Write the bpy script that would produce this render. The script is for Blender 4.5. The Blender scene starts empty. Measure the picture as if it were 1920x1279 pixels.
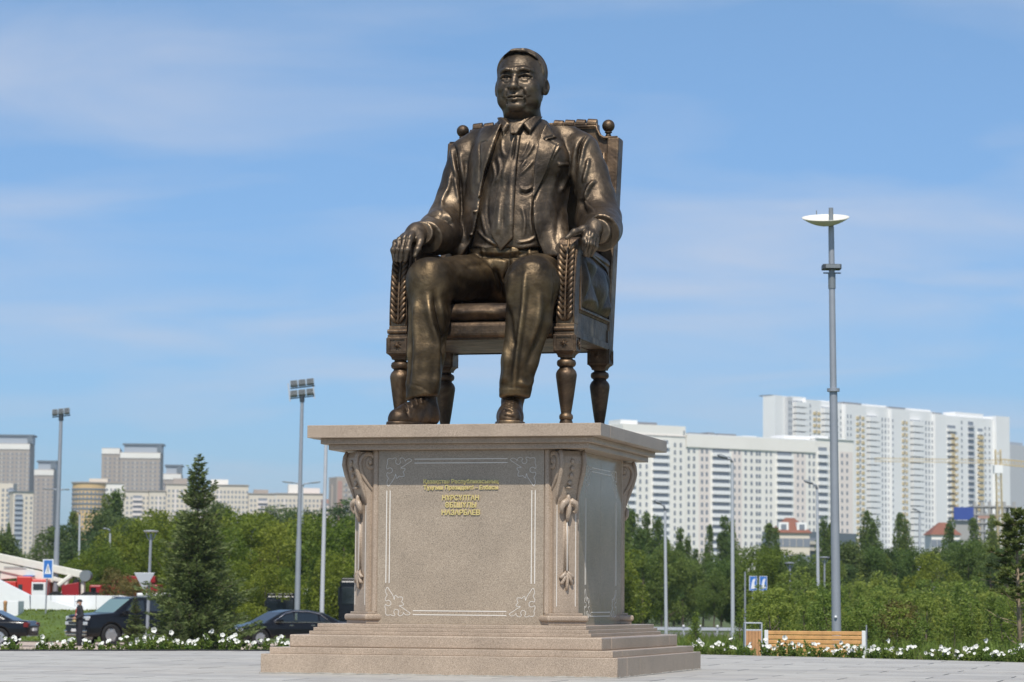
import bpy, bmesh, math, random
import numpy as np
from mathutils import Vector, Matrix, noise as mnoise
random.seed(7); rng = np.random.default_rng(7)
SC = bpy.context.scene; COL = SC.collection
# ------------------------------------------------------------------ camera
F = 5263.0; CX = 960.0; CY = 639.5; EYE = 0.85
PITCH = math.radians(5.31); ROLL = math.radians(0.45)
_f = np.array([0, math.cos(PITCH), math.sin(PITCH)]); _r = np.array([1., 0, 0]); _u = np.cross(_r, _f)
RA = math.cos(ROLL)*_r + math.sin(ROLL)*_u; UA = -math.sin(ROLL)*_r + math.cos(ROLL)*_u; FA = _f
cam_d = bpy.data.cameras.new('camera'); cam = bpy.data.objects.new('camera', cam_d); COL.objects.link(cam)
cam_d.sensor_width = 36.0; cam_d.lens = 36*F/1920; cam_d.clip_start = 0.5; cam_d.clip_end = 30000
M = Matrix(((RA[0], UA[0], -FA[0], 0), (RA[1], UA[1], -FA[1], 0), (RA[2], UA[2], -FA[2], EYE), (0, 0, 0, 1)))
cam.matrix_world = M; SC.camera = cam
cam_d.dof.use_dof = True; cam_d.dof.focus_distance = 33.5; cam_d.dof.aperture_fstop = 3.6
# ------------------------------------------------------------------ world and sun
SUN_AZ = 183.0; SUN_EL = 54.0            # compass-like: 0 = +Y, clockwise, direction towards the sun
W = bpy.data.worlds.new('World'); SC.world = W; W.use_nodes = True
nt = W.node_tree; nt.nodes.clear(); N = nt.nodes.new; LK = nt.links.new
def nd(tree, typ, **kw):
    n = tree.nodes.new(typ)
    for k, v in kw.items():
        if k in n.inputs: n.inputs[k].default_value = v
        else: setattr(n, k, v)
    return n
wo = N('ShaderNodeOutputWorld'); bg = N('ShaderNodeBackground'); bg.inputs[1].default_value = 0.105
sky = N('ShaderNodeTexSky'); sky.sky_type = 'NISHITA'; sky.sun_disc = False
sky.sun_elevation = math.radians(SUN_EL); sky.sun_rotation = math.radians(SUN_AZ)
sky.altitude = 300; sky.air_density = 1.0; sky.dust_density = 0.25; sky.ozone_density = 3.0
tc = N('ShaderNodeTexCoord'); sp = N('ShaderNodeSeparateXYZ'); LK(tc.outputs['Generated'], sp.inputs[0])
# wispy cirrus: direction projected on a high plane, stretched, warped
dv = nd(nt, 'ShaderNodeMath', operation='ADD'); LK(sp.outputs[2], dv.inputs[0]); dv.inputs[1].default_value = 0.12
dx = nd(nt, 'ShaderNodeMath', operation='DIVIDE'); LK(sp.outputs[0], dx.inputs[0]); LK(dv.outputs[0], dx.inputs[1])
dy = nd(nt, 'ShaderNodeMath', operation='DIVIDE'); LK(sp.outputs[1], dy.inputs[0]); LK(dv.outputs[0], dy.inputs[1])
cb = N('ShaderNodeCombineXYZ'); LK(dx.outputs[0], cb.inputs[0]); LK(dy.outputs[0], cb.inputs[1])
mp = N('ShaderNodeMapping'); LK(cb.outputs[0], mp.inputs[0]); mp.inputs['Rotation'].default_value = (0, 0, math.radians(14)); mp.inputs['Scale'].default_value = (1.0, 1.35, 1); mp.inputs['Location'].default_value = (0.35, 1.1, 0)
n1 = nd(nt, 'ShaderNodeTexNoise', Scale=1.5, Detail=7.0, Roughness=0.52, Distortion=0.5); LK(mp.outputs[0], n1.inputs['Vector'])
n2 = nd(nt, 'ShaderNodeTexNoise', Scale=0.55, Detail=2.0); LK(mp.outputs[0], n2.inputs['Vector'])
ml = nd(nt, 'ShaderNodeMath', operation='MULTIPLY'); LK(n1.outputs[0], ml.inputs[0]); LK(n2.outputs[0], ml.inputs[1])
cr = N('ShaderNodeMapRange'); LK(ml.outputs[0], cr.inputs[0]); cr.inputs[1].default_value = 0.19; cr.inputs[2].default_value = 0.40; cr.inputs[3].default_value = 0.0; cr.inputs[4].default_value = 0.68
mxs = N('ShaderNodeMixRGB'); mxs.inputs[2].default_value = (4.9, 5.3, 6.2, 1)
tint = N('ShaderNodeMixRGB'); tint.blend_type = 'MULTIPLY'; tint.inputs[0].default_value = 1; tint.inputs[2].default_value = (1.0, 1.0, 1.0, 1)
tr_ = N('ShaderNodeValToRGB'); LK(sp.outputs[2], tr_.inputs[0]); LK(tr_.outputs[0], tint.inputs[2])
HZ = [(0.0, (.44, .615, .88)), (.06, (.48, .655, .90)), (.13, (.575, .73, .92)), (.24, (.74, .865, .95)), (.5, (1, 1, 1))]
for i_, (p_, c_) in enumerate(HZ):
    e_ = tr_.color_ramp.elements[0] if i_ == 0 else (tr_.color_ramp.elements[-1] if i_ == len(HZ)-1 else tr_.color_ramp.elements.new(p_)); e_.position = p_; e_.color = (*c_, 1)
LK(sky.outputs[0], tint.inputs[1])
LK(cr.outputs[0], mxs.inputs[0]); LK(tint.outputs[0], mxs.inputs[1]); LK(mxs.outputs[0], bg.inputs[0]); LK(bg.outputs[0], wo.inputs[0])
sd = bpy.data.lights.new('sun', 'SUN'); sd.energy = 3.6; sd.angle = math.radians(0.53); sd.color = (1.0, 0.955, 0.88)
so = bpy.data.objects.new('sun', sd); COL.objects.link(so)
az, el = math.radians(SUN_AZ), math.radians(SUN_EL)
sdir = Vector((math.sin(az)*math.cos(el), math.cos(az)*math.cos(el), math.sin(el)))
so.rotation_euler = sdir.to_track_quat('Z', 'Y').to_euler(); so.location = (0, 0, 60)
SC.view_settings.view_transform = 'Standard'; SC.view_settings.look = 'None'; SC.view_settings.gamma = 1; SC.view_settings.exposure = 0.28
SC.view_settings.use_curve_mapping = False
SC.render.engine = 'CYCLES'; SC.cycles.max_bounces = 6; SC.cycles.transparent_max_bounces = 8; SC.cycles.use_denoising = True

# ------------------------------------------------------------------ geometry of the view: a picture point and a depth give a point
def ray(px, py): return FA + RA*(px-CX)/F - UA*(py-CY)/F
O = np.array([0, 0, EYE])
def ground(px, py, z=0.0):
    r = ray(px, py); return O + r*((z-EYE)/r[2])
def atY(px, py, Y):
    r = ray(px, py); return O + r*(Y/r[1])
def project(P):
    d = np.asarray(P, float)-O; z = d@FA
    return CX + F*(d@RA)/z, CY - F*(d@UA)/z
C0 = ground(1158, 1272); TH = math.radians(14.9)
EX = np.array([math.cos(TH), -math.sin(TH), 0]); EY = np.array([math.sin(TH), math.cos(TH), 0])
ORG = C0 - EX*2.138                       # plinth axis: x = 0 on the middle of the front edge
TOP = 2.93
def L(px, py, y):                        # picture point on the plane y (plinth frame)
    r = ray(px, py); t = (y-(O-ORG)@EY)/(r@EY); d = O+t*r-ORG
    return np.array([d@EX, d@EY, d[2]])
def toworld(P):
    P = np.asarray(P); return ORG + P[..., 0:1]*EX + P[..., 1:2]*EY + P[..., 2:3]*np.array([0, 0, 1.])

# ------------------------------------------------------------------ object helpers
def link(o, parent=None):
    COL.objects.link(o)
    if parent is not None: o.parent = parent
    return o
def ob(name, V, Fc, mat, parent=None, smooth=False, kind=None, label=None, auto=None):
    me = bpy.data.meshes.new(name); me.from_pydata([tuple(v) for v in V], [], [tuple(f) for f in Fc]); me.update()
    return obm(name, me, mat, parent, smooth, kind, label, auto)
def obm(name, me, mat, parent=None, smooth=False, kind=None, label=None, auto=None):
    mats = mat if isinstance(mat, (list, tuple)) else [mat]
    for m in mats:
        if m is not None: me.materials.append(m)
    if smooth or auto:
        me.polygons.foreach_set('use_smooth', np.ones(len(me.polygons), bool))
        if auto: me.set_sharp_from_angle(angle=math.radians(auto))
    o = bpy.data.objects.new(name, me); link(o, parent)
    if kind: o['kind'] = kind
    if label: o['label'] = label
    return o
def tag(o, label, cat, group=None):
    o['label'] = label; o['category'] = cat
    if group: o['group'] = group
    return o
def thing(name, label, cat, loc=(0, 0, 0), rz=0.0, group=None):
    o = bpy.data.objects.new(name, None); o.location = tuple(float(c) for c in loc); o.rotation_euler = (0, 0, rz); o.empty_display_size = 0.3
    COL.objects.link(o); return tag(o, label, cat, group)
def copy_tree(o, parent=None):
    c = o.copy(); COL.objects.link(c); c.parent = parent
    for ch in list(o.children): copy_tree(ch, c)
    return c
class MB:                                   # collects shapes into one mesh
    def __init__(s): s.V = []; s.F = []
    def add(s, V, Fc, m=None):
        b = len(s.V)
        for v in V:
            v = Vector([float(c) for c in v])
            if m is not None: v = m @ v
            s.V.append(tuple(v))
        s.F += [tuple(b+i for i in f) for f in Fc]; return s
    def box(s, x0, x1, y0, y1, z0, z1, m=None):
        return s.add([(x0, y0, z0), (x1, y0, z0), (x1, y1, z0), (x0, y1, z0), (x0, y0, z1), (x1, y0, z1), (x1, y1, z1), (x0, y1, z1)],
                     [(0, 3, 2, 1), (4, 5, 6, 7), (0, 1, 5, 4), (1, 2, 6, 5), (2, 3, 7, 6), (3, 0, 4, 7)], m)
    def lathe(s, prof, n=20, m=None, cap=True, sq=False):   # prof: (r, z)
        V = []; Fc = []
        for r, z in prof:
            for i in range(n):
                a = 2*math.pi*(i+.5)/n; V.append((r*math.cos(a), r*math.sin(a), z))
        k = len(prof)
        for j in range(k-1):
            for i in range(n):
                i2 = (i+1) % n; Fc.append((j*n+i, j*n+i2, (j+1)*n+i2, (j+1)*n+i))
        if cap: Fc.append(tuple(range(n))[::-1]); Fc.append(tuple((k-1)*n+i for i in range(n)))
        return s.add(V, Fc, m)
    def tube(s, pts, r, n=8, cap=True, m=None):  # pts polyline, r number or list
        pts = [Vector([float(c) for c in p]) for p in pts]; V = []; Fc = []
        R = r if hasattr(r, '__len__') else [r]*len(pts)
        up0 = None
        for i, p in enumerate(pts):
            d = (pts[min(i+1, len(pts)-1)]-pts[max(i-1, 0)])
            if d.length < 1e-9: d = Vector((0, 0, 1))
            d.normalize()
            if up0 is None: up0 = Vector((0, 0, 1)) if abs(d.z) < .9 else Vector((0, 1, 0))
            a = d.cross(up0)
            if a.length < 1e-6: a = d.orthogonal()
            a.normalize(); b = a.cross(d); b.normalize(); up0 = b
            for k in range(n):
                t = 2*math.pi*(k+.5)/n; V.append(p+a*(R[i]*math.cos(t))+b*(R[i]*math.sin(t)))
        for j in range(len(pts)-1):
            for k in range(n):
                k2 = (k+1) % n; Fc.append((j*n+k, (j+1)*n+k, (j+1)*n+k2, j*n+k2))
        if cap: Fc.append(tuple(range(n))); Fc.append(tuple((len(pts)-1)*n+k for k in range(n))[::-1])
        return s.add(V, Fc, m)
    def prism(s, poly, y0, y1, m=None):         # poly in (x, z), extruded along y
        n = len(poly); V = [(x, y0, z) for x, z in poly]+[(x, y1, z) for x, z in poly]
        Fc = [tuple(range(n)), tuple(range(2*n-1, n-1, -1))]+[(i, i+n, (i+1) % n+n, (i+1) % n) for i in range(n)]
        return s.add(V, Fc, m)
    def loft(s, rings, cap=True, m=None):       # rings of equal count
        n = len(rings[0]); V = [p for r in rings for p in r]; Fc = []
        for j in range(len(rings)-1):
            for k in range(n):
                k2 = (k+1) % n; Fc.append((j*n+k, j*n+k2, (j+1)*n+k2, (j+1)*n+k))
        if cap: Fc.append(tuple(range(n))[::-1]); Fc.append(tuple((len(rings)-1)*n+k for k in range(n)))
        return s.add(V, Fc, m)
    def ball(s, c, r, nu=14, nv=9, m=None):
        rr = r if hasattr(r, '__len__') else (r, r, r); V = []; Fc = []
        for j in range(nv+1):
            ph = math.pi*j/nv
            for i in range(nu):
                t = 2*math.pi*i/nu; V.append((c[0]+rr[0]*math.sin(ph)*math.cos(t), c[1]+rr[1]*math.sin(ph)*math.sin(t), c[2]-rr[2]*math.cos(ph)))
        for j in range(nv):
            for i in range(nu): Fc.append((j*nu+i, j*nu+(i+1) % nu, (j+1)*nu+(i+1) % nu, (j+1)*nu+i))
        return s.add(V, Fc, m)
    def build(s, name, mat, parent=None, smooth=False, bevel=0, kind=None, label=None, auto=None, seg=2):
        me = bpy.data.meshes.new(name); me.from_pydata(s.V, [], s.F); me.update()
        bm = bmesh.new(); bm.from_mesh(me)
        bmesh.ops.remove_doubles(bm, verts=bm.verts, dist=1e-5)
        bmesh.ops.recalc_face_normals(bm, faces=bm.faces)
        if bevel:
            es = [e for e in bm.edges if len(e.link_faces) == 2 and e.calc_face_angle() > math.radians(35)]
            bmesh.ops.bevel(bm, geom=es, offset=bevel, segments=seg, affect='EDGES', profile=.5, clamp_overlap=True)
        bm.to_mesh(me); bm.free()
        return obm(name, me, mat, parent, smooth, kind, label, auto)

def crom(pts, m=6):
    P = [np.array(p, float) for p in pts]
    if len(P) < 3: return np.array(P)
    P = [2*P[0]-P[1]]+P+[2*P[-1]-P[-2]]; out = []
    for i in range(1, len(P)-2):
        for t in np.linspace(0, 1, m, endpoint=False):
            a, b, c, d = P[i-1:i+3]; out.append(.5*((2*b)+(-a+c)*t+(2*a-5*b+4*c-d)*t*t+(-a+3*b-3*c+d)*t**3))
    out.append(P[-2]); return np.array(out)
# ------------------------------------------------------------------ materials
def newmat(name):
    m = bpy.data.materials.new(name); m.use_nodes = True; t = m.node_tree; b = t.nodes['Principled BSDF']; return m, t, b
def simple(name, col, rough=.6, metal=0.0, spec=.5, var=0.0, vs=3.0, bump=0.0, bs=60.0, coat=0.0):
    m, t, b = newmat(name); b.inputs['Roughness'].default_value = rough; b.inputs['Metallic'].default_value = metal
    b.inputs['Specular IOR Level'].default_value = spec; b.inputs['Base Color'].default_value = (*col, 1); b.inputs['Coat Weight'].default_value = coat
    b.inputs['Coat Roughness'].default_value = .04
    if var or bump: g = nd(t, 'ShaderNodeNewGeometry')
    if var:
        tcn = nd(t, 'ShaderNodeTexCoord')
        n = nd(t, 'ShaderNodeTexNoise', Scale=vs, Detail=6.0, Roughness=.65); t.links.new(tcn.outputs['Object'], n.inputs['Vector'])
        r = nd(t, 'ShaderNodeMapRange'); t.links.new(n.outputs[0], r.inputs[0]); r.inputs[1].default_value = .3; r.inputs[2].default_value = .7; r.inputs[3].default_value = 1-var; r.inputs[4].default_value = 1+var
        x = nd(t, 'ShaderNodeMixRGB', blend_type='MULTIPLY'); x.inputs[0].default_value = 1; x.inputs[1].default_value = (*col, 1); t.links.new(r.outputs[0], x.inputs[2]); t.links.new(x.outputs[0], b.inputs['Base Color'])
    if bump:
        tcn = nd(t, 'ShaderNodeTexCoord'); n = nd(t, 'ShaderNodeTexNoise', Scale=bs, Detail=5.0); t.links.new(tcn.outputs['Object'], n.inputs['Vector'])
        bu = nd(t, 'ShaderNodeBump', Strength=bump, Distance=.02); t.links.new(n.outputs[0], bu.inputs['Height']); t.links.new(bu.outputs[0], b.inputs['Normal'])
    return m
def granite(name, cols, rough, bump=.08, stain=.12):
    m, t, b = newmat(name); l = t.links.new; tc0 = nd(t, 'ShaderNodeTexCoord'); tcn_ = nd(t, 'ShaderNodeMapping'); tcn_.inputs['Location'].default_value = (.371, .533, .717); tcn_.inputs['Rotation'].default_value = (.4, .3, .5); l(tc0.outputs['Object'], tcn_.inputs[0])
    n = nd(t, 'ShaderNodeTexNoise', Scale=105.0, Detail=2.0, Roughness=.7); l(tcn_.outputs[0], n.inputs['Vector'])
    r = nd(t, 'ShaderNodeValToRGB'); l(n.outputs[0], r.inputs[0]); e = r.color_ramp.elements
    e[0].position = .33; e[0].color = (*cols[0], 1); e[1].position = .66; e[1].color = (*cols[3], 1)
    a = e.new(.45); a.color = (*cols[1], 1); a = e.new(.56); a.color = (*cols[2], 1)
    v = nd(t, 'ShaderNodeTexVoronoi', Scale=40.0); l(tcn_.outputs[0], v.inputs['Vector'])
    vr = nd(t, 'ShaderNodeMapRange'); l(v.outputs['Distance'], vr.inputs[0]); vr.inputs[1].default_value = .04; vr.inputs[2].default_value = .12; vr.inputs[3].default_value = .55; vr.inputs[4].default_value = 1.0
    wsp = nd(t, 'ShaderNodeTexWhiteNoise'); l(v.outputs['Position'], wsp.inputs['Vector'])
    gt = nd(t, 'ShaderNodeMath', operation='GREATER_THAN'); l(wsp.outputs['Value'], gt.inputs[0]); gt.inputs[1].default_value = .9
    mx = nd(t, 'ShaderNodeMixRGB', blend_type='MIX'); l(gt.outputs[0], mx.inputs[0]); mx.inputs[1].default_value = (1, 1, 1, 1); l(vr.outputs[0], mx.inputs[2])
    m1 = nd(t, 'ShaderNodeMixRGB', blend_type='MULTIPLY'); m1.inputs[0].default_value = 1; l(r.outputs[0], m1.inputs[1]); l(mx.outputs[0], m1.inputs[2])
    n2 = nd(t, 'ShaderNodeTexNoise', Scale=1.7, Detail=5.0, Roughness=.6); l(tcn_.outputs[0], n2.inputs['Vector'])
    r2 = nd(t, 'ShaderNodeMapRange'); l(n2.outputs[0], r2.inputs[0]); r2.inputs[1].default_value = .3; r2.inputs[2].default_value = .7; r2.inputs[3].default_value = 1-stain; r2.inputs[4].default_value = 1+stain
    m2 = nd(t, 'ShaderNodeMixRGB', blend_type='MULTIPLY'); m2.inputs[0].default_value = 1; l(m1.outputs[0], m2.inputs[1]); l(r2.outputs[0], m2.inputs[2]); l(m2.outputs[0], b.inputs['Base Color'])
    b.inputs['Roughness'].default_value = rough
    if bump:
        bu = nd(t, 'ShaderNodeBump', Strength=bump, Distance=.004); l(n.outputs[0], bu.inputs['Height']); l(bu.outputs[0], b.inputs['Normal'])
    return m
def bronze(name, dark, mid, gold, rough=(.24, .46), scale=2.2):
    m, t, b = newmat(name); l = t.links.new; tcn = nd(t, 'ShaderNodeTexCoord')
    n = nd(t, 'ShaderNodeTexNoise', Scale=scale, Detail=9.0, Roughness=.68, Distortion=.6); l(tcn.outputs['Object'], n.inputs['Vector'])
    r = nd(t, 'ShaderNodeValToRGB'); l(n.outputs[0], r.inputs[0]); e = r.color_ramp.elements
    e[0].position = .36; e[0].color = (*dark, 1); e[1].position = .70; e[1].color = (*gold, 1); a = e.new(.52); a.color = (*mid, 1)
    g = nd(t, 'ShaderNodeNewGeometry')      # colour by pointiness: convex edges brighter, crevices darker
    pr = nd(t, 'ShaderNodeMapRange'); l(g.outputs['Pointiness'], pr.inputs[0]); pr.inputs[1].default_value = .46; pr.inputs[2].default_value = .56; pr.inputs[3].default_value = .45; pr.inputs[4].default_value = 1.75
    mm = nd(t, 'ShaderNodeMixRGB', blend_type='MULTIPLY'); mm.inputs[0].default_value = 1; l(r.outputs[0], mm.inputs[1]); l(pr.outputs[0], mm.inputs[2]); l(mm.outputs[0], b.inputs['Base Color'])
    b.inputs['Metallic'].default_value = .82
    n3 = nd(t, 'ShaderNodeTexNoise', Scale=5.0, Detail=6.0, Roughness=.7); l(tcn.outputs['Object'], n3.inputs['Vector'])
    rr = nd(t, 'ShaderNodeMapRange'); l(n3.outputs[0], rr.inputs[0]); rr.inputs[1].default_value = .3; rr.inputs[2].default_value = .7; rr.inputs[3].default_value = rough[0]+.08; rr.inputs[4].default_value = rough[1]+.06; l(rr.outputs[0], b.inputs['Roughness'])
    n4 = nd(t, 'ShaderNodeTexNoise', Scale=14.0, Detail=6.0, Roughness=.6); l(tcn.outputs['Object'], n4.inputs['Vector'])
    n5 = nd(t, 'ShaderNodeTexNoise', Scale=45.0, Detail=4.0, Roughness=.6); l(tcn.outputs['Object'], n5.inputs['Vector']); sm = nd(t, 'ShaderNodeMath', operation='MULTIPLY_ADD'); l(n5.outputs[0], sm.inputs[0]); sm.inputs[1].default_value = .30; l(n4.outputs[0], sm.inputs[2])
    bu = nd(t, 'ShaderNodeBump', Strength=.26, Distance=.03); l(sm.outputs[0], bu.inputs['Height'])
    l(bu.outputs[0], b.inputs['Normal'])
    return m
M_GR = granite('pink_granite', [(.220, .166, .119), (.350, .270, .198), (.430, .334, .246), (.52, .418, .320)], .4)
M_GP = granite('polished_granite', [(.187, .147, .108), (.300, .239, .176), (.375, .303, .225), (.46, .379, .291)], .15, bump=0)
M_INC = simple('white_inlay', (.75, .72, .66), .7)
M_GOLD = simple('gilded_metal', (.88, .70, .28), .38, .55)
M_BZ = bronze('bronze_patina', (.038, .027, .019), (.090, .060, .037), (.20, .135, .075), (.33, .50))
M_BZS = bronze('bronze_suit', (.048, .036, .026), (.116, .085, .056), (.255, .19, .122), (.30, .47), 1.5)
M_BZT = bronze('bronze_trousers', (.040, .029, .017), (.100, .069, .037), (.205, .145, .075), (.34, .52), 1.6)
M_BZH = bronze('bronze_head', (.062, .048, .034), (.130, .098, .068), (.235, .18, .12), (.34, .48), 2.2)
M_HOLE = simple('dark_joint', (.03, .028, .026), .9)
# ================================================================== the plinth
YC = 2.45
pl = thing('plinth', 'pink granite plinth with stepped base and gold lettering under the seated statue', 'plinth', ORG, -TH)
def course(name, hw, y0, z0, z1, mat, bevel=.006, parent=pl, **k):
    return MB().box(-hw, hw, y0, 2*YC-y0, z0, z1).build(name, mat, parent, bevel=bevel, **k)
def slabs(name, hw, y0, z0, z1, cuts, scuts, mat, bevel=.006):     # a course of separate stone blocks with hairline joints
    g = .0015; y1 = 2*YC-y0; d = .5
    xs = [-hw]+cuts+[hw]
    for yy0, yy1 in ((y0, y0+d), (y1-d, y1)):
        for a, b in zip(xs[:-1], xs[1:]): MB().box(a+g, b-g, yy0, yy1, z0, z1).build(name, mat, pl, bevel=bevel)
    ys = [y0+d]+scuts+[y1-d]
    for xx0, xx1 in ((-hw, -hw+d), (hw-d, hw)):
        for a, b in zip(ys[:-1], ys[1:]): MB().box(xx0, xx1, a+g, b-g, z0, z1).build(name, mat, pl, bevel=bevel)
course('core', 1.0, 1.2, .0, 2.6, M_HOLE)
slabs('base_block', 2.138, 0.0, 0, .226, [], [1.2], M_GR, .008)
slabs('base_moulding', 2.062, .090, .226, .302, [], [], M_GR, .006)
slabs('step_block', 1.888, .290, .302, .450, [], [], M_GR, .016)
course('step_moulding', 1.712, .490, .450, .492, M_GR)
course('step_moulding', 1.674, .528, .492, .535, M_GR)
course('step_moulding', 1.636, .566, .535, .580, M_GR)
course('cornice_moulding', 1.600, .780, 2.645, 2.712, M_GR)
course('cornice_moulding', 1.672, .692, 2.712, 2.780, M_GR)
slabs('top_slab', 1.800, .566, 2.780, 2.930, [], [], M_GR, .006)
course('slab_infill', 1.29, 1.07, 2.780, 2.929, M_GR)
FP = .960; HW = 1.023; SX = 1.370       # front panel plane, its half width, side panel plane
Zb, Zt = .580, 2.645
def plate(name, p0, p1, th, z0, z1, mat, parent=pl):   # vertical slab between plan points, outer face on p0-p1
    p0 = Vector((*p0, 0)); p1 = Vector((*p1, 0)); d = (p1-p0).normalized(); n = Vector((d.y, -d.x, 0))
    m = MB(); V = []
    for z in (z0, z1):
        for p in (p0, p1, p1-n*th, p0-n*th): V.append((p.x, p.y, z))
    m.add(V, [(0, 3, 2, 1), (4, 5, 6, 7), (0, 1, 5, 4), (1, 2, 6, 5), (2, 3, 7, 6), (3, 0, 4, 7)])
    return m.build(name, mat, parent, bevel=.004)
yb = 2*YC-FP; s1 = FP+(SX-HW)
plate('front_panel', (-HW, FP), (HW, FP), .2, Zb, Zt, M_GP)
plate('rear_panel', (HW, yb), (-HW, yb), .2, Zb, Zt, M_GP)
ym = YC-.02
plate('side_panel', (SX, s1), (SX, ym-.002), .2, Zb, Zt, M_GP); plate('side_panel', (SX, ym+.002), (SX, 2*YC-s1), .2, Zb, Zt, M_GP)
plate('side_panel', (-SX, ym-.002), (-SX, s1), .2, Zb, Zt, M_GP); plate('side_panel', (-SX, 2*YC-s1), (-SX, ym+.002), .2, Zb, Zt, M_GP)
# ---- corner brackets, one design in its own frame: x along the chamfer, -y outwards
def bracket():
    r = bpy.data.objects.new('corner_bracket', None); link(r, pl)
    # shaft: wide back pilaster and narrow front one, tapering
    m = MB(); zb, zt = .72, 2.643
    def ring(z, w, d): return [(-w, .25, z), (w, .25, z), (w, -d, z), (w-.03, -d-.03, z), (-w+.03, -d-.03, z), (-w, -d, z)]
    m.loft([ring(zb, .275, .02), ring(zt, .275, .02)]); m.build('shaft', M_GR, r, bevel=.006)
    m = MB()
    def r2(z, w, d): return [(-w, .0, z), (w, .0, z), (w, -d, z), (-w, -d, z)]
    m.loft([r2(zb, .185, .12), r2(2.0, .185, .12), r2(2.1, .185, .14), r2(2.22, .185, .18), r2(2.35, .185, .235), r2(2.48, .185, .27), r2(2.56, .185, .265), r2(2.63, .185, .23)])
    m.build('console', M_GR, r, bevel=.008)
    m = MB(); m.box(-.30, .30, -.17, .25, .582, .62).box(-.27, .27, -.13, .25, .695, .722); m.build('pilaster_base', M_GR, r, bevel=.006)
    m = MB(); m.box(-.33, .33, -.20, .25, .62, .695); m.build('base_torus', M_GR, r, bevel=.03, seg=4)
    # volutes: scroll strips at both sides
    for s in (-1, 1):
        path_ = crom([(-.005, 2.145), (-.07, 2.20), (-.15, 2.29), (-.205, 2.37), (-.238, 2.48), (-.215, 2.555), (-.15, 2.60), (-.07, 2.595), (-.015, 2.54), (-.02, 2.475), (-.07, 2.44), (-.125, 2.465), (-.135, 2.515), (-.10, 2.55), (-.065, 2.525), (-.08, 2.50)], 4)
        nn_ = len(path_); rr = [.012+.018*min(1, k/10) if k < nn_*.7 else .030-.010*(k-nn_*.7)/(nn_*.3) for k in range(nn_)]
        vm = MB().tube([(s*.190, p[0], p[1]) for p in path_], rr, 10); vm.build('volute', M_GR, r, smooth=True)
        MB().ball((s*.192, -.088, 2.508), (.034, .036, .036)).build('volute_eye', M_GR, r, smooth=True)
        cheek = [(.02, 2.12), (-.06, 2.18), (-.14, 2.28), (-.20, 2.37), (-.23, 2.48), (-.205, 2.55), (-.15, 2.60), (-.07, 2.61), (.02, 2.61)]
        cm_ = MB(); nck = len(cheek); V_ = [(s*.165, y, z) for y, z in cheek]+[(s*.192, y, z) for y, z in cheek]
        cm_.add(V_, [tuple(range(nck)), tuple(range(nck, 2*nck))[::-1]]+[(k, (k+1) % nck, (k+1) % nck+nck, k+nck) for k in range(nck)]); cm_.build('cheek', M_GR, r, bevel=.006)
        # outer S-shaped rib along the console edge
        rib = [(s*.165, -.125, 2.02), (s*.17, -.15, 2.12), (s*.175, -.20, 2.24), (s*.178, -.26, 2.37), (s*.18, -.295, 2.48), (s*.18, -.285, 2.57), (s*.18, -.25, 2.63)]
        MB().tube(rib, [.012, .022, .03, .034, .034, .032, .028], 8).build('rib', M_GR, r, smooth=True)
        # inlaid lines
        MB().box(s*.150-.0045, s*.150+.0045, -.1235, -.117, .80, 1.99).build('inlay_line', M_INC, r)
    # beads
    for k in range(4):
        z = 2.50-k*.082; y = -.275 if k < 2 else (-.25 if k == 2 else -.205)
        MB().ball((0, y, z), (.034, .022, .034)).build('bead', M_GR, r, smooth=True)
    MB().box(-.05, .05, -.235, -.12, 2.19, 2.205).build('bead_sill', M_GR, r, bevel=.003)
    # flower with two curled leaves and a hanging stem, ending in a palmette
    m = MB(); m.ball((0, -.17, 2.06), (.032, .034, .06), 12, 8)
    for s in (-1, 1):
        m.tube([(0, -.17, 2.02), (s*.045, -.20, 2.035), (s*.095, -.205, 2.01), (s*.12, -.19, 1.95), (s*.10, -.17, 1.905), (s*.075, -.165, 1.92)], [.03, .04, .042, .034, .022, .012], 10)
    m.tube([(0, -.18, 2.03), (0, -.185, 1.95), (0, -.165, 1.86), (0, -.14, 1.8)], [.03, .042, .034, .02], 10)
    m.build('blossom', M_GR, r, smooth=True)
    MB().tube([(0, -.128, 1.82), (0, -.128, 1.20)], .020, 8).tube([(-.034, -.118, 1.80), (-.034, -.118, 1.20)], .01, 6).tube([(.034, -.118, 1.80), (.034, -.118, 1.20)], .01, 6).build('stem', M_GR, r, smooth=True)
    MB().box(-.0045, .0045, -.1495, -.144, 1.22, 1.80).build('inlay_line', M_INC, r)
    m = MB()
    for a, ln in ((-62, .13), (-34, .17), (0, .21), (34, .17), (62, .13)):
        ra = math.radians(a); tx, tz = math.sin(ra), -math.cos(ra)
        m.tube([(0, -.12, 1.22), (tx*ln*.4, -.155, 1.2+tz*ln*.4), (tx*ln*.8, -.15, 1.19+tz*ln*.8), (tx*ln*1.0, -.125, 1.20+tz*ln)], [.012, .026, .024, .008], 8)
    m.build('palmette', M_GR, r, smooth=True)
    return r
br = bracket(); first = True
for sx, sy, ang in ((1, 0, 45), (-1, 0, -45), (1, 1, 135), (-1, 1, -135)):
    b = br if first else copy_tree(br, pl); first = False
    mx = (HW+SX)/2*sx; my = (FP+s1)/2 if sy == 0 else 2*YC-(FP+s1)/2
    b.location = (mx, my, 0); b.rotation_euler = (0, 0, math.radians(ang)); b.scale = (.86, .88, 1)
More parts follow.
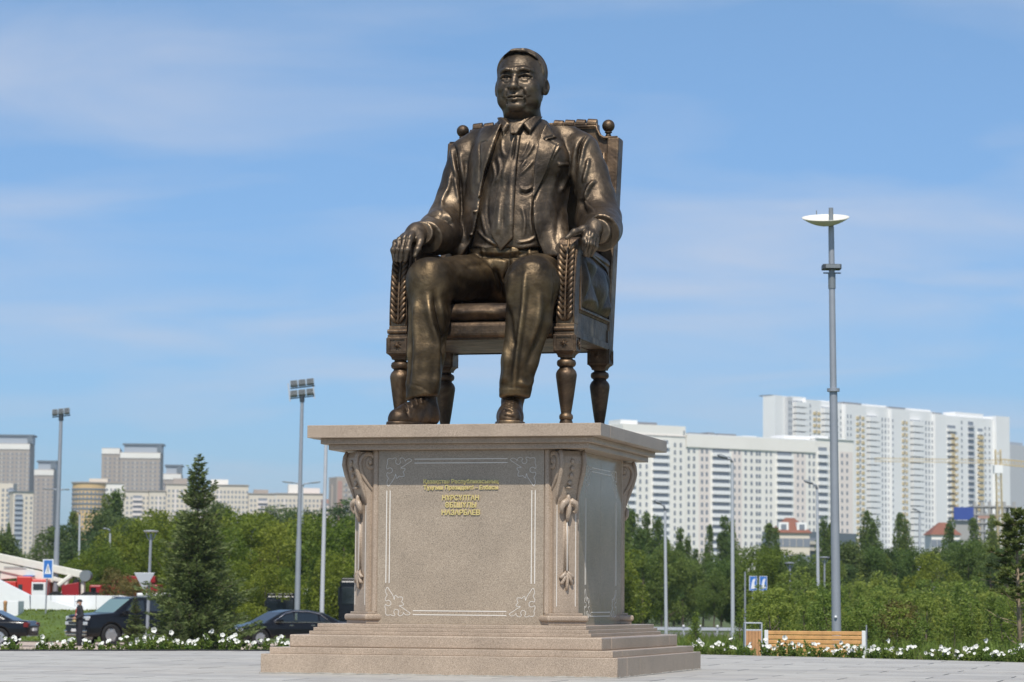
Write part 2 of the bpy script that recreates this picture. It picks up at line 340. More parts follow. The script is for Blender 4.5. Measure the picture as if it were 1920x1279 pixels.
# uneven mortar bead where the base meets the paving
rmb = random.Random(4); mb_ = MB()
for (xa, ya, xb2, yb2) in ((-2.14, -.004, 2.14, -.004), (2.142, 0, 2.142, 4.9), (-2.142, 0, -2.142, 4.9)):
    n_ = 90; P_ = [(xa+(xb2-xa)*i/n_, ya+(yb2-ya)*i/n_, .002) for i in range(n_+1)]; mb_.tube(P_, [.005+rmb.random()*.012 for _ in P_], 6)
mb_.build('mortar_bead', simple('mortar', (.33, .31, .27), .95, var=.25, vs=9), pl)
# ---- incised ornament: corner figure traced once, mirrored
orn_px = [(912,450),(960,520),(1010,590),(1035,640),(1048,695),(1055,640),(1065,600),(1085,610),(1120,650),(1140,635),(1200,635),(1215,650),(1205,700),(1185,722),(1215,745),(1238,785),(1190,792),(1135,795),(1200,830),(1290,890),(1368,935),(1330,968),(1285,970),(1240,940),(1228,915),(1225,950),(1185,985),(1150,985),(1118,955),(1138,930),(1138,895),(1110,865),(1075,865),(1045,890),(1040,930),(1068,965),(1050,985),(1010,985),(978,960),(950,975),(895,975),(878,930),(890,875),(872,850),(865,800),(880,770),(910,798),(950,802),(980,775),(985,735),(960,705),(920,698),(885,715),(868,680),(880,640),(912,603),(885,570),(875,520),(890,475)]
OU, OV = 850.0, 1000.0; OS = .00064*1.0
def smoothpoly(pts, it=2):
    for _ in range(it):
        q = []
        n = len(pts)
        for i in range(n):
            a, b = pts[i], pts[(i+1) % n]
            q += [(a[0]*.75+b[0]*.25, a[1]*.75+b[1]*.25), (a[0]*.25+b[0]*.75, a[1]*.25+b[1]*.75)]
        pts = q
    return pts
orn = [((u-OU)*OS, (OV-v)*OS) for u, v in smoothpoly(orn_px, 1)]    # metres from the panel corner of the frame
def ribbon(mb, pts, w, y, closed=True, sx=1, x0=0, z0=0, sz=1, squash=1.0, dep=.003):
    P = [Vector((x0+sx*p[0]*squash, 0, z0+sz*p[1])) for p in pts]; n = len(P); rng_ = range(n) if closed else range(n-1)
    for i in rng_:
        a, b = P[i], P[(i+1) % n]; d = b-a
        if d.length < 1e-6: continue
        d.normalize(); t = Vector((-d.z, 0, d.x))*w/2; a2 = a-d*w*.3; b2 = b+d*w*.3
        q = [a2+t, b2+t, b2-t, a2-t]
        mb.add([(v.x, y, v.z) for v in q]+[(v.x, y+dep, v.z) for v in q], [(0, 1, 2, 3), (0, 4, 5, 1), (1, 5, 6, 2), (2, 6, 7, 3), (3, 7, 4, 0)])
def frame_marks(parent, hw, xo, zlo, zhi, y, squash, hl, vl, hgap):
    for sx in (-1, 1):
        for zz, sz in ((zlo, 1), (zhi, -1)):
            mb = MB(); ribbon(mb, orn, .0055, y, True, -sx, sx*hw, zz, sz, squash); mb.build('corner_ornament', M_INC, parent)
        for o in (.018, .060 if squash == 1 else .05):
            x = sx*(hw-o*squash); MB().box(x-.0045, x+.0045, y, y+.003, zlo+vl, zhi-vl).build('inlay_line', M_INC, parent)
    for zz, sz in ((zlo, 1), (zhi, -1)):
        for o in (.025, .072):
            z = zz+sz*o; MB().box(-hl, hl, y, y+.003, z-.0045, z+.0045).build('inlay_line', M_INC, parent)
fr = bpy.data.objects.new('front_ornament', None); link(fr, pl); fr.location = (0, FP, 0)
frame_marks(fr, .935, 0, .665, 2.565, -.0025, 1.0, .575, .40, 0)
for sgn in (1, -1):
    fr2 = bpy.data.objects.new('side_ornament', None); link(fr2, pl); fr2.location = (sgn*SX, YC, 0); fr2.rotation_euler = (0, 0, sgn*math.pi/2)
    frame_marks(fr2, .86, 0, .66, 2.50, -.0025, 1.0, .50, .40, 0)
# ---- gilded lettering
def text(parent, s, cxp, czp, size, wid, mat, y, ext, name='lettering', bold=.0):
    c = bpy.data.curves.new(name, 'FONT'); c.body = s; c.size = size; c.align_x = 'CENTER'; c.align_y = 'CENTER'; c.extrude = ext; c.offset = bold; c.resolution_u = 3
    o = bpy.data.objects.new(name, c); COL.objects.link(o)
    bpy.context.view_layer.update(); dg = bpy.context.evaluated_depsgraph_get(); me = bpy.data.meshes.new_from_object(o.evaluated_get(dg))
    bpy.data.objects.remove(o); bpy.data.curves.remove(c); me.materials.clear()
    xs = [v.co.x for v in me.vertices]; w = max(xs)-min(xs); k = wid/w; mid = (max(xs)+min(xs))/2
    for v in me.vertices: v.co = Vector((cxp+(v.co.x-mid)*k, y-v.co.z, czp+v.co.y))
    bm = bmesh.new(); bm.from_mesh(me); bmesh.ops.recalc_face_normals(bm, faces=bm.faces); bm.to_mesh(me); bm.free()
    return obm(name, me, mat, parent)
for s, px0, px1, py, sz in (('Қазақстан Республикасының', 794, 935, 903, .066), ('Тұңғыш Президенті – Елбасы', 794, 934, 914.5, .066),
                            ('НҰРСҰЛТАН', 829, 898, 934, .084), ('ӘБІШҰЛЫ', 834, 893, 947.5, .084), ('НАЗАРБАЕВ', 828, 900, 961.5, .084)):
    a = L(px0, py, FP-.01); b = L(px1, py, FP-.01)
    text(pl, s, (a[0]+b[0])/2, (a[2]+b[2])/2, sz, b[0]-a[0], M_GOLD, FP-.008, .006, bold=.0018)
# ================================================================== implicit-surface sculpting
def smooth_min(a, b, k):
    if k <= 0: return np.minimum(a, b)
    h = np.clip(.5+.5*(b-a)/k, 0, 1); return b+(a-b)*h-k*h*(1-h)
class Clay:
    def __init__(s, lo, hi, vox):
        s.lo = np.array(lo, np.float32); s.vox = vox; s.n = [int(math.ceil((hi[i]-lo[i])/vox))+1 for i in range(3)]
        s.ax = [(s.lo[i]+vox*np.arange(s.n[i])).astype(np.float32) for i in range(3)]
        s.D = np.full(s.n, 9.0, np.float32)
    def reg(s, lo, hi):
        sl = []
        for i in range(3):
            a = max(0, int((lo[i]-s.lo[i])/s.vox)); b = min(s.n[i], int((hi[i]-s.lo[i])/s.vox)+2)
            if b <= a: return None, None
            sl.append(slice(a, b))
        return tuple(sl), np.ix_(*[s.ax[i][sl[i]] for i in range(3)])
    def put(s, sl, d, k, mode):
        if mode == 'add': s.D[sl] = smooth_min(s.D[sl], d, k)
        elif mode == 'sub': s.D[sl] = -smooth_min(-s.D[sl], d, k)
        elif mode == 'and': s.D[sl] = -smooth_min(-s.D[sl], -d, k)
    def tube(s, pts, k=.05, mode='add', q=(1, 1, 1), flat=False):     # pts: (xyz, r)
        P = [np.array(p[0], float) for p in pts]; R = [p[1] for p in pts]; m = max(R)/min(q)+k+3*s.vox
        lo = np.min(P, 0)-m; hi = np.max(P, 0)+m; sl, g = s.reg(lo, hi)
        if sl is None: return s
        best = None; qs = np.array(q, float)
        for i in range(len(P)-1):
            a = P[i]*qs; b = (P[i+1])*qs; ab = b-a; L2 = max(ab@ab, 1e-9)
            px, py, pz = g[0]*qs[0]-a[0], g[1]*qs[1]-a[1], g[2]*qs[2]-a[2]
            t = np.clip((px*ab[0]+py*ab[1]+pz*ab[2])/L2, 0, 1)
            tt = t*t*(3-2*t)*.5+t*.5
            d = np.sqrt((px-t*ab[0])**2+(py-t*ab[1])**2+(pz-t*ab[2])**2)-(R[i]+(R[i+1]-R[i])*tt)
            if flat and i == len(P)-2:
                u = ab/math.sqrt(L2); d = np.maximum(d, (px-ab[0])*u[0]+(py-ab[1])*u[1]+(pz-ab[2])*u[2])
            best = d if best is None else smooth_min(best, d, .03)
        s.put(sl, (best/max(q)).astype(np.float32), k, mode); return s
    def ell(s, c, r, k=.05, mode='add', rot=None):
        m = max(r)+k+3*s.vox; c = np.array(c, float); sl, g = s.reg(c-m, c+m)
        if sl is None: return s
        x, y, z = g[0]-c[0], g[1]-c[1], g[2]-c[2]
        if rot is not None:
            Rm = np.array(Matrix.Rotation(rot[0], 3, 'X') @ Matrix.Rotation(rot[1], 3, 'Y') @ Matrix.Rotation(rot[2], 3, 'Z')).T
            x, y, z = Rm[0, 0]*x+Rm[0, 1]*y+Rm[0, 2]*z, Rm[1, 0]*x+Rm[1, 1]*y+Rm[1, 2]*z, Rm[2, 0]*x+Rm[2, 1]*y+Rm[2, 2]*z
        k0 = np.sqrt((x/r[0])**2+(y/r[1])**2+(z/r[2])**2); k1 = np.sqrt((x/r[0]**2)**2+(y/r[1]**2)**2+(z/r[2]**2)**2)+1e-6
        s.put(sl, (k0*(k0-1)/k1).astype(np.float32), k, mode); return s
    def half(s, p, n, k=.02, mode='sub', lo=None, hi=None):            # halfspace on the side of n
        lo = s.lo if lo is None else lo; hi = s.lo+np.array(s.n)*s.vox if hi is None else hi
        sl, g = s.reg(lo, hi); n = np.array(n, float)/np.linalg.norm(n)
        d = -((g[0]-p[0])*n[0]+(g[1]-p[1])*n[1]+(g[2]-p[2])*n[2]); s.put(sl, d.astype(np.float32), k, mode); return s
    def poly(s, xz):                                                  # 2D signed distance of a polygon in x,z (negative inside)
        X, Z = np.meshgrid(s.ax[0], s.ax[2], indexing='ij'); return poly_sd(X, Z, xz)
    def mesh(s):
        D = s.D; ins = D < 0; nx, ny, nz = D.shape
        c = np.zeros((nx-1, ny-1, nz-1), np.int8)
        for i in (0, 1):
            for j in (0, 1):
                for k in (0, 1): c += ins[i:nx-1+i, j:ny-1+j, k:nz-1+k]
        act = (c > 0) & (c < 8); idx = -np.ones(act.shape, np.int64); I = np.argwhere(act); idx[act] = np.arange(len(I))
        acc = np.zeros((len(I), 3), np.float32); cnt = np.zeros(len(I), np.float32)
        for ax in range(3):
            o1, o2 = [a for a in range(3) if a != ax]
            for u in (0, 1):
                for v in (0, 1):
                    a = I.copy(); a[:, o1] += u; a[:, o2] += v; b = a.copy(); b[:, ax] += 1
                    da = D[a[:, 0], a[:, 1], a[:, 2]]; db = D[b[:, 0], b[:, 1], b[:, 2]]; m = (da < 0) != (db < 0)
                    t = np.where(m, da/np.where(np.abs(da-db) < 1e-9, 1, da-db), 0); p = a.astype(np.float32); p[:, ax] += t
                    acc[m] += p[m]; cnt[m] += 1
        V = s.lo+s.vox*(acc/cnt[:, None]); Q = []
        for ax in range(3):
            o1, o2 = [a for a in range(3) if a != ax]
            s0 = [slice(None)]*3; s1 = [slice(None)]*3; s0[ax] = slice(0, -1); s1[ax] = slice(1, None)
            A = ins[tuple(s0)]; B = ins[tuple(s1)]; E = np.argwhere(A != B)
            ok = (E[:, o1] > 0) & (E[:, o2] > 0) & (E[:, o1] < D.shape[o1]-1) & (E[:, o2] < D.shape[o2]-1); E = E[ok]
            def at(u, v):
                e = E.copy(); e[:, o1] -= u; e[:, o2] -= v; return idx[e[:, 0], e[:, 1], e[:, 2]]
            q = np.stack([at(1, 1), at(0, 1), at(0, 0), at(1, 0)], 1); flip = A[E[:, 0], E[:, 1], E[:, 2]]
            if ax == 1: flip = ~flip
            q[~flip] = q[~flip][:, ::-1]; Q.append(q)
        return V, np.concatenate(Q)
def poly_sd(X, Z, xz):
    P = [np.array(p, float) for p in xz]; n = len(P); d = np.full(X.shape, 1e9); ins = np.zeros(X.shape, bool)
    for i in range(n):
        a, b = P[i], P[(i+1) % n]; e = b-a; L2 = max(e@e, 1e-12)
        t = np.clip(((X-a[0])*e[0]+(Z-a[1])*e[1])/L2, 0, 1); d = np.minimum(d, (X-a[0]-t*e[0])**2+(Z-a[1]-t*e[1])**2)
        c = ((a[1] > Z) != (b[1] > Z)); xx = (b[0]-a[0])*(Z-a[1])/((b[1]-a[1]) if abs(b[1]-a[1]) > 1e-12 else 1e-12)+a[0]; ins ^= c & (X < xx)
    d = np.sqrt(d); return np.where(ins, -d, d)
def vnormals(V, Q):
    n = np.cross(V[Q[:, 2]]-V[Q[:, 0]], V[Q[:, 3]]-V[Q[:, 1]]); N = np.zeros_like(V)
    for k in range(4): np.add.at(N, Q[:, k], n)
    return N/(np.linalg.norm(N, axis=1)[:, None]+1e-12)
class Sculpt:          # brush strokes on the finished surface, given where they show in the photograph
    def __init__(s, clay, smooth=1):
        s.V, s.Q = clay.mesh(); s.V = s.V.astype(float)
        for _ in range(smooth): s.relax(.5)
        s.refresh()
    def relax(s, f):
        acc = np.zeros_like(s.V); c = np.zeros(len(s.V))
        for a, b in ((0, 1), (1, 2), (2, 3), (3, 0)):
            np.add.at(acc, s.Q[:, a], s.V[s.Q[:, b]]); np.add.at(c, s.Q[:, a], 1); np.add.at(acc, s.Q[:, b], s.V[s.Q[:, a]]); np.add.at(c, s.Q[:, b], 1)
        s.V += f*(acc/np.maximum(c, 1)[:, None]-s.V)
    def refresh(s):
        s.N = vnormals(s.V, s.Q); w = toworld(s.V); s.px, s.py = project(w)
        nw = s.N[:, 0:1]*EX+s.N[:, 1:2]*EY+s.N[:, 2:3]*np.array([0, 0, 1.]); vd = O-w; vd /= np.linalg.norm(vd, axis=1)[:, None]
        s.face = np.clip((nw*vd).sum(1)*3, 0, 1)
    def stroke(s, pts, w, h, taper=True, yr=None):
        P = crom(pts); lo = P.min(0)-3*w; hi = P.max(0)+3*w
        m = np.where((s.px > lo[0]) & (s.px < hi[0]) & (s.py > lo[1]) & (s.py < hi[1]) & (s.face > 0))[0]
        if yr: m = m[(s.V[m, 1] > yr[0]) & (s.V[m, 1] < yr[1])]
        if not len(m): return s
        x, y = s.px[m], s.py[m]; best = np.full(len(m), 1e9); tb = np.zeros(len(m)); n = len(P)-1
        for i in range(n):
            a, b = P[i], P[i+1]; e = b-a; t = np.clip(((x-a[0])*e[0]+(y-a[1])*e[1])/max(e@e, 1e-9), 0, 1)
            d = (x-a[0]-t*e[0])**2+(y-a[1]-t*e[1])**2; u = d < best; best[u] = d[u]; tb[u] = (i+t[u])/n
        g = np.exp(-best/(w*w)); 
        if taper: g *= np.clip(np.sin(np.pi*np.clip(tb, 0, 1))*1.8, 0.0, 1)
        s.V[m] += s.N[m]*(h*g*s.face[m])[:, None]; return s
    def raise_(s, poly, h, soft=1.2, yr=None):
        m = np.where(s.face > 0)[0]
        if yr: m = m[(s.V[m, 1] > yr[0]) & (s.V[m, 1] < yr[1])]
        d = poly_sd(s.px[m], s.py[m], poly); g = np.clip(.5-d/(2*soft), 0, 1); s.V[m] += s.N[m]*(h*g*s.face[m])[:, None]; return s
    def grain(s, amp, sc, seed=0.0):
        out = np.array([mnoise.noise(Vector((v[0]*sc+seed, v[1]*sc, v[2]*sc))) for v in s.V[::1]]) if len(s.V) < 60000 else None
        if out is None:      # cheap trigonometric unevenness for the dense meshes
            x, y, z = (s.V*sc).T; out = (np.sin(x*2.1+1.3*np.sin(y*1.7+seed))*np.sin(z*1.9+1.1*np.sin(x*1.3))+.5*np.sin(y*4.3+z*3.7+seed)*np.sin(x*3.9-z*2.3))*.6
        s.V += s.N*(amp*out)[:, None]; return s
    def obj(s, name, mat, parent, off, **k):
        me = bpy.data.meshes.new(name); V = (s.V-np.array(off)).astype(np.float32); n = len(s.Q)
        me.vertices.add(len(V)); me.vertices.foreach_set('co', V.ravel()); me.loops.add(4*n); me.loops.foreach_set('vertex_index', s.Q.ravel().astype(np.int32))
        me.polygons.add(n); me.polygons.foreach_set('loop_start', np.arange(0, 4*n, 4, dtype=np.int32)); me.polygons.foreach_set('loop_total', np.full(n, 4, np.int32))
        me.update(calc_edges=True); me.validate()
        return obm(name, me, mat, parent, True, **k)
def xz(px, py, y): p = L(px, py, y); return (p[0], p[2])
import time; T0 = time.time()
ST_Y = 2.6
st = thing('seated_man_statue', 'large bronze statue of a man in suit and tie seated on the plinth', 'statue', toworld(np.array([[0, ST_Y, TOP]]))[0], -TH)
OFF = (0, ST_Y, TOP)
# ------------------------------------------------------------------ trousers
vx = .016
c = Clay((-1.15, 1.0, TOP+.2), (1.15, 3.7, TOP+2.35), vx)
A = lambda px, py, y, r: (L(px, py, y), r)
c.tube([A(915, 520, 3.2, .31), A(862, 522, 2.3, .285), A(806, 526, 1.72, .265)], .08)
c.tube([A(806, 530, 1.72, .262), A(805, 590, 1.66, .258), A(800, 660, 1.60, .228), A(794, 720, 1.56, .202), A(790, 775, 1.56, .195)], .15)
c.tube([A(1008, 525, 3.2, .33), A(1010, 525, 2.3, .32), A(998, 530, 1.62, .315)], .08)
c.tube([A(998, 532, 1.60, .315), A(992, 600, 1.55, .275), A(975, 675, 1.50, .225), A(967, 720, 1.50, .195), A(963, 770, 1.50, .18)], .10)
c.ell(L(958, 505, 3.1), (.60, .48, .36), .12)
c.tube([A(950, 470, 3.08, .50), A(955, 500, 3.1, .52)], .05, q=(1, 1.12, 1))
p = L(790, 742, 1.35); c.half(p, (-.12+.30, -.05, -1), .02, lo=(-1.15, 1.0, TOP+.2), hi=(-.1, 2.2, TOP+.8))
p = L(963, 741, 1.3); c.half(p, (.02, -.08, -1), .02, lo=(-.1, 1.0, TOP+.2), hi=(1.1, 2.2, TOP+.8))
s = Sculpt(c, 1)
for pts, w, h in [([(985, 505), (983, 560), (976, 620), (968, 680), (963, 738)], 4, .05), ([(830, 545), (850, 600), (836, 650), (828, 700)], 8, -.03),
                  ([(812, 540), (822, 590), (836, 640), (826, 668)], 6, -.055), ([(800, 545), (808, 600), (822, 650), (820, 700), (815, 745)], 6, .035),
                  ([(782, 540), (778, 600), (780, 660), (776, 730)], 6, .03), ([(768, 560), (770, 640), (766, 730)], 4, -.03),
                  ([(765, 600), (763, 680), (761, 726)], 3, .035), ([(925, 500), (935, 530), (942, 560)], 5, -.05), ([(905, 492), (922, 515), (930, 545)], 5, .03),
                  ([(838, 555), (880, 560), (930, 552)], 7, .03), ([(870, 500), (900, 495), (935, 505)], 6, -.02), ([(950, 560), (958, 620), (966, 655)], 6, -.035),
                  ([(1030, 560), (1022, 610), (1000, 660), (985, 700)], 8, -.04), ([(1012, 545), (1008, 600), (993, 650)], 6, .03), ([(948, 640), (950, 690), (944, 720)], 6, .035),
                  ([(1040, 500), (1044, 540), (1040, 580)], 6, -.04), ([(960, 505), (956, 540), (955, 590)], 6, .03), ([(955, 480), (952, 505), (944, 530)], 4, -.04),
                  ([(940, 482), (985, 484)], 3, -.02), ([(970, 715), (990, 722), (1002, 705)], 6, .025), ([(880, 478), (930, 482), (955, 486)], 3, -.03),
                  ([(790, 495), (820, 492), (850, 490)], 8, .02), 
                  ([(978, 500), (1000, 494), (1020, 503)], 6, .015), ([(840, 505), (870, 530), (905, 548)], 9, -.02)]: s.stroke(pts, w, h)
s.raise_([(884, 464), (1010, 464), (1010, 476), (884, 477)], .03, 1.2, (2, 4)); s.raise_([(958, 463), (972, 463), (972, 480), (958, 480)], .02, 1, (2, 4))
for bx in (905, 990): s.raise_([(bx, 462), (bx+5, 462), (bx+5, 480), (bx, 480)], .02, 1, (2, 4))
s.raise_([(755, 715), (790, 728), (822, 747), (822, 760), (755, 745)], .010, 1.5); s.raise_([(930, 728), (1000, 728), (1000, 750), (930, 750)], .010, 1.5)
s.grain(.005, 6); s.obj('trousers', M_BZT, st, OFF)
# ------------------------------------------------------------------ torso shared by shirt and jacket
def torso(c, g, k=.1):
    q = (1, 1.36, 1)
    c.tube([A(979, 268, 3.22, .50+g), A(975, 300, 3.17, .64+g), A(970, 350, 3.13, .67+g), A(964, 410, 3.09, .675+g), A(962, 450, 3.07, .70+g), A(962, 500, 3.07, .70+g)], k, q=q)
    c.ell(L(960, 418, 2.86), (.50+g, .30+g, .48), .12)
    c.ell(L(930, 305, 2.96), (.30+g, .22+g, .26+g), .12); c.ell(L(1022, 303, 2.96), (.30+g, .22+g, .26+g), .12)
# shirt
c = Clay((-.85, 2.2, TOP+1.9), (.85, 3.8, TOP+4.05), .014)
torso(c, -.075)
c.half(L(945, 463, 2.6), (0, 0, -1), .03)
c.tube([A(978, 190, 3.18, .262), A(978, 222, 3.16, .262), A(977, 262, 3.16, .33)], .05)
c.half(L(980, 201, 3.16), (0, -.72, 1), .02)
c.tube([A(978, 185, 3.15, .225), A(978, 226, 3.13, .225)], .02, 'sub')
cs = Sculpt(c, 1)
def coll(poly, h): cs.raise_(poly, h, 1.3)
coll([(934, 208), (958.7, 236), (945, 254), (936, 224)], .05); coll([(1016, 205), (977.7, 236), (993.5, 252), (1014, 222)], .055)
for pts, w, h in [([(958.5, 234), (951, 245), (945, 254)], 2, -.03), ([(978, 235), (986, 246), (993, 253)], 2, -.03),
                  ([(1002, 268), (990, 290), (975, 318)], 2.6, .016), ([(1001, 300), (988, 315), (972, 330)], 2.4, .014), ([(998, 285), (984, 300), (974, 306)], 2, -.012),
                  ([(932, 292), (938, 318), (930, 345)], 3, .018), ([(922, 300), (928, 330), (922, 352)], 2.6, .014), ([(974, 352), (986, 356), (999, 350)], 2.4, .016), ([(973, 360), (987, 363), (999, 358)], 2.6, -.020),
                  ([(978, 385), (984, 415), (981, 445)], 3, .016), ([(996, 372), (994, 410), (998, 442)], 2.6, .016), ([(902, 395), (908, 425), (915, 446)], 3, .018), ([(893, 428), (912, 448), (934, 460)], 2.6, .022),
                  ([(968, 455), (990, 452), (1006, 443)], 2.6, .022), ([(916, 365), (914, 400), (920, 432)], 3, -.014), ([(941, 258), (942, 280), (947, 296)], 2.4, .014), ([(992, 262), (985, 282), (976, 296)], 2.2, .012), ([(886, 459), (940, 467), (1006, 459)], 3, .03)]: cs.stroke(pts, w, h)
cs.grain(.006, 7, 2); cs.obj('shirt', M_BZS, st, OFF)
# necktie hugging the shirt
def strip_on(c, poly_px, ysurf, g, ymax, floor=None):
    d2 = c.poly([xz(px, py, ysurf) for px, py in poly_px]).astype(np.float32)[:, None, :]
    return -smooth_min(-smooth_min_max(c.D-g, d2), -(c.ax[1][None, :, None]-ymax), .005)
def smooth_min_max(a, b, k=.012): return -smooth_min(-a, -b, k)
t = Clay((-.3, 2.2, TOP+2.05), (.45, 3.3, TOP+3.95), .0125); torso(t, -.075); t.tube([A(979, 218, 3.16, .235), A(977, 262, 3.16, .33)], .06)
base = t.D.copy(); body = strip_on(t, [(961, 252), (972.5, 252), (969, 300), (966.5, 360), (965.5, 448), (943, 473.5), (924, 441), (930, 390), (937, 345), (948, 300)], 2.68, .055, 3.1)
knot = strip_on(t, [(957, 231), (985, 231), (972.5, 254), (960.5, 254)], 2.82, .10, 3.2)
t.D = smooth_min(body, knot, .015).astype(np.float32)
s = Sculpt(t, 1)
s.stroke([(951, 300), (943, 345), (938, 400), (934, 440)], 5, .03).stroke([(962, 300), (958, 350), (957, 400), (956, 445)], 7, .02).stroke([(966, 254), (964, 275), (960, 300)], 2.5, -.03).stroke([(942, 330), (941, 380), (941, 430)], 5, -.025)
s.grain(.006, 8); s.obj('necktie', M_BZS, st, OFF)
# ------------------------------------------------------------------ jacket
c = Clay((-1.15, 1.85, TOP+1.75), (1.75, 3.95, TOP+3.95), .0125)
torso(c, .0)
c.tube([A(940, 236, 3.28, .13), A(905, 262, 3.27, .17), A(873, 288, 3.25, .20)], .08)
c.tube([A(1014, 230, 3.28, .13), A(1050, 250, 3.27, .17), A(1088, 278, 3.25, .20)], .08)
c.ell(L(978, 252, 3.35), (.42, .24, .22), .1)
# sleeves
c.tube([A(873, 293, 3.22, .215), A(864, 330, 3.18, .225), A(852, 370, 3.12, .225), A(838, 415, 3.00, .245)], .05)
c.tube([A(838, 418, 2.98, .26), A(824, 437, 2.65, .275), A(800, 446, 2.22, .205)], .07, flat=True)
c.tube([A(892, 430, 3.0, .17), A(872, 474, 2.85, .17)], .08); c.tube([A(1030, 410, 3.0, .20), A(1046, 480, 2.85, .21)], .08)
c.tube([A(1091, 285, 3.22, .235), A(1104, 325, 3.18, .245), A(1117, 370, 3.12, .245), A(1122, 410, 3.05, .285)], .06)
c.tube([A(1122, 415, 3.03, .285), A(1128, 428, 2.7, .26), A(1127, 438, 2.20, .225)], .07, flat=True)
# front opening down to the lap, open skirts
opening = [(930, 200), (935.5, 227), (920.7, 279.6), (908, 321.8), (900.7, 357.7), (897.5, 395.7), (890, 433.7), (880, 456), (862, 481), (840, 520), (1060, 520), (1018, 478), (1009.4, 457), (1003, 429.5), (1000, 391.5), (998.8, 357.7), (1001, 311), (1008, 252), (1016, 218), (1018, 200)]
d2 = c.poly([xz(px, py, 2.66) for px, py in opening]).astype(np.float32)[:, None, :]
yy = c.ax[1][None, :, None]-3.3
c.D = smooth_min_max(c.D, -np.maximum(d2, yy), .02).astype(np.float32)
c.tube([A(979, 190, 3.12, .27), A(979, 262, 3.10, .30)], .02, 'sub')
c.half(L(960, 482, 2.6), (0, 0, -1), .03, lo=(-1.15, 1.85, TOP+1.6), hi=(.95, 3.0, TOP+2.3))
# lapels as raised sheets of cloth
lapR = [(1015.7, 222), (1024, 236), (1036, 252), (1022, 259), (1045, 271), (1032.6, 302.8), (1020, 336.6), (1002, 372), (996, 372), (996, 311), (1005, 252)]
lapL = [(936, 224), (928, 240), (916, 256), (909, 264), (900, 268), (901, 300), (899, 340), (898, 372), (905, 366), (912, 322), (925, 280), (940, 228)]
for lp in (lapR, lapL):
    d2 = c.poly([xz(px, py, 2.70) for px, py in lp]).astype(np.float32)[:, None, :]
    d = smooth_min_max(smooth_min_max(c.D-.035, d2, .008), (c.ax[1][None, :, None]-3.12), .01); c.D = np.minimum(c.D, d).astype(np.float32)
    c.D = c.D
op2 = c.poly([xz(px, py, 2.66) for px, py in opening]).astype(np.float32)[:, None, :]
c.D = smooth_min_max(c.D, -np.maximum(op2, yy), .012).astype(np.float32)
s = Sculpt(c, 1)
for pts, w, h in [([(1101, 253), (1088, 271), (1081, 305), (1077, 335), (1075, 370), (1076, 400), (1078, 430)], 2.4, -.060), ([(1107, 254), (1096, 272), (1090, 300), (1086, 325)], 3.2, .032), ([(1082, 266), (1075, 300), (1071, 335)], 4, .014),
                  ([(852, 267), (857, 305), (864, 341), (866, 389), (864, 430)], 2.4, -.050), ([(845, 268), (850, 300), (857, 335)], 3.0, .032), ([(861, 280), (866, 312), (872, 345)], 4, .014),
                  ([(1104, 296), (1100, 318), (1094, 345)], 2.6, .040), ([(1116, 338), (1104, 353), (1097, 376)], 3.0, .050), ([(1097, 376), (1104, 388), (1116, 396)], 2.8, .040), ([(1088, 372), (1094, 390), (1104, 402)], 5, -.045),
                  ([(1108, 398), (1130, 397), (1152, 408)], 2.6, -.040), ([(1112, 404), (1134, 404), (1154, 416)], 3, .022),
                  ([(847, 318), (842, 350), (832, 372), (826, 392)], 3.0, .040), ([(852, 330), (856, 355), (860, 380)], 2.6, .022), ([(826, 394), (838, 403), (848, 418)], 3.0, .034), ([(798, 403), (820, 405), (838, 411), (850, 426)], 2.6, -.045), ([(800, 396), (816, 396), (830, 402)], 3, .022),
                  ([(1062, 262), (1045, 280), (1050, 300)], 6, .012), ([(1070, 318), (1060, 340), (1050, 362)], 4, .024), ([(1064, 300), (1052, 330), (1046, 360)], 6, -.012), ([(1045, 330), (1032, 370), (1026, 420)], 7, .012),
                  ([(1060, 375), (1048, 405), (1044, 440), (1048, 470)], 6, -.018), ([(880, 300), (878, 340), (882, 380)], 7, -.014), ([(875, 400), (872, 430), (866, 455)], 5, .016), ([(1066, 390), (1063, 420), (1066, 450)], 5, .018),
                  ([(1002.5, 372), (1020, 337), (1033, 303), (1045.5, 271)], 1.5, -.025), ([(1045, 271), (1030, 263), (1022, 259), (1037, 254)], 1.4, -.022), ([(899, 340), (900, 300), (899.5, 269), (912, 264)], 1.5, -.020)]: s.stroke(pts, w, h, taper=w > 1.9)
s.raise_([(1046, 305), (1066, 305.5), (1066, 311), (1047, 311.5)], .02, .8)
for bx, by in ((891, 397), (884, 440)): s.stroke([(bx-.5, by), (bx+.5, by)], 2.0, .045, False)
s.stroke([(776, 421), (792, 421), (803, 433), (808, 455)], 2.0, .02, False)
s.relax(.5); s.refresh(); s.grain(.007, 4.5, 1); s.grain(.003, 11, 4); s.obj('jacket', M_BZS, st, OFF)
print('cloth', time.time()-T0)
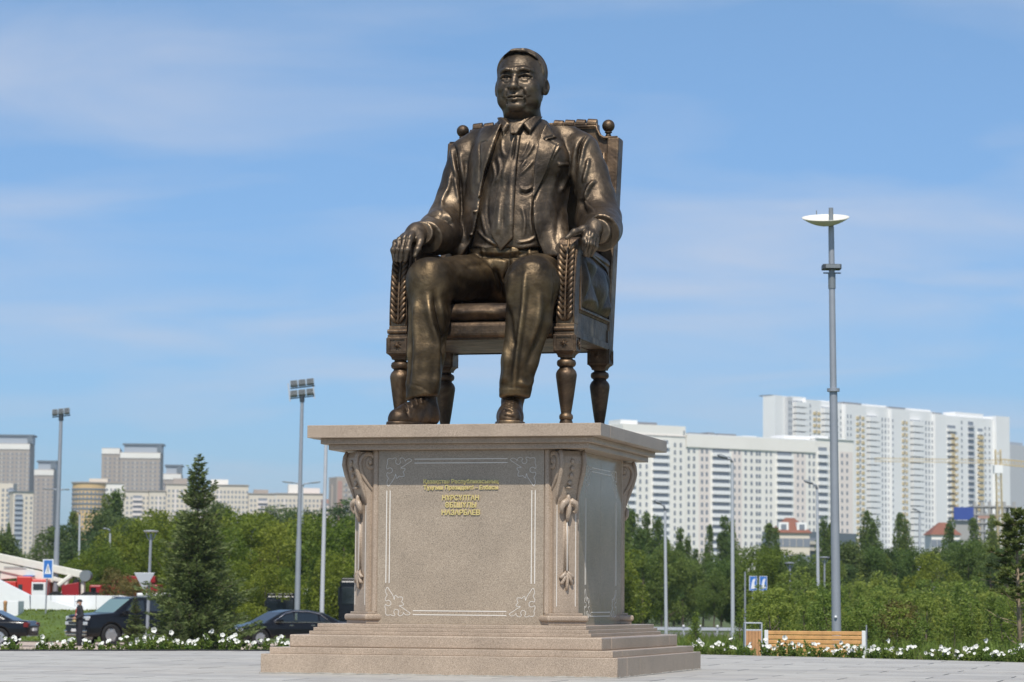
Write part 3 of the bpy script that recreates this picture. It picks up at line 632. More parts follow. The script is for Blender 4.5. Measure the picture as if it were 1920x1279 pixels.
# ------------------------------------------------------------------ shoes
def shoe(heel, toe, w, ank):
    heel = np.array(heel); toe = np.array(toe); d = toe-heel; ln = np.linalg.norm(d); d /= ln; mid = heel+d*ln*.55
    lo = np.minimum(heel, toe)-.35; hi = np.maximum(heel, toe)+.35; lo[2] = TOP-.03; hi[2] = ank[2]+.35
    c = Clay(lo, hi, .0115); z = TOP
    def P(t, h): q = heel+d*ln*t; return np.array([q[0], q[1], z+h])
    c.tube([(P(.10, .16), w*.74), (P(.4, .15), w*.82), (P(.72, .12), w*.95), (P(.92, .10), w*.80)], .05)
    c.tube([(P(.12, .2), w*.72), (ank, w*.80), (np.array(ank)+np.array([0, .02, .22]), w*.80)], .08)
    c.tube([(P(.35, .30), w*.62), (P(.62, .19), w*.66)], .10)
    c.half(P(0, .055), (0, 0, -1), .008)
    so_ = Clay(lo, hi, .0115); so_.tube([(P(.08, .03), w*.86), (P(.4, .03), w*.86), (P(.72, .03), w*1.05), (P(.95, .03), w*.84)], .01)
    so_.half(P(0, .068), (0, 0, 1), .006); so_.half(P(0, .0), (0, 0, -1), .004)
    return c, so_, P
for hl, te, ank, laces in ((L(812, 772, 1.72), L(742, 782, 1.02), L(797, 735, 1.62), [(762, 758), (797, 742)]), (L(960, 775, 1.90), L(955, 785, .98), L(963, 742, 1.62), [(954, 768), (956, 748)])):
    c, so_, P = shoe((hl[0], hl[1], TOP), (te[0], te[1], TOP), .165, ank)
    s = Sculpt(c, 1)
    (x0, y0), (x1, y1) = laces; nx, ny = (y1-y0), -(x1-x0); q = math.hypot(nx, ny); nx, ny = nx/q, ny/q
    for k in range(5):
        t = k/4; cx_, cy_ = x0+(x1-x0)*t, y0+(y1-y0)*t; e = 6 if k % 2 else -6
        s.stroke([(cx_-nx*7, cy_-ny*7+2), (cx_, cy_), (cx_+nx*7, cy_+ny*7-1)], 1.4, .012, False); s.stroke([(cx_-nx*6, cy_-ny*6-3), (cx_+nx*6, cy_+ny*6+3)], 1.1, .008, False)
    s.stroke([(x0-nx*10-2, y0-ny*10+5), (x0, y0+2), (x0+nx*10, y0+ny*10+3)], 1.8, -.02)
    s.stroke([(x0-nx*14, y0-ny*14+14), (x0+nx*13, y0+ny*13+12)], 2.0, -.012)
    s.grain(.004, 12); o = s.obj('shoe', M_BZ, st, OFF)
    Sculpt(so_, 1).obj('sole', M_BZ, o, (0, 0, 0)); o.children[0].location = tuple(-np.array(OFF))
# ------------------------------------------------------------------ hands and head: one continuous body mesh is hidden by the cloth, skin parts show
def hand(fingers, palm, lo, hi, k=.016):
    c = Clay(lo, hi, .0085)
    for p in palm: c.tube(p, .05, q=(1, 1, 1))
    for f in fingers: c.tube(f, k)
    return c
hy = 1.72
hf = [[A(750, 449, 1.90, .032), A(742, 455, 1.78, .036), A(737.5, 469, 1.70, .034), A(739, 487, 1.70, .026)],
      [A(757, 443, 1.90, .038), A(750, 450, 1.74, .038), A(745.5, 468, 1.65, .036), A(744, 488, 1.66, .027)],
      [A(764, 440, 1.90, .040), A(759.5, 447, 1.73, .040), A(754, 469, 1.63, .037), A(751, 489, 1.64, .028)],
      [A(773, 440, 1.92, .040), A(769, 447, 1.75, .040), A(764, 468, 1.65, .037), A(760, 488, 1.66, .028)],
      [A(788, 440, 2.00, .048), A(788, 453, 1.88, .044), A(783, 468, 1.80, .038), A(778, 480, 1.77, .028)]]
pm = [[A(790, 432, 2.32, .12), A(778, 436, 2.05, .105)], [A(781, 434, 2.1, .10), A(757, 447, 1.88, .058)], [A(782, 434, 2.1, .10), A(770, 445, 1.90, .062)], [A(786, 438, 2.1, .09), A(786, 450, 1.92, .055)]]
c = hand(hf, pm, (-1.25, 1.5, TOP+2.0), (-.45, 2.45, TOP+2.75))
s = Sculpt(c, 1)
for a, b in (((749, 447), (744, 452)), ((760, 441), (757, 446)), ((770, 441), (767, 446)), ((743, 466), (739, 470))): s.stroke([a, b], 2.4, .012, False)
for pts in ([(753, 452), (749, 462), (747, 478)], [(762, 450), (758, 465), (756, 480)], [(744, 458), (741, 470), (741, 480)]): s.stroke(pts, 1.3, -.012)
s.obj('hand', M_BZH, st, OFF)
hf = [[A(1107, 434, 2.02, .042), A(1100, 438, 1.88, .041), A(1097, 450, 1.80, .038), A(1095.5, 468, 1.82, .028)],
      [A(1111, 435, 2.02, .042), A(1106.5, 440, 1.86, .042), A(1103, 456, 1.78, .039), A(1098, 477, 1.82, .029)],
      [A(1115, 439, 2.02, .040), A(1112, 445, 1.88, .040), A(1109.5, 459, 1.82, .037), A(1103, 479, 1.85, .028)],
      [A(1119, 445, 2.04, .036), A(1117.5, 451, 1.92, .036), A(1116, 463, 1.88, .033), A(1109, 478, 1.90, .026)],
      [A(1110, 428, 2.05, .055), A(1094, 430, 1.92, .048), A(1077, 435, 1.82, .040), A(1063, 446, 1.78, .028)]]
pm = [[A(1120, 430, 2.32, .13), A(1114, 428, 2.12, .11)], [A(1113, 428, 2.12, .105), A(1104, 436, 1.98, .062)], [A(1114, 429, 2.12, .10), A(1115, 442, 1.99, .058)]]
c = hand(hf, pm, (1.05, 1.6, TOP+2.05), (1.75, 2.45, TOP+2.75))
s = Sculpt(c, 1)
for a, b in (((1101, 435), (1099, 440)), ((1106, 434), (1105, 440)), ((1112, 438), (1111, 443))): s.stroke([a, b], 2.4, .012, False)
for pts in ([(1101, 442), (1100, 455), (1097, 468)], [(1108, 445), (1106, 460), (1101, 476)], [(1114, 448), (1113, 462), (1107, 477)]): s.stroke(pts, 1.3, -.012)
s.obj('hand', M_BZH, st, OFF)
# shirt cuffs
for a, b, r in ((A(799, 443, 2.30, 0)[0], A(790, 437, 2.12, 0)[0], .150), (A(1127, 437, 2.28, 0)[0], A(1121, 434, 2.10, 0)[0], .155)):
    c = Clay(np.minimum(a, b)-.3, np.maximum(a, b)+.3, .011); c.tube([(a, r), (b, r)], .01, flat=True); Sculpt(c, 1).obj('shirt_cuff', M_BZS, st, OFF)
# head
HC = L(977, 148, 3.08)+np.array([0, 0, -.065])
hc = lambda x, y, z: HC+np.array([x, y, z])
c = Clay(HC+np.array([-.40, -.52, -.60]), HC+np.array([.40, .48, .52]), .0085)
c.ell(hc(0, .05, .135), (.308, .355, .298), .05)
c.ell(hc(0, .03, .02), (.305, .33, .25), .05)
c.ell(hc(0, -.07, -.12), (.276, .27, .27), .10)
c.ell(hc(0, -.09, -.27), (.205, .20, .125), .07)
for sx in (-1, 1):
    c.ell(hc(sx*.160, -.205, -.085), (.095, .085, .085), .06)
    c.ell(hc(sx*.195, -.09, -.225), (.08, .14, .10), .07)
c.ell(hc(0, -.275, -.335), (.10, .06, .055), .06)
c.ell(hc(0, -.06, -.385), (.19, .20, .07), .07)
c.tube([(hc(-.19, -.235, .118), .03), (hc(-.10, -.302, .132), .032), (hc(0, -.315, .115), .03), (hc(.10, -.302, .132), .032), (hc(.19, -.235, .118), .03)], .045)
for sx in (-1, 1):
    c.ell(hc(sx*.130, -.345, .045), (.085, .065, .052), .05, 'sub')
    c.ell(hc(sx*.134, -.226, .043), (.084, .060, .054), .025)
c.tube([(hc(0, -.300, .085), .028), (hc(0, -.335, .0), .033), (hc(0, -.375, -.085), .042)], .03)
c.ell(hc(0, -.385, -.10), (.050, .045, .038), .025)
for sx in (-1, 1):
    c.ell(hc(sx*.050, -.335, -.112), (.030, .042, .028), .02); c.ell(hc(sx*.024, -.375, -.140), (.014, .022, .014), .01, 'sub')
c.ell(hc(0, -.285, -.20), (.115, .065, .075), .05)
c.tube([(hc(-.092, -.288, -.224), .013), (hc(-.035, -.338, -.205), .02), (hc(0, -.342, -.211), .018), (hc(.035, -.338, -.205), .02), (hc(.092, -.288, -.224), .013)], .018)
c.tube([(hc(-.075, -.298, -.243), .013), (hc(0, -.335, -.252), .026), (hc(.075, -.298, -.243), .013)], .018)
c.tube([(hc(0, .08, -.20), .225), (hc(0, .09, -.45), .235), (hc(0, .10, -.64), .25)], .08)
for sx in (-1, 1):
    e = hc(sx*.316, .030, -.045); c.ell(e, (.040, .072, .112), .02, rot=(math.radians(-8), 0, sx*math.radians(-22)))
    c.ell(e+np.array([sx*.024, -.02, .012]), (.018, .040, .062), .012, 'sub', rot=(math.radians(-8), 0, sx*math.radians(-22)))
    c.ell(hc(sx*.305, .01, -.115), (.026, .034, .036), .02)
s = Sculpt(c, 2)
for sx in (-1, 1):
    def fp(x, z, y=-.27):
        q = HC+np.array([sx*x*1.08, y, z]); w = toworld(q[None])[0]; u = project(w); return (float(u[0]), float(u[1]))
    s.stroke([fp(.050, .030, -.30), fp(.09, .050, -.30), fp(.135, .052, -.30), fp(.190, .030, -.25)], 1.5, -.030, False)      # lash line
    s.stroke([fp(.055, .040, -.30), fp(.09, .066, -.30), fp(.135, .068, -.30), fp(.19, .045, -.25)], 1.6, .018)             # upper lid
    s.stroke([fp(.060, .022, -.30), fp(.10, .014, -.30), fp(.150, .016, -.28), fp(.185, .028, -.25)], 1.3, .014)
    s.stroke([fp(.085, .033, -.30), fp(.155, .036, -.28)], 2.0, -.024)
    s.stroke([fp(.055, .0, -.30), fp(.10, -.028, -.29), fp(.16, -.018, -.26)], 1.7, -.011)                                  # bag crease
    s.stroke([fp(.062, .012, -.30), fp(.10, -.008, -.29), fp(.155, -.002, -.26)], 2.0, .008)
    s.stroke([fp(.050, .128, -.31), fp(.11, .142, -.30), fp(.19, .120, -.23)], 2.6, .016)
    s.stroke([fp(.058, .094, -.31), fp(.10, .100, -.30), fp(.17, .092, -.25)], 2.0, -.014)
    s.stroke([fp(.068, -.095, -.33), fp(.105, -.150, -.29), fp(.122, -.215, -.26)], 2.2, -.017)                             # nose-mouth fold
    s.stroke([fp(.10, -.105, -.28), fp(.135, -.16, -.25), fp(.15, -.21, -.22)], 4, .014)
    s.stroke([fp(.105, -.235, -.27), fp(.118, -.27, -.25), fp(.11, -.305, -.24)], 2.2, -.014)
    s.stroke([fp(.022, .12, -.31), fp(.018, .155, -.31)], 1.4, -.010)
fp0 = lambda x, z, y=-.33: tuple(float(a) for a in project(toworld((HC+np.array([x, y, z]))[None])[0]))
s.stroke([fp0(-.098, -.228, -.29), fp0(-.04, -.226), fp0(0, -.231), fp0(.04, -.226), fp0(.098, -.228, -.29)], 1.2, -.030, False)
s.stroke([fp0(0, -.155, -.35), fp0(0, -.195, -.35)], 1.8, -.014); s.stroke([fp0(-.05, -.287), fp0(0, -.293), fp0(.05, -.287)], 2.6, -.008)
s.stroke([fp0(-.12, .19, -.28), fp0(0, .196, -.3), fp0(.12, .19, -.28)], 2.2, -.003); s.stroke([fp0(-.11, .235, -.27), fp0(0, .242, -.28), fp0(.11, .235, -.27)], 2.2, -.003)
s.stroke([fp0(-.11, -.395, -.2), fp0(0, -.415, -.24), fp0(.12, -.395, -.2)], 3, -.012)
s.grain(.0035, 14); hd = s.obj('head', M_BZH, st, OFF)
# hair, swept across from a side parting
c = Clay(HC+np.array([-.40, -.42, -.36]), HC+np.array([.40, .50, .56]), .0085)
c.ell(hc(0, .060, .150), (.322, .370, .312), .03)
c.tube([(hc(-.165, -.175, .325), .025), (hc(-.06, -.215, .374), .038), (hc(.08, -.195, .378), .040), (hc(.20, -.12, .315), .035)], .05)
c.ell(hc(0, .12, -.12), (.255, .265, .20), .05)
g = np.ix_(c.ax[0]-HC[0], c.ax[1]-HC[1], c.ax[2]-HC[2])
line = [L(px, py, HC[1]-.17)-HC for px, py in ((943, 110), (948, 103), (956, 99.5), (969, 97.0), (985, 98.5), (999, 103), (1008, 112), (1013, 126), (1015, 140), (1018, 152))]
pg = [(q[0], q[2]) for q in line]+[(.6, -.05), (.6, .8), (-.6, .8), (line[0][0], .6)]
d1 = poly_sd(*np.meshgrid(c.ax[0]-HC[0], c.ax[2]-HC[2], indexing='ij'), pg)[:, None, :]
side = -(g[1]+.02+.30*np.clip(g[2], 0, .4))*.9; side = np.maximum(side, -(g[2]+.26)); side = np.maximum(side, -(g[1]-.02-.0*g[2])-9*(g[2] > -.03)) 
c.D = smooth_min_max(c.D, np.minimum(d1, side).astype(np.float32), .010).astype(np.float32)
s = Sculpt(c, 1)
x, y, z = (s.V-HC).T
ph = (y*1.0-.35*x*x)*52+x*14+1.5*np.sin(x*9); s.V += s.N*(.0075*np.sin(ph)*np.clip(z*6, 0, 1)+.004*np.sin(z*60+y*40)*np.clip(1-z*6, 0, 1))[:, None]
s.refresh(); s.stroke([(948, 100), (962, 92), (985, 92), (1005, 102)], 1.6, -.014).stroke([(955, 97), (975, 92), (998, 98)], 1.3, .010)
h = s.obj('hair', M_BZH, hd, OFF); h.location = (0, 0, 0)
print('statue', time.time()-T0)
# ================================================================== the bronze armchair
CH_Y = 2.85
ch = thing('armchair', 'carved bronze armchair with turned legs, ball finials and tufted sides under the seated figure', 'armchair', toworld(np.array([[0, CH_Y, TOP]]))[0], -TH)
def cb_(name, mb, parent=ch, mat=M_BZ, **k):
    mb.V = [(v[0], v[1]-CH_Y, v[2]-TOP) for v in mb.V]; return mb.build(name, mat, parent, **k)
yf, yk = 1.9, 3.8
zf = lambda py: float(L(1064, py, yf)[2])
px2m = 34.1/F
zz = {k: zf(k) for k in (570, 608, 628, 661, 676, 683, 690, 702, 735, 769, 772, 776, 780)}
def leg(x, y):
    r = px2m; m = MB(); T = Matrix.Translation((x, y, 0)); zt = TOP
    prof = [(12.5*r, zt), (13*r, zt+.03), (12.5*r, zt+.10), (11*r, zt+.125), (12.5*r, zt+.135), (13.3*r, zt+.16), (12.5*r, zt+.185), (10*r, zt+.20), (9.8*r, zt+.215)]
    s0 = zt+.215; e0 = zz[690]-.005; nseg = 22
    for i in range(1, nseg+1):
        t = i/nseg; rad = 9.8+(20-9.8)*min(1, (t/.84)**.9) if t < .84 else 20*math.sqrt(max(0, 1-((t-.84)/.16)**2*.55))
        prof.append((rad*r, s0+(e0-s0)*t))
    prof += [(13*r, zz[690]+.005)]
    for i in range(9):
        a = -math.pi/2+math.pi*i/8; prof.append(((14+4.2*math.cos(a))*r, (zz[690]+zz[676])/2+.012+math.sin(a)*.042))
    prof += [(11.5*r, zz[676]+.02), (12.2*r, zz[676]+.04)]
    m.lathe(prof, 28, T); o = cb_('leg', m, auto=50)
    # flared neck into the square block
    m = MB(); rings = []
    for t in (0, .3, .6, .85, 1):
        w = .088+(.128-.088)*t**2.2; z = zz[676]+.035+(zz[661]-zz[676]-.035)*t; rings.append([(x-w, y-w, z), (x+w, y-w, z), (x+w, y+w, z), (x-w, y+w, z)])
    m.loft(rings); w = .136; m.box(x-w, x+w, y-w, y+w, zz[661], zz[628]+(.22 if y > 3 else 0)); b = cb_('leg_block', m, bevel=.006)
    for nx_, ny_ in ((0, -1), (1 if x > 0 else -1, 0)):
        mm = MB(); Rm = Matrix.Translation((x+nx_*w, y+ny_*w, (zz[661]+zz[628])/2)) @ Matrix.Rotation(math.atan2(nx_, -ny_), 4, 'Z')
        h = (zz[628]-zz[661])/2-.012
        for a, b_, c_, d_ in ((-.118, .118, h-.022, h), (-.118, .118, -h, -h+.022), (-.118, -.094, -h+.022, h-.022), (.094, .118, -h+.022, h-.022)): mm.box(a, b_, -.016, 0, c_, d_, Rm)
        cb_('block_frame', mm, b, bevel=.003).location = (0, 0, 0)
        mm = MB()
        for k in range(8):
            a = math.pi/4*k+.4; tip = (math.cos(a)*.062, -.012, math.sin(a)*.062); l_ = (math.cos(a+.4)*.024, -.016, math.sin(a+.4)*.024); r_ = (math.cos(a-.4)*.024, -.016, math.sin(a-.4)*.024)
            mm.add([(0, -.032, 0), l_, tip, r_, (0, 0, 0)], [(0, 1, 2), (0, 2, 3), (1, 4, 2), (2, 4, 3)], Rm)
        mm.ball((0, -.026, 0), .016, 8, 6, Rm); cb_('rosette', mm, b)
for x, y in ((1.055, yf), (-1.055, yf), (1.03, yk), (-1.03, yk)): leg(x, y)
zr0, zr1 = 4.05, 4.27
m = MB(); m.box(-.92, .92, yf-.075, yf+.09, zr0+.02, zr1); cb_('front_rail', m, bevel=.055, seg=4)
m = MB(); m.box(-.94, .94, yf+.0, yk-.0, zr0, zr0+.06); cb_('seat_board', m, bevel=.004)
for s_ in (-1, 1):
    m = MB(); m.box(s_*.92, s_*1.17, yf+.13, yk-.13, zr0+.01, zr0+.10).box(s_*.92, s_*1.15, yf+.13, yk-.03, zr0+.10, zr0+.34); cb_('side_rail', m, bevel=.008)
m = MB(); m.box(-.92, .92, yk-.1, yk+.1, zr0+.0, zr1); cb_('back_rail', m, bevel=.01)
# seat cushion: crowned pad above a piped roll
def pad(x0, x1, y0, y1, z0, z1, rad, cr=.05, nx=26, ny=20):
    cpad = Clay((x0-.1, y0-.1, z0-.1), (x1+.1, y1+.1, z1+.2), .022)
    g = np.ix_(*cpad.ax); cx_, cy_, cz_ = (x0+x1)/2, (y0+y1)/2, (z0+z1)/2
    q = [np.abs(g[0]-cx_)-(x1-x0)/2+rad, np.abs(g[1]-cy_)-(y1-y0)/2+rad, np.abs(g[2]-cz_)-(z1-z0)/2+rad]
    cpad.D = (np.sqrt(sum(np.maximum(a, 0)**2 for a in q))+np.minimum(np.maximum(np.maximum(q[0], q[1]), q[2]), 0)-rad).astype(np.float32)
    return cpad
cp = pad(-.90, .92, yf-.10, yk-.15, zr1+.02, zf(568)+.02, .12); s = Sculpt(cp, 1)
for pts in ([(850, 588), (900, 584), (940, 588)], [(855, 600), (900, 603), (940, 600)]): s.stroke(pts, 4, .015)
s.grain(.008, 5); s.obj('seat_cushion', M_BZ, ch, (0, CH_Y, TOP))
# arms
za = float(L(1075, 452, 2.0)[2]); zb_ = zz[608]
for s_ in (-1, 1):
    m = MB(); m.box(s_*.90, s_*1.155, yf+.10, yk-.02, zr0+.34, za-.10); arm = cb_('arm', m, bevel=.02)
    m = MB(); n = 14; rings = []
    for i in range(n+1):
        y = 1.98+(yk-.1-1.98)*i/n; h = za-.10; e = []
        for k in range(13):
            a = math.pi*k/12; e.append((s_*1.03+.150*math.cos(a)*(1), y, h+.115*math.sin(a)+.02*math.sin(math.pi*i/n)))
        e.append((s_*1.02-.10, y, h-.05)); e.append((s_*1.02+.10, y, h-.05)); rings.append(e)
    m.loft(rings); cb_('arm_pad', m, auto=50)
    # post, gently curving back towards the scroll
    x0 = s_*1.06; n = 16; rings = []
    def py_(t): return 1.80+.16*t**2.2
    for i in range(n+1):
        t = i/n; z = zb_+(za-.03-zb_)*t; w = .116+.004*t; y = py_(t)
        rings.append([(x0-w, y, z), (x0+w, y, z), (x0+w, y+.22, z), (x0-w, y+.22, z)])
    m = MB(); m.loft(rings); post = cb_('arm_post', m, bevel=.008)
    m = MB(); ax0 = x0
    for k in range(17):
        a = math.pi*k/16
    m.tube([(x0-.122, 2.06, za-.06), (x0+.122, 2.06, za-.06)], .115, 22); cb_('scroll', m, bevel=.008)
    m = MB(); m.tube([(x0, py_(i/14)-.012+(.10 if i == 15 else 0), zb_+.03+(za-.0-zb_-.03)*i/14) for i in range(15)]+[(x0, 2.0, za+.045), (x0, 2.08, za+.06)], [.014]*15+[.013, .01], 8)
    for e in (-1, 1): m.tube([(x0+e*.104, py_(i/10)-.002, zb_+.02+(za-.05-zb_)*i/10) for i in range(11)], .011, 6)
    cb_('post_rib', m, smooth=True)
    m = MB()
    for i in range(13):
        t = (i+.3)/13.6; z = zb_+.05+(za-.08-zb_)*t; y = py_(t)-.004
        for e in (-1, 1):
            pts = [(x0+e*.016, y-.004, z-.035), (x0+e*.045, y-.030, z+.0), (x0+e*.076, y-.034, z+.048), (x0+e*.092, y-.014, z+.088)]
            m.tube([crp for crp in crom([np.array(p) for p in pts], 3)], [.009, .014, .019, .022, .025, .026, .024, .021, .016, .01][:len(crom([np.array(p) for p in pts], 3))], 7)
    cb_('carved_leaves', m, smooth=True)
    m = MB(); m.box(x0-.125, x0+.125, yf-.135, yf+.11, zz[628]+.0, zz[628]+.03).tube([(x0-.125, yf-.13, zz[628]+.065), (x0+.125, yf-.13, zz[628]+.065)], .03, 10).box(x0-.115, x0+.115, yf-.11, yf+.11, zz[628]+.03, zz[608]); cb_('post_base', m, bevel=.004)
    # framed, tufted outer side
    xo = s_*1.155; y0, y1 = 2.14, 3.66; z0, z1 = zr0+.40, za-.20
    outl = lambda o: [(y0-o, z0-o), (y1+o, z0-o), (y1+o, z1-.18)]+[(y1+o-(.30+o)*(1-math.cos(a)), z1-.18+(.22+o)*math.sin(a)) for a in (.3, .6, .9, 1.2, 1.5)]+[(y0+.45, z1+.10+o), (y0-o+.1, z1+.12+o), (y0-o, z1+.04+o)]
    m = MB(); a_, b_ = outl(.03), outl(.0); nn = len(a_)
    V = [(xo, p[0], p[1]) for p in a_]+[(xo, p[0], p[1]) for p in b_]+[(xo+s_*.03, p[0], p[1]) for p in a_]+[(xo+s_*.03, p[0], p[1]) for p in b_]
    Fc = []
    for i in range(nn):
        j = (i+1) % nn; Fc += [(2*nn+i, 2*nn+j, 3*nn+j, 3*nn+i), (i, j, 2*nn+j, 2*nn+i), (nn+i, nn+j, 3*nn+j, 3*nn+i)]
    m.add(V, Fc); cb_('panel_frame', m, bevel=.005)
    gy, gz = 60, 60; V = []; Fc = []; zt_ = z1+.12
    pol = np.array(b_)
    Yg, Zg = np.meshgrid(np.linspace(y0, y1, gy), np.linspace(z0, zt_, gz), indexing='ij'); sdp = poly_sd(Yg, Zg, b_)
    for i in range(gy):
        for j in range(gz):
            y, z = Yg[i, j], Zg[i, j]; e = min(1, max(0, -sdp[i, j]/.14))
            u = (y-y0)/(y1-y0)*3.0; v = (z-z0)/(zt_-z0)*2.2
            tuft = abs(math.sin(math.pi*(u+v)/2))*abs(math.sin(math.pi*(u-v)/2+.3))
            V.append((xo+s_*(-.01+.055*math.sin(e*math.pi/2)+.060*tuft**.85*e if sdp[i, j] < .0 else -.02), y, z))
    for i in range(gy-1):
        for j in range(gz-1): Fc.append((i*gz+j, (i+1)*gz+j, (i+1)*gz+j+1, i*gz+j+1))
    m = MB(); m.add(V, Fc); cb_('tufted_panel', m, smooth=True)
# back: frame with stepped crest, leaning slightly
def lean(v): return (v[0], v[1]+.10*max(0, v[2]-4.2), v[2])
def leaned(mb): mb.V = [lean(v) for v in mb.V]; return mb
X0 = .075
topz = 6.865; crz = 7.065
half = [(1.05, zr0+.0), (1.15, topz), (.95, topz), (.905, topz+.01), (.88, topz+.05), (.85, topz+.12), (.845, crz), (.42, crz+.03)]
outl = [(X0+x, z) for x, z in half]+[(X0-x, z) for x, z in half[::-1]]
m = MB(); m.prism(outl, 3.76, 3.92); cb_('back_board', leaned(m), bevel=.012)
for s_ in (-1, 1):
    m = MB(); m.loft([[(X0*(z-zr0)/2.8+s_*a, y, z) for a, y in ((wi, 3.70), (wo_, 3.70), (wo_, 3.97), (wi, 3.97))] for z, wi, wo_ in ((zr0-.02, .98, 1.165), (topz-.005, 1.0, 1.155))]); cb_('back_stile', leaned(m), bevel=.018)
    m = MB(); m.tube([(X0+s_*.95, 3.745, 4.5), (X0+s_*.95, 3.745, 6.66), (X0+s_*.6, 3.745, 6.66), (X0, 3.745, 6.66)], .026, 8).tube([(X0+s_*.875, 3.755, 4.5), (X0+s_*.875, 3.755, 6.57), (X0, 3.755, 6.57)], .018, 6); cb_('back_moulding', leaned(m), smooth=True)
    m = MB(); m.tube([(X0+s_*1.13, 3.72, topz-.005), (X0+s_*.95, 3.72, topz-.005), (X0+s_*.895, 3.72, topz+.03), (X0+s_*.855, 3.72, topz+.11), (X0+s_*.845, 3.72, topz+.15), (X0+s_*.81, 3.72, topz+.155), (X0+s_*.5, 3.72, topz+.155)], .02, 8); cb_('crest_moulding', leaned(m), smooth=True)
    for k in range(4):
        xa = X0+s_*(.835-k*.15); xb_ = X0+s_*(.835-k*.15-.125)
        m = MB(); m.tube([(xa, 3.80, crz+.0), (xb_, 3.80, crz+.012)], .062, 14); cb_('crest_roll', leaned(m), bevel=.008)
    f_ = lean((X0+s_*.985, 3.83, topz)); T = Matrix.Translation((f_[0], f_[1], topz))
    m = MB(); r0 = .083
    prof = [(.085, -.01), (.085, .012), (.05, .022), (.032, .05), (.032, .07), (.048, .078), (.048, .09), (.035, .098)]+[(r0*math.cos(a), .168+r0*math.sin(a)) for a in np.linspace(-1.1, 1.5, 14)]
    m.lathe(prof, 24, T); cb_('finial', m, auto=45)
# padded inner back
cp = pad(-.80, .86, 3.60, 3.80, zr1+.2, 6.5, .09); s = Sculpt(cp, 1); s.V[:, 1] += .10*np.maximum(0, s.V[:, 2]-4.2); s.obj('back_pad', M_BZ, ch, (0, CH_Y, TOP))
# ================================================================== ground, plaza, flower border
M_TILE = [simple('paving_%d' % i, c, .6, var=.14, vs=2.2, bump=.15, bs=90) for i, c in enumerate(((.425, .405, .362), (.455, .435, .39), (.39, .37, .335), (.44, .415, .37)))]
M_JOINT = simple('joint_sand', (.17, .165, .15), .9)
M_SOIL = simple('soil', (.07, .05, .035), .95, var=.3, vs=8, bump=.6, bs=20)
M_EDGE = simple('black_edging', (.02, .02, .022), .5)
edge_pts = crom([(-30, 28), (-20, 38), (-13.5, 42.6), (-8.3, 45.45), (-4.1, 47.25), (0, 47.8), (3.15, 46.9), (7.7, 42.4), (11.5, 37.0), (16, 28)], 8)
plz = [tuple(p) for p in edge_pts]+[(16, 5), (-30, 5)]
def cliphull(poly, hull):
    # keep the part of poly inside the convex hull
    out = poly; n = len(hull); area = sum(hull[i][0]*hull[(i+1) % n][1]-hull[(i+1) % n][0]*hull[i][1] for i in range(n)); sg = 1 if area > 0 else -1
    for i in range(n):
        a, b = hull[i], hull[(i+1) % n]; f = lambda p: sg*((b[0]-a[0])*(p[1]-a[1])-(b[1]-a[1])*(p[0]-a[0])); new = []
        for j in range(len(out)):
            p, q = out[j], out[(j+1) % len(out)]; fp_, fq = f(p), f(q)
            if fp_ >= 0: new.append(p)
            if (fp_ >= 0) != (fq >= 0):
                t = fp_/(fp_-fq); new.append((p[0]+(q[0]-p[0])*t, p[1]+(q[1]-p[1])*t))
        out = new
        if len(out) < 3: return []
    return out
def slab_mesh(polys, z0, z1):
    m = MB()
    for P in polys:
        n = len(P); m.add([(x, y, z0) for x, y in P]+[(x, y, z1) for x, y in P], [tuple(range(n))[::-1], tuple(range(n, 2*n))]+[(i, (i+1) % n, (i+1) % n+n, i+n) for i in range(n)])
    return m
plaza = slab_mesh([plz], -.6, -.012).build('plaza', M_JOINT, kind='structure')
tl, tw, g = 1.8, .9, .015; tiles = []
for r_ in range(-10, 28):
    for c_ in range(-14, 14):
        x0 = c_*tl+(tl/2 if r_ % 2 else 0); y0 = r_*tw
        if x0 > -2.1 and x0+tl < 2.1 and y0 > .05 and y0+tw < 4.85: continue
        P = []
        for u, v in ((x0+g, y0+g), (x0+tl-g, y0+g), (x0+tl-g, y0+tw-g), (x0+g, y0+tw-g)):
            q = ORG+EX*u+EY*v; P.append((float(q[0]), float(q[1])))
        cx_ = sum(p[0] for p in P)/4; cy_ = sum(p[1] for p in P)/4
        if cy_ < 28.8 or abs(cx_+.3) > cy_*.215+1: continue
        P = cliphull(P, plz)
        if len(P) >= 3: tiles.append((cy_, P))
tiles.sort(key=lambda t: t[0])
for i, (d, P) in enumerate(tiles[:300]):
    zt = -.001+random.uniform(-.002, .001); slab_mesh([P], -.012, zt).build('paving_slab', M_TILE[random.randrange(4)], plaza)
if len(tiles) > 300: slab_mesh([P for d, P in tiles[300:]], -.012, -.001).build('paving_slab', M_TILE[0], plaza, kind='stuff')
# outer plaza floor beyond the view, and the near field under the camera
# terrain
def tz(x, y):
    y = y-6*max(0, abs(x)-9)*0
    if y < 46: return -.62
    if y < 100: return -.42-.58*min(1, (y-46)/46.)
    return -1.0
def terr(x, y):
    z = tz(x, y)
    # lawn mound on the left behind the cars
    if x < -12:
        t = min(1, max(0, (y-119)/11.)); t = t*t*(3-2*t); w = min(1, max(0, (-12-x)/4.)); z += 1.22*t*w*(1-min(1, max(0, (y-150)/40)))
    return z
ys = list(np.linspace(-60, 40, 8))+list(np.arange(44, 170, 3.0))+[180, 200, 230, 270, 330, 420, 550, 800, 1200, 2000, 3500, 6000, 12000]
xs = [-12000, -5000, -2500, -1200, -600, -300, -150, -90, -60, -45]+list(np.arange(-40, 41, 4.0))+[45, 60, 90, 150, 300, 600, 1200, 2500, 5000, 12000]
V = []; Fc = []; nx_ = len(xs)
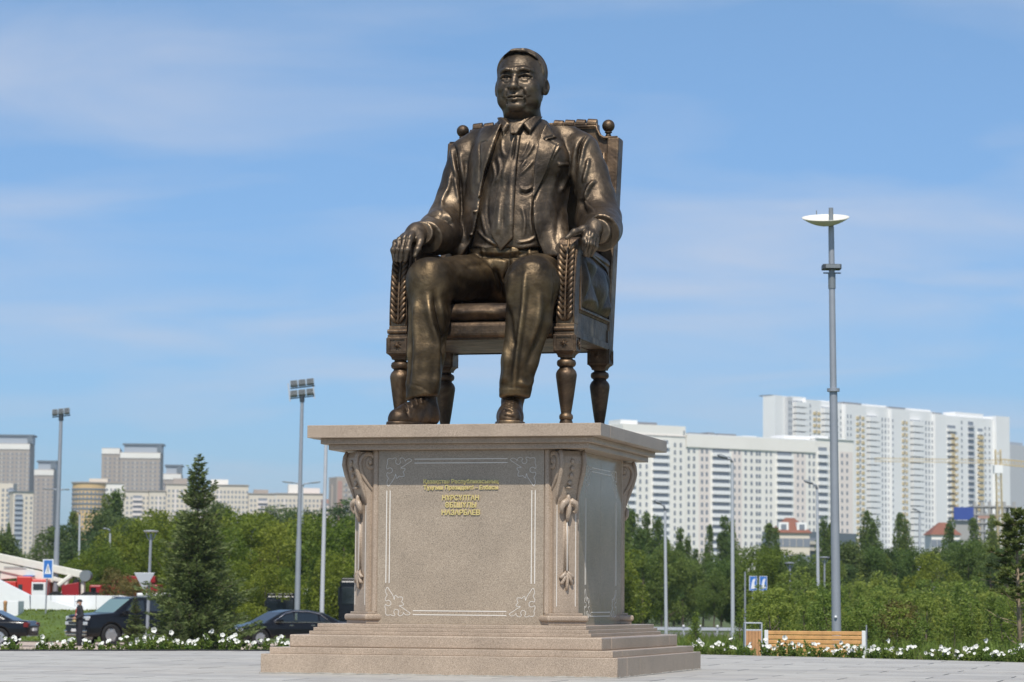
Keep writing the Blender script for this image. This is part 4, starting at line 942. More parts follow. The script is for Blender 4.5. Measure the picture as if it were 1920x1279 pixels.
for y in ys:
    for x in xs: V.append((x, y, terr(x, y)+(random.uniform(-.03, .03) if 48 < y < 100 else 0)))
for j in range(len(ys)-1):
    for i in range(nx_-1): Fc.append((j*nx_+i, j*nx_+i+1, (j+1)*nx_+i+1, (j+1)*nx_+i))
m_, t_, b_ = newmat('meadow'); l_ = t_.links.new; tcn = nd(t_, 'ShaderNodeTexCoord')
n_ = nd(t_, 'ShaderNodeTexNoise', Scale=.35, Detail=8.0, Roughness=.7); l_(tcn.outputs['Object'], n_.inputs['Vector']); r_ = nd(t_, 'ShaderNodeValToRGB'); l_(n_.outputs[0], r_.inputs[0])
r_.color_ramp.elements[0].position = .3; r_.color_ramp.elements[0].color = (.045, .065, .02, 1); r_.color_ramp.elements[1].position = .75; r_.color_ramp.elements[1].color = (.16, .15, .07, 1); a = r_.color_ramp.elements.new(.5); a.color = (.08, .115, .03, 1)
l_(r_.outputs[0], b_.inputs['Base Color']); b_.inputs['Roughness'].default_value = .95; M_MEADOW = m_
ob('ground', V, Fc, M_MEADOW, kind='structure', smooth=True)
# flower border: soil bed following the plaza edge, black edging on its left stretch
def offset_path(pts, o):
    out = []
    for i in range(len(pts)):
        d = pts[min(i+1, len(pts)-1)]-pts[max(i-1, 0)]; d = d/np.linalg.norm(d); out.append(pts[i]+np.array([-d[1], d[0]])*o)
    return np.array(out)
def band(pts, o0, o1, z0, z1):
    A_, B_ = offset_path(pts, o0), offset_path(pts, o1); m = MB(); n = len(pts)
    m.add([(p[0], p[1], z0) for p in A_]+[(p[0], p[1], z0) for p in B_]+[(p[0], p[1], z1) for p in A_]+[(p[0], p[1], z1) for p in B_],
          [f for i in range(n-1) for f in ((2*n+i, 2*n+i+1, 3*n+i+1, 3*n+i), (i, i+1, 2*n+i+1, 2*n+i), (n+i+1, n+i, 3*n+i, 3*n+i+1))])
    return m
vis = edge_pts[8:-8]
band(vis, .03, 1.35, -.65, -.05).build('flower_bed', M_SOIL, kind='structure')
lft = np.array([p for p in vis if p[0] < -3.4]); rgt = np.array([p for p in vis if p[0] > -3.9])
tag(band(lft, .0, .045, -.3, .022).build('edging_strip', M_EDGE), 'black metal edging strip between pale paving and the flower bed', 'edging')
M_KERB = simple('kerb_stone', (.42, .41, .39), .8, var=.15)
tag(band(rgt, .0, .05, -.3, .004).build('kerb', M_KERB), 'low pale kerb between paving and flower bed beside the bench', 'kerb')
# roads and paths on the lower level
def sheet(name, P, z, mat, th=.02):
    return slab_mesh([P], z-th, z).build(name, mat, kind='structure')
M_ASPH = simple('asphalt', (.16, .155, .16), .9, var=.12, vs=.5); M_BEIGE = simple('beige_path', (.50, .40, .32), .85, var=.1, vs=1.0); M_LAWN = simple('lawn', (.085, .13, .018), .95, var=.35, vs=1.2, bump=1.0, bs=6)
sheet('path', [(-60, 98.5), (-14.2, 98.5), (-12.0, 101), (2, 101), (2, 119), (-60, 119)], -.975, M_BEIGE)
sheet('road', [(4.5, 112), (60, 112), (60, 178), (7, 178)], -.978, M_ASPH)
def lawnmesh():
    V = []; Fc = []; X = np.linspace(-40, -12.5, 30); Y = np.linspace(119.2, 134, 20)
    for y in Y:
        for x in X: V.append((x, y, terr(x, y)+.03))
    for j in range(19):
        for i in range(29): Fc.append((j*30+i, j*30+i+1, (j+1)*30+i+1, (j+1)*30+i))
    return ob('lawn', V, Fc, M_LAWN, kind='structure', smooth=True)
# (the real mound surface is finer than the terrain grid, so it is built from the same height)
V = []; Fc = []
X = np.linspace(-44, -12.2, 34); Y = np.linspace(118, 138, 24)
for y in Y:
    for x in X: V.append((x, y, terr(x, y)+.06))
for j in range(23):
    for i in range(33): Fc.append((j*34+i, j*34+i+1, (j+1)*34+i+1, (j+1)*34+i))
ob('lawn', V, Fc, M_LAWN, kind='structure', smooth=True)
# ================================================================== foliage
def leafmat(name, a, b, tr=.35, hue=.08):
    m, t, bs = newmat(name); l = t.links.new; oi = nd(t, 'ShaderNodeObjectInfo'); ge = nd(t, 'ShaderNodeNewGeometry'); wn = nd(t, 'ShaderNodeTexWhiteNoise')
    mx = nd(t, 'ShaderNodeMixRGB'); mx.inputs[1].default_value = (*a, 1); mx.inputs[2].default_value = (*b, 1)
    tcn = nd(t, 'ShaderNodeTexCoord'); n = nd(t, 'ShaderNodeTexNoise', Scale=1.1, Detail=3.0); l(tcn.outputs['Object'], n.inputs['Vector'])
    ad = nd(t, 'ShaderNodeMath', operation='ADD'); l(n.outputs[0], ad.inputs[0]); rp = nd(t, 'ShaderNodeMath', operation='MULTIPLY_ADD'); l(ge.outputs['Random Per Island'], rp.inputs[0]); rp.inputs[1].default_value = .7; rp.inputs[2].default_value = -.35; l(rp.outputs[0], ad.inputs[1]); ad.use_clamp = True
    l(ad.outputs[0], mx.inputs[0])
    hs = nd(t, 'ShaderNodeHueSaturation'); l(mx.outputs[0], hs.inputs['Color'])
    h1 = nd(t, 'ShaderNodeMapRange'); l(oi.outputs['Random'], h1.inputs[0]); h1.inputs[3].default_value = .5-hue*.25; h1.inputs[4].default_value = .5+hue*.25; l(h1.outputs[0], hs.inputs['Hue'])
    v1 = nd(t, 'ShaderNodeMapRange'); l(oi.outputs['Random'], v1.inputs[0]); v1.inputs[3].default_value = 1.2; v1.inputs[4].default_value = .8; l(v1.outputs[0], hs.inputs['Value'])
    l(hs.outputs[0], bs.inputs['Base Color']); bs.inputs['Roughness'].default_value = .55; bs.inputs['Specular IOR Level'].default_value = .3
    tl_ = nd(t, 'ShaderNodeBsdfTranslucent'); l(hs.outputs[0], tl_.inputs[0]); ms = nd(t, 'ShaderNodeMixShader'); ms.inputs[0].default_value = tr
    out = t.nodes['Material Output']; l(bs.outputs[0], ms.inputs[1]); l(tl_.outputs[0], ms.inputs[2]); l(ms.outputs[0], out.inputs[0]); return m
M_LY = leafmat('leaf_yellowgreen', (.12, .16, .016), (.25, .31, .04), .45)
M_LG = leafmat('leaf_green', (.10, .155, .03), (.21, .28, .07), .48)
M_LD = leafmat('leaf_dark', (.062, .10, .03), (.14, .20, .058), .42)
M_LR = leafmat('leaf_russet', (.16, .14, .04), (.25, .19, .06), .4)
M_WEED = leafmat('weed_blades', (.12, .15, .035), (.27, .25, .09), .4)
M_LB = leafmat('leaf_light', (.15, .20, .035), (.30, .38, .075), .5)
M_FIR = leafmat('fir_needles', (.06, .092, .03), (.20, .245, .08), .3, .02)
M_PINE = leafmat('pine_needles', (.06, .09, .022), (.17, .20, .05), .3, .02)
M_BARK = simple('bark', (.13, .10, .075), .9, var=.3, vs=8); M_BARKL = simple('pine_bark', (.33, .25, .16), .85, var=.3, vs=8); M_POP = simple('poplar_bark', (.22, .21, .17), .9, var=.25)
def leaves(cent, size, rnd, up=.3, asp=.6):      # one kite-shaped face per leaf
    n = len(cent); c = np.asarray(cent); d = rnd.normal(size=(n, 3)); d[:, 2] += up; d /= np.linalg.norm(d, axis=1)[:, None]
    e = rnd.normal(size=(n, 3)); e -= (e*d).sum(1)[:, None]*d; e /= np.linalg.norm(e, axis=1)[:, None]; f = np.cross(d, e)
    s = (size*rnd.uniform(.6, 1.35, n))[:, None]
    V = np.stack([c-e*s*.5, c+f*s*asp*.5+d*s*.06, c+e*s*.5, c-f*s*asp*.5+d*s*.06], 1).reshape(-1, 3); Q = np.arange(4*n).reshape(n, 4); return V, Q
def leafmesh(name, V, Q, mat):
    me = bpy.data.meshes.new(name); n = len(Q); me.vertices.add(len(V)); me.vertices.foreach_set('co', V.astype(np.float32).ravel()); me.loops.add(4*n); me.loops.foreach_set('vertex_index', Q.ravel().astype(np.int32))
    me.polygons.add(n); me.polygons.foreach_set('loop_start', np.arange(0, 4*n, 4, dtype=np.int32)); me.polygons.foreach_set('loop_total', np.full(n, 4, np.int32)); me.update(calc_edges=True); me.materials.append(mat); return me
def crown_pts(n, clumps, rnd, shell=.5):         # clumps: (center, radii)
    w = np.array([c[1][0]*c[1][1]+c[1][1]*c[1][2] for c in clumps]); w = w/w.sum(); out = []
    for (c, r), k in zip(clumps, (w*n).astype(int)+1):
        d = rnd.normal(size=(k, 3)); d /= np.linalg.norm(d, axis=1)[:, None]; rad = rnd.uniform(shell, 1.05, k)**.6; out.append(np.array(c)+d*rad[:, None]*np.array(r))
    return np.concatenate(out)
def bushy(seed, w, h, base, n, nc=26, size=.16):
    rd = np.random.default_rng(seed); cl = []
    for i in range(nc):
        t = rd.uniform(0, 1); a = rd.uniform(0, 6.28); prof = math.sin(math.pi*(.12+.80*t))**.6; rr = w/2*prof*rd.uniform(.35, .85)
        s = w*rd.uniform(.11, .22); cl.append(((rr*math.cos(a), rr*math.sin(a), base+(h-base)*(.06+.88*t)), (s, s, s*rd.uniform(.8, 1.3))))
    return crown_pts(n, cl, rd), cl
def column(seed, w, h, base, n, size=.16):
    rd = np.random.default_rng(seed); cl = []
    for i in range(60):
        t = rd.uniform(0, 1)**.95*.93; a = rd.uniform(0, 6.28); prof = (1-t)**.62*min(1, (t+.10)*4); rr = w/2*prof*rd.uniform(.1, .8); s = w*rd.uniform(.10, .18)*(.35+prof*.75)
        cl.append(((rr*math.cos(a), rr*math.sin(a), base+(h-base)*t), (s, s, s*2.0)))
    return crown_pts(n, cl, rd), cl
def trunkmesh(cl, h, r, rnd, forks=7, base=0):
    m = MB(); m.tube([(0, 0, -.1), (rnd.uniform(-.1, .1), rnd.uniform(-.1, .1), h*.35), (rnd.uniform(-.15, .15), rnd.uniform(-.15, .15), h*.8)], [r, r*.7, r*.2], 7)
    for i in range(forks):
        c = cl[int(rnd.integers(len(cl)))][0]; z0 = max(h*.12, c[2]*rnd.uniform(.4, .7)); m.tube([(0, 0, z0), (c[0]*.5, c[1]*.5, (z0+c[2])/2*.97), c], [r*.35, r*.22, r*.08], 5)
    return m
PROTO = {}
def make_proto(key, seed, kind, w, h, base, n, mat, bark, size, r=.10):
    P, cl = (bushy if kind == 'b' else column)(seed, w, h, base, n); rd = np.random.default_rng(seed+99)
    V, Q = leaves(P, size, rd); cm = leafmesh('crown', V, Q, mat); tb = trunkmesh(cl, h, r, rd); tm = bpy.data.meshes.new('trunk'); tm.from_pydata(tb.V, [], tb.F); tm.materials.append(bark); tm.update(); PROTO[key] = (cm, tm, h)
for i in range(3):
    make_proto('y%d' % i, 11+i, 'b', 4.2, 5.4, .7, 9500, M_LY, M_BARK, .15)
    make_proto('g%d' % i, 31+i, 'b', 4.0, 6.0, 1.0, 9000, M_LG, M_BARK, .155)
    make_proto('d%d' % i, 51+i, 'b', 4.6, 7.0, 1.2, 8500, M_LD, M_BARK, .165)
    make_proto('p%d' % i, 71+i, 'c', 5.0, 12.0, .8, 9000, M_LG, M_POP, .27, .16)
    make_proto('s%d' % i, 91+i, 'b', 1.5, 3.2, .25, 1500, M_LB, M_BARK, .12, .04)
    make_proto('t%d' % i, 111+i, 'c', 1.7, 4.0, .3, 1600, M_LB, M_BARK, .12, .04)
make_proto('r0', 131, 'b', 2.2, 3.0, .4, 2200, M_LR, M_BARK, .15, .05)
USED = {}
def tree(key, x, y, hh, label, cat, group, name='tree', wide=1.0, z=None, rz=None):
    cm, tm, h = PROTO[key]; k = hh/h; z = terr(x, y) if z is None else z
    o = thing(name, label, cat, (x, y, z), random.uniform(0, 6.28) if rz is None else rz, group); o.scale = (k*wide, k*wide, k)
    for nm, me in (('crown', cm), ('trunk', tm)):
        c = bpy.data.objects.new(nm, me); COL.objects.link(c); c.parent = o
    return o
def tree_px(key, px, pytop, d, label, cat, group, name='tree', wide=1.0):
    p = atY(px, pytop, d); z = terr(p[0], d); return tree(key, p[0], d, p[2]-z, label, cat, group, name, wide)
# left side: row of light green trees behind the cars, darker ones behind, poplars above
GY, GD, GP, GS = 'yellow-green trees behind the parked cars', 'dark green trees at the left background', 'poplars standing in front of the cream apartment blocks', 'young shrubs and saplings of the thicket behind the bench'
yl = [(185, 1018, 165), (222, 1000, 172), (255, 985, 168), (300, 975, 180), (335, 985, 160), (395, 985, 165), (428, 1000, 150), (455, 968, 175), (492, 985, 160), (520, 995, 152), (548, 975, 172), (580, 985, 158), (612, 975, 165), (645, 985, 150), (675, 1000, 170), (208, 1045, 158), (150, 1040, 175), (440, 1060, 140), (500, 1065, 138), (590, 1060, 138), (630, 1055, 136), (540, 1070, 142)]
for i, (px, py, d) in enumerate(yl): tree_px('y%d' % (i % 3), px, py+random.uniform(-6, 6), d, 'yellow-green broadleaf tree in the belt behind the parked cars and the fir', 'tree', GY, 'broadleaf_tree', random.uniform(1.0, 1.25))
dl = [(-15, 1005, 230), (25, 1010, 210), (60, 1012, 225), (95, 1005, 240), (135, 985, 250), (170, 995, 235), (210, 965, 262), (260, 975, 255), (320, 960, 270), (360, 970, 260), (405, 945, 275), (450, 965, 262), (500, 960, 280), (545, 960, 270), (590, 962, 262), (640, 955, 275), (668, 965, 262)]
for i, (px, py, d) in enumerate(dl): tree_px('d%d' % (i % 3), px, py+random.uniform(-5, 5), d, 'dark green broadleaf tree further back below the apartment blocks at the left', 'tree', GD, 'broadleaf_tree', random.uniform(1.0, 1.3))
pop = [(140, 952, 300, .85), (200, 920, 300, .75), (222, 908, 305, .8), (212, 914, 303, .9), (182, 960, 310, .8), (300, 955, 320, 1.2), (408, 938, 330, 1.0), (425, 950, 325, .9), (458, 955, 330, .8), (492, 955, 325, 1.1), (532, 965, 330, .7), (545, 968, 328, .7), (580, 955, 330, .8), (603, 958, 322, .7), (18, 975, 300, .5), (255, 980, 300, .8), (650, 970, 320, .9)]
for i, (px, py, d, w) in enumerate(pop): tree_px('p%d' % (i % 3), px, py, d, 'tall poplar rising above the tree belt on the left side', 'poplar', GP, 'poplar_tree', w)
for i in range(16):
    tree_px('y%d' % (i % 3), 700+i*29, 985+random.uniform(-15, 15), random.uniform(148, 178), 'yellow-green broadleaf tree', 'tree', GY, 'broadleaf_tree', 1.15); tree_px('d%d' % (i % 3), 690+i*30, 965+random.uniform(-10, 10), random.uniform(240, 275), 'dark green broadleaf tree', 'tree', GD, 'broadleaf_tree', 1.2)
for i in range(12): tree_px('y%d' % (i % 3), -60-i*32, 1000+random.uniform(-15, 15), random.uniform(158, 190), 'yellow-green broadleaf tree', 'tree', GY, 'broadleaf_tree', 1.15); tree_px('d%d' % (i % 3), -50-i*34, 985, random.uniform(240, 275), 'dark green broadleaf tree', 'tree', GD, 'broadleaf_tree', 1.2)
popr = [(1185, 952, 250, 1.0), (1212, 955, 255, .9), (1232, 960, 248, .9), (1200, 985, 235, 1.1), (1275, 985, 245, .9), (1290, 1000, 240, .8), (1330, 978, 300, .6), (1358, 962, 300, .8), (1372, 970, 305, .8), (1440, 975, 290, .9), (1455, 985, 285, .8), (1545, 962, 300, .7), (1560, 975, 300, .9), (1625, 952, 310, .9), (1638, 965, 308, .9), (1688, 955, 310, .8), (1698, 970, 306, .8), (1780, 968, 320, .9), (1825, 965, 320, .8), (1860, 960, 300, .9), (1250, 1000, 238, 1.0), (1172, 975, 240, .9), (1305, 1025, 240, .8)]
for i, (px, py, d, w) in enumerate(popr): tree_px('p%d' % (i % 3), px, py, d, 'poplar standing before the white apartment blocks on the right side', 'poplar', 'poplars standing in front of the white apartment blocks', 'poplar_tree', w)
rd = random.Random(5)
for i in range(46):
    px = 1165+i*17.2+rd.uniform(-8, 8); d = rd.uniform(185, 225) if px < 1420 else rd.uniform(165, 225); py = 1048+rd.uniform(-18, 16)+(-14 if px > 1600 else 0)
    if 1290 < px < 1345 and d < 200: py += 15
    k = rd.choice(['g0', 'g1', 'g2', 'y0', 'd1', 'g1']); tree_px(k, px, py, d, 'green broadleaf tree in the middle of the thicket below the white blocks', 'tree', 'broadleaf trees of the thicket below the white apartment blocks', 'broadleaf_tree', rd.uniform(.8, 1.2))
for i in range(200):
    px = 1160+rd.uniform(0, 790); d = rd.uniform(62, 150); 
    if px < 1420 and (d > 84 or rd.random() < .35): continue
    py = 1085+(150-d)/88*45+rd.uniform(-26, 26)
    if px < 1420: py += 42
    k = rd.choice(['s0', 's1', 's2', 't0', 't1', 't2', 't1', 's0']); 
    if rd.random() < .012: k = 'r0'; py = 1135
    tree_px(k, px, py, d, 'slender light green sapling in the thicket behind the bench' if k != 'r0' else 'reddish brown young bush among green saplings behind the bench', 'sapling' if k != 'r0' else 'bush', GS if k != 'r0' else 'reddish bushes in the thicket', 'sapling' if k != 'r0' else 'bush', rd.uniform(1.0, 1.5))
for px, py, d in ((232, 1085, 138), (218, 1070, 142), (250, 1090, 136)): tree_px('r0', px, py, d, 'reddish brown young bush in front of the red truck at the left', 'bush', 'reddish bushes near the red truck', 'bush', 1.3)
# the belt goes on beyond the right edge of the view (the polished side of the plinth mirrors it)
for i in range(46):
    az_ = math.radians(rd.uniform(13, 50)); d_ = rd.uniform(95, 230); x_, y_ = d_*math.sin(az_), d_*math.cos(az_)
    tree(rd.choice(['g0', 'g1', 'g2', 'd0', 'y1', 'p1']), x_, y_, rd.uniform(5, 12), 'green tree of the belt that continues along the right side of the plaza', 'tree', 'trees along the right side of the plaza', 'broadleaf_tree', 1.2)
LM = [(-9999, 'the left photo edge'), (105, 'the smaller floodlight mast'), (148, 'the slim light above the boom'), (205, 'the slim left-armed light'), (283, 'the flat disc park lamp'), (373, 'the tall fir'), (470, 'the slim light behind the fir'), (566, 'the larger floodlight mast'), (608, 'the thin pole by the plinth'), (1165, 'the plinth'), (1248, 'the street light nearest the plinth'), (1373, 'the highest slim street light'), (1411, 'the blue signs'), (1533, 'the street light by the tall lamp'), (1560, 'the very tall lamp post'), (1725, 'the street light by the white towers'), (1905, 'the bare-trunked pine')]
ORD = ['first', 'second', 'third', 'fourth', 'fifth', 'sixth', 'seventh', 'eighth', 'ninth', 'tenth', 'eleventh', 'twelfth', 'thirteenth', 'fourteenth', 'fifteenth', 'sixteenth', 'seventeenth', 'eighteenth', 'nineteenth', 'twentieth']
def relabel(group, what):
    mem = []
    for o in COL.objects:
        if o.get('group') == group and o.type == 'EMPTY' and o.get('category'):
            u = float(project(np.array([tuple(o.location)]))[0][0])
            mem.append((u, o))
    mem = sorted(mem, key=lambda a: a[0])
    mem.sort(key=lambda a: a[0]); cnt = {}
    for u, o in mem:
        lm = [n for x, n in LM if x <= u][-1]; i = cnt.get(lm, 0); cnt[lm] = i+1
        o['label'] = '%s %s to the right of %s' % (ORD[i], what, lm) if i < 20 else '%s among the crowded ones right of %s' % (what, lm)
relabel(GY, 'yellow-green tree'); relabel(GD, 'dark green tree'); relabel(GP, 'tall poplar'); relabel('poplars standing in front of the white apartment blocks', 'poplar'); relabel('broadleaf trees of the thicket below the white apartment blocks', 'green tree'); relabel('reddish bushes in the thicket', 'reddish brown bush'); relabel('reddish bushes near the red truck', 'reddish brown bush'); relabel(GS, 'slender green sapling')
# undergrowth: weeds and grass nobody could count
rn = np.random.default_rng(3)
def tufts(name, n, xr, yr, hmin, hmax, mat, zoff=0, wid=.05, label=None):
    Y = rn.uniform(yr[0], yr[1], n); X = rn.uniform(0, 1, n)*(xr[1](Y)-xr[0](Y))+xr[0](Y) if callable(xr[0]) else rn.uniform(xr[0], xr[1], n)
    Z = np.array([terr(a, b) for a, b in zip(X, Y)])+zoff; H = rn.uniform(hmin, hmax, n); a = rn.uniform(0, 3.14, n); lx = rn.normal(0, .22, n)*H; ly = rn.normal(0, .22, n)*H; w = wid*rn.uniform(.6, 1.5, n)
    ca, sa = np.cos(a)*w, np.sin(a)*w
    V = np.stack([np.stack([X-ca, Y-sa, Z-.03], 1), np.stack([X+ca, Y+sa, Z-.03], 1), np.stack([X+lx+ca*.8, Y+ly+sa*.8, Z+H*.6], 1), np.stack([X+lx*1.6, Y+ly*1.6, Z+H], 1)], 1).reshape(-1, 3)
    me = leafmesh(name, V, np.arange(4*n).reshape(n, 4), mat); o = bpy.data.objects.new(name, me); COL.objects.link(o); o['kind'] = 'stuff'; o['label'] = label; return o
xr = (lambda y: y*-.03+0, lambda y: y*.2+1)
tufts('undergrowth', 70000, xr, (49.5, 128), .12, .60, M_WEED, wid=.022, label='tall weeds and grass between the saplings behind the bench')
tufts('undergrowth', 22000, xr, (51, 128), .2, .8, M_LB, wid=.030, label='darker leafy weeds between the saplings behind the bench')
tufts('grass', 14000, (lambda y: -y*.2-1, lambda y: -y*.02), (49.5, 98), .06, .24, M_WEED, wid=.025, label='rough green grass between the flower bed and the cars')
tufts('grass', 9000, (-40, -12.6), (119, 133), .04, .10, M_LY, zoff=.05, wid=.05, label='short mown grass on the bank behind the cars')
# ---- conifers
def conifer(name, h, w, seed, levels, needles, trunk_r, label, x, y, mat=M_FIR, low=.04, z=None):
    rd = np.random.default_rng(seed); o = thing(name, label, 'fir tree', (x, y, terr(x, y) if z is None else z)); tm = MB(); tm.tube([(0, 0, -.1), (0, 0, h*.5), (0, 0, h)], [trunk_r, trunk_r*.55, .008], 8); br_ = MB(); P = []; D = []
    for i in range(levels):
        t = i/(levels-1); z_ = h*(low+(.985-low)*t); R = w/2*(1-t)**.92*(1 if t > .06 else .8)+.03; nb = int(7+8*(1-t)); a0 = rd.uniform(0, 6.28)
        for k in range(nb):
            a = a0+6.283*k/nb+rd.normal()*.2; L_ = R*rd.uniform(.55, 1.22)*(1+.18*math.sin(a*2+i*.7)); dz = -.10*L_ if t < .7 else .55*L_; tip = np.array([math.cos(a)*L_, math.sin(a)*L_, z_+dz+.16*L_]); mid = np.array([math.cos(a)*L_*.55, math.sin(a)*L_*.55, z_+dz*.6-.03*L_]); st_ = np.array([0, 0, z_])
            br_.tube([st_, mid, tip], [.012+.012*(1-t), .012, .003], 3, cap=False)
            m_n = max(3, int(needles*L_)); u = rd.uniform(.12, 1.0, m_n)[:, None]; c = np.where(u < .55, st_+(mid-st_)*u/.55, mid+(tip-mid)*(u-.55)/.45)
            side = np.array([-math.sin(a), math.cos(a), 0]); spread = rd.normal(size=(m_n, 1))*.17*L_*(1.15-u*.85); c = c+side*spread+np.array([0, 0, 1])*(-np.abs(spread)*.25+rd.normal(size=(m_n, 1))*.025*h/6)
            P.append(c); dd = np.array([math.cos(a), math.sin(a), .25])+side*np.sign(spread)*.7+rd.normal(size=(m_n, 3))*.3; D.append(dd/np.linalg.norm(dd, axis=1)[:, None])
    P = np.concatenate(P); D = np.concatenate(D); n = len(P); s = (.085*rd.uniform(.6, 1.4, n))[:, None]*(h/6.5)**.5; e = rd.normal(size=(n, 3)); e = np.cross(D, e); e /= np.linalg.norm(e, axis=1)[:, None]
    V = np.stack([P-D*s*.2, P+D*s*.5+e*s*.28, P+D*s*1.5, P+D*s*.5-e*s*.28], 1).reshape(-1, 3); me = leafmesh('foliage', V, np.arange(4*n).reshape(n, 4), mat)
    c = bpy.data.objects.new('foliage', me); COL.objects.link(c); c.parent = o; tm.build('trunk', M_BARK, o); br_.build('branches', M_BARK, o, kind='stuff'); return o
p = atY(373, 850, 100.0); zg = terr(p[0], 100.)
conifer('fir_tree', p[2]-zg, 4.1, 5, 40, 84, .10, 'tall dark green fir with a pointed top in front of the black off-road car', p[0], 100.)
p = atY(254, 1122, 101.0); conifer('small_fir', p[2]-terr(p[0], 101.), .95, 6, 22, 120, .035, 'knee-wide young fir standing before the door of the black off-road car', p[0], 101., M_PINE)
p = atY(330, 1140, 97.0); conifer('small_fir', p[2]-terr(p[0], 97.), 1.3, 8, 22, 110, .035, 'low young fir at the foot of the tall fir on its left', p[0], 97., M_FIR)
# pine at the right edge: pale bare trunk, dead twigs, crown of needle clusters
pb = ground(1911, 1246, -.55); py0 = 60.0; pp = atY(1903, 945, py0); zg = terr(pp[0], py0); H_ = pp[2]-zg
o = thing('pine_tree', 'young pine with pale bare lower trunk and dead branches at the edge of the thicket', 'pine tree', (pp[0]+.05, py0, zg))
m = MB(); m.tube([(.06, 0, -.1), (.0, 0, H_*.45), (-.03, 0, H_*.98)], [.058, .04, .012], 8); m.build('trunk', M_BARKL, o, smooth=True)
rd_ = np.random.default_rng(12)
for i in range(15):
    z_ = H_*(.13+.33*i/15); a = rd_.uniform(0, 6.28); l = rd_.uniform(.35, .75); m = MB(); m.tube([(0, 0, z_), (math.cos(a)*l*.6, math.sin(a)*l*.6, z_+.10), (math.cos(a)*l, math.sin(a)*l, z_+.30)], [.013, .009, .003], 4); m.build('dead_branch', M_BARKL, o)
P = []; D = []; m = MB()
for i in range(64):
    t = rd_.uniform(0, 1); z_ = H_*(.40+.58*t); a = rd_.uniform(0, 6.28); l = (1-t)**.6*.85*rd_.uniform(.45, 1.15)+.08; tip = np.array([math.cos(a)*l, math.sin(a)*l, z_+.22*l+.05]); m.tube([(0, 0, z_), tip*np.array([.5, .5, 1])-np.array([0, 0, .08]), tip], [.014, .01, .004], 4, cap=False)
    for k in range(5):
        c = tip*np.array([1-.15*k, 1-.15*k, 1])-np.array([0, 0, .03*k])+rd_.normal(size=3)*.035; n = 46; d = rd_.normal(size=(n, 3)); d[:, 2] = np.abs(d[:, 2])*.8+.1; d /= np.linalg.norm(d, axis=1)[:, None]; P.append(np.repeat(c[None], n, 0)); D.append(d)
m.build('branches', M_BARKL, o, kind='stuff'); P = np.concatenate(P); D = np.concatenate(D); n = len(P); s = .11*rd_.uniform(.7, 1.2, n)[:, None]; e = np.cross(D, rd_.normal(size=(n, 3))); e /= np.linalg.norm(e, axis=1)[:, None]
V = np.stack([P, P+D*s*.4+e*.011, P+D*s, P+D*s*.4-e*.011], 1).reshape(-1, 3); me = leafmesh('foliage', V, np.arange(4*n).reshape(n, 4), M_PINE); c = bpy.data.objects.new('foliage', me); COL.objects.link(c); c.parent = o
# ---- petunias
M_PET = simple('petunia_white', (.68, .68, .63), .7); M_PC = simple('petunia_throat', (.62, .66, .30), .7); M_PL = leafmat('petunia_leaf', (.09, .15, .02), (.24, .32, .07), .4)
def bloom_mesh(sd_):
    r = random.Random(sd_); m = MB(); V = [(0, 0, -.035)]; n = 15
    for i in range(n):
        a = 2*math.pi*i/n; V.append((.012*math.cos(a), .012*math.sin(a), 0))
    for i in range(n):
        a = 2*math.pi*i/n; q = .034*(1-.13*abs(math.sin(2.5*a))**.5+.04); V.append((q*math.cos(a), q*math.sin(a), .012+.004*math.sin(5*a)+r.uniform(-.003, .003)))
    Fc = [(0, 1+(i+1) % n, 1+i) for i in range(n)]+[(1+i, 1+(i+1) % n, 1+n+(i+1) % n, 1+n+i) for i in range(n)]
    return m.add(V, Fc)
bmesh_ = []
for k in range(3):
    mb = bloom_mesh(k); me = bpy.data.meshes.new('blossom'); me.from_pydata(mb.V, [], mb.F); me.materials.append(M_PET); me.update(); me.polygons.foreach_set('use_smooth', np.ones(len(me.polygons), bool)); bmesh_.append(me)
plants = []
for k in range(5):
    r = np.random.default_rng(200+k); m = MB(); cs_ = []; nst = 7; H0 = [.20, .26, .16, .30, .22][k]
    for i in range(nst):
        a = r.uniform(0, 6.28); l = r.uniform(.03, .11); hh = H0*r.uniform(.6, 1.1); m.tube([(0, 0, 0), (math.cos(a)*l*.5, math.sin(a)*l*.5, hh*.6), (math.cos(a)*l, math.sin(a)*l, hh)], .004, 4, cap=False)
        for j in range(13): t = r.uniform(.10, 1); cs_.append((math.cos(a)*l*t+r.normal()*.014, math.sin(a)*l*t+r.normal()*.014, hh*t))
    st_m = bpy.data.meshes.new('stems'); st_m.from_pydata(m.V, [], m.F); st_m.materials.append(M_PL); V, Q = leaves(cs_, .052, r, .8, .65); lf = leafmesh('leaves', V, Q, M_PL)
    bl = []
    for i in range([4, 3, 5, 3, 2][k]):
        a = r.uniform(0, 6.28); l = r.uniform(.02, .11); bl.append(((math.cos(a)*l, math.sin(a)*l, H0*r.uniform(.7, 1.15)+.02), (r.uniform(.5, 1.5), 0, r.uniform(-.9, .9)), r.uniform(.85, 1.35)))
    plants.append((st_m, lf, bl))
rp = random.Random(9); path = offset_path(vis, .0); seg = np.linalg.norm(np.diff(vis, axis=0), axis=1); tot = seg.sum(); cum = np.concatenate([[0], np.cumsum(seg)])
def at_s(s_, o_):
    i = min(len(seg)-1, int(np.searchsorted(cum, s_)-1)); i = max(i, 0); t = (s_-cum[i])/seg[i]; A_ = offset_path(vis, o_); return A_[i]*(1-t)+A_[i+1]*t
s_ = 0; npl = 0
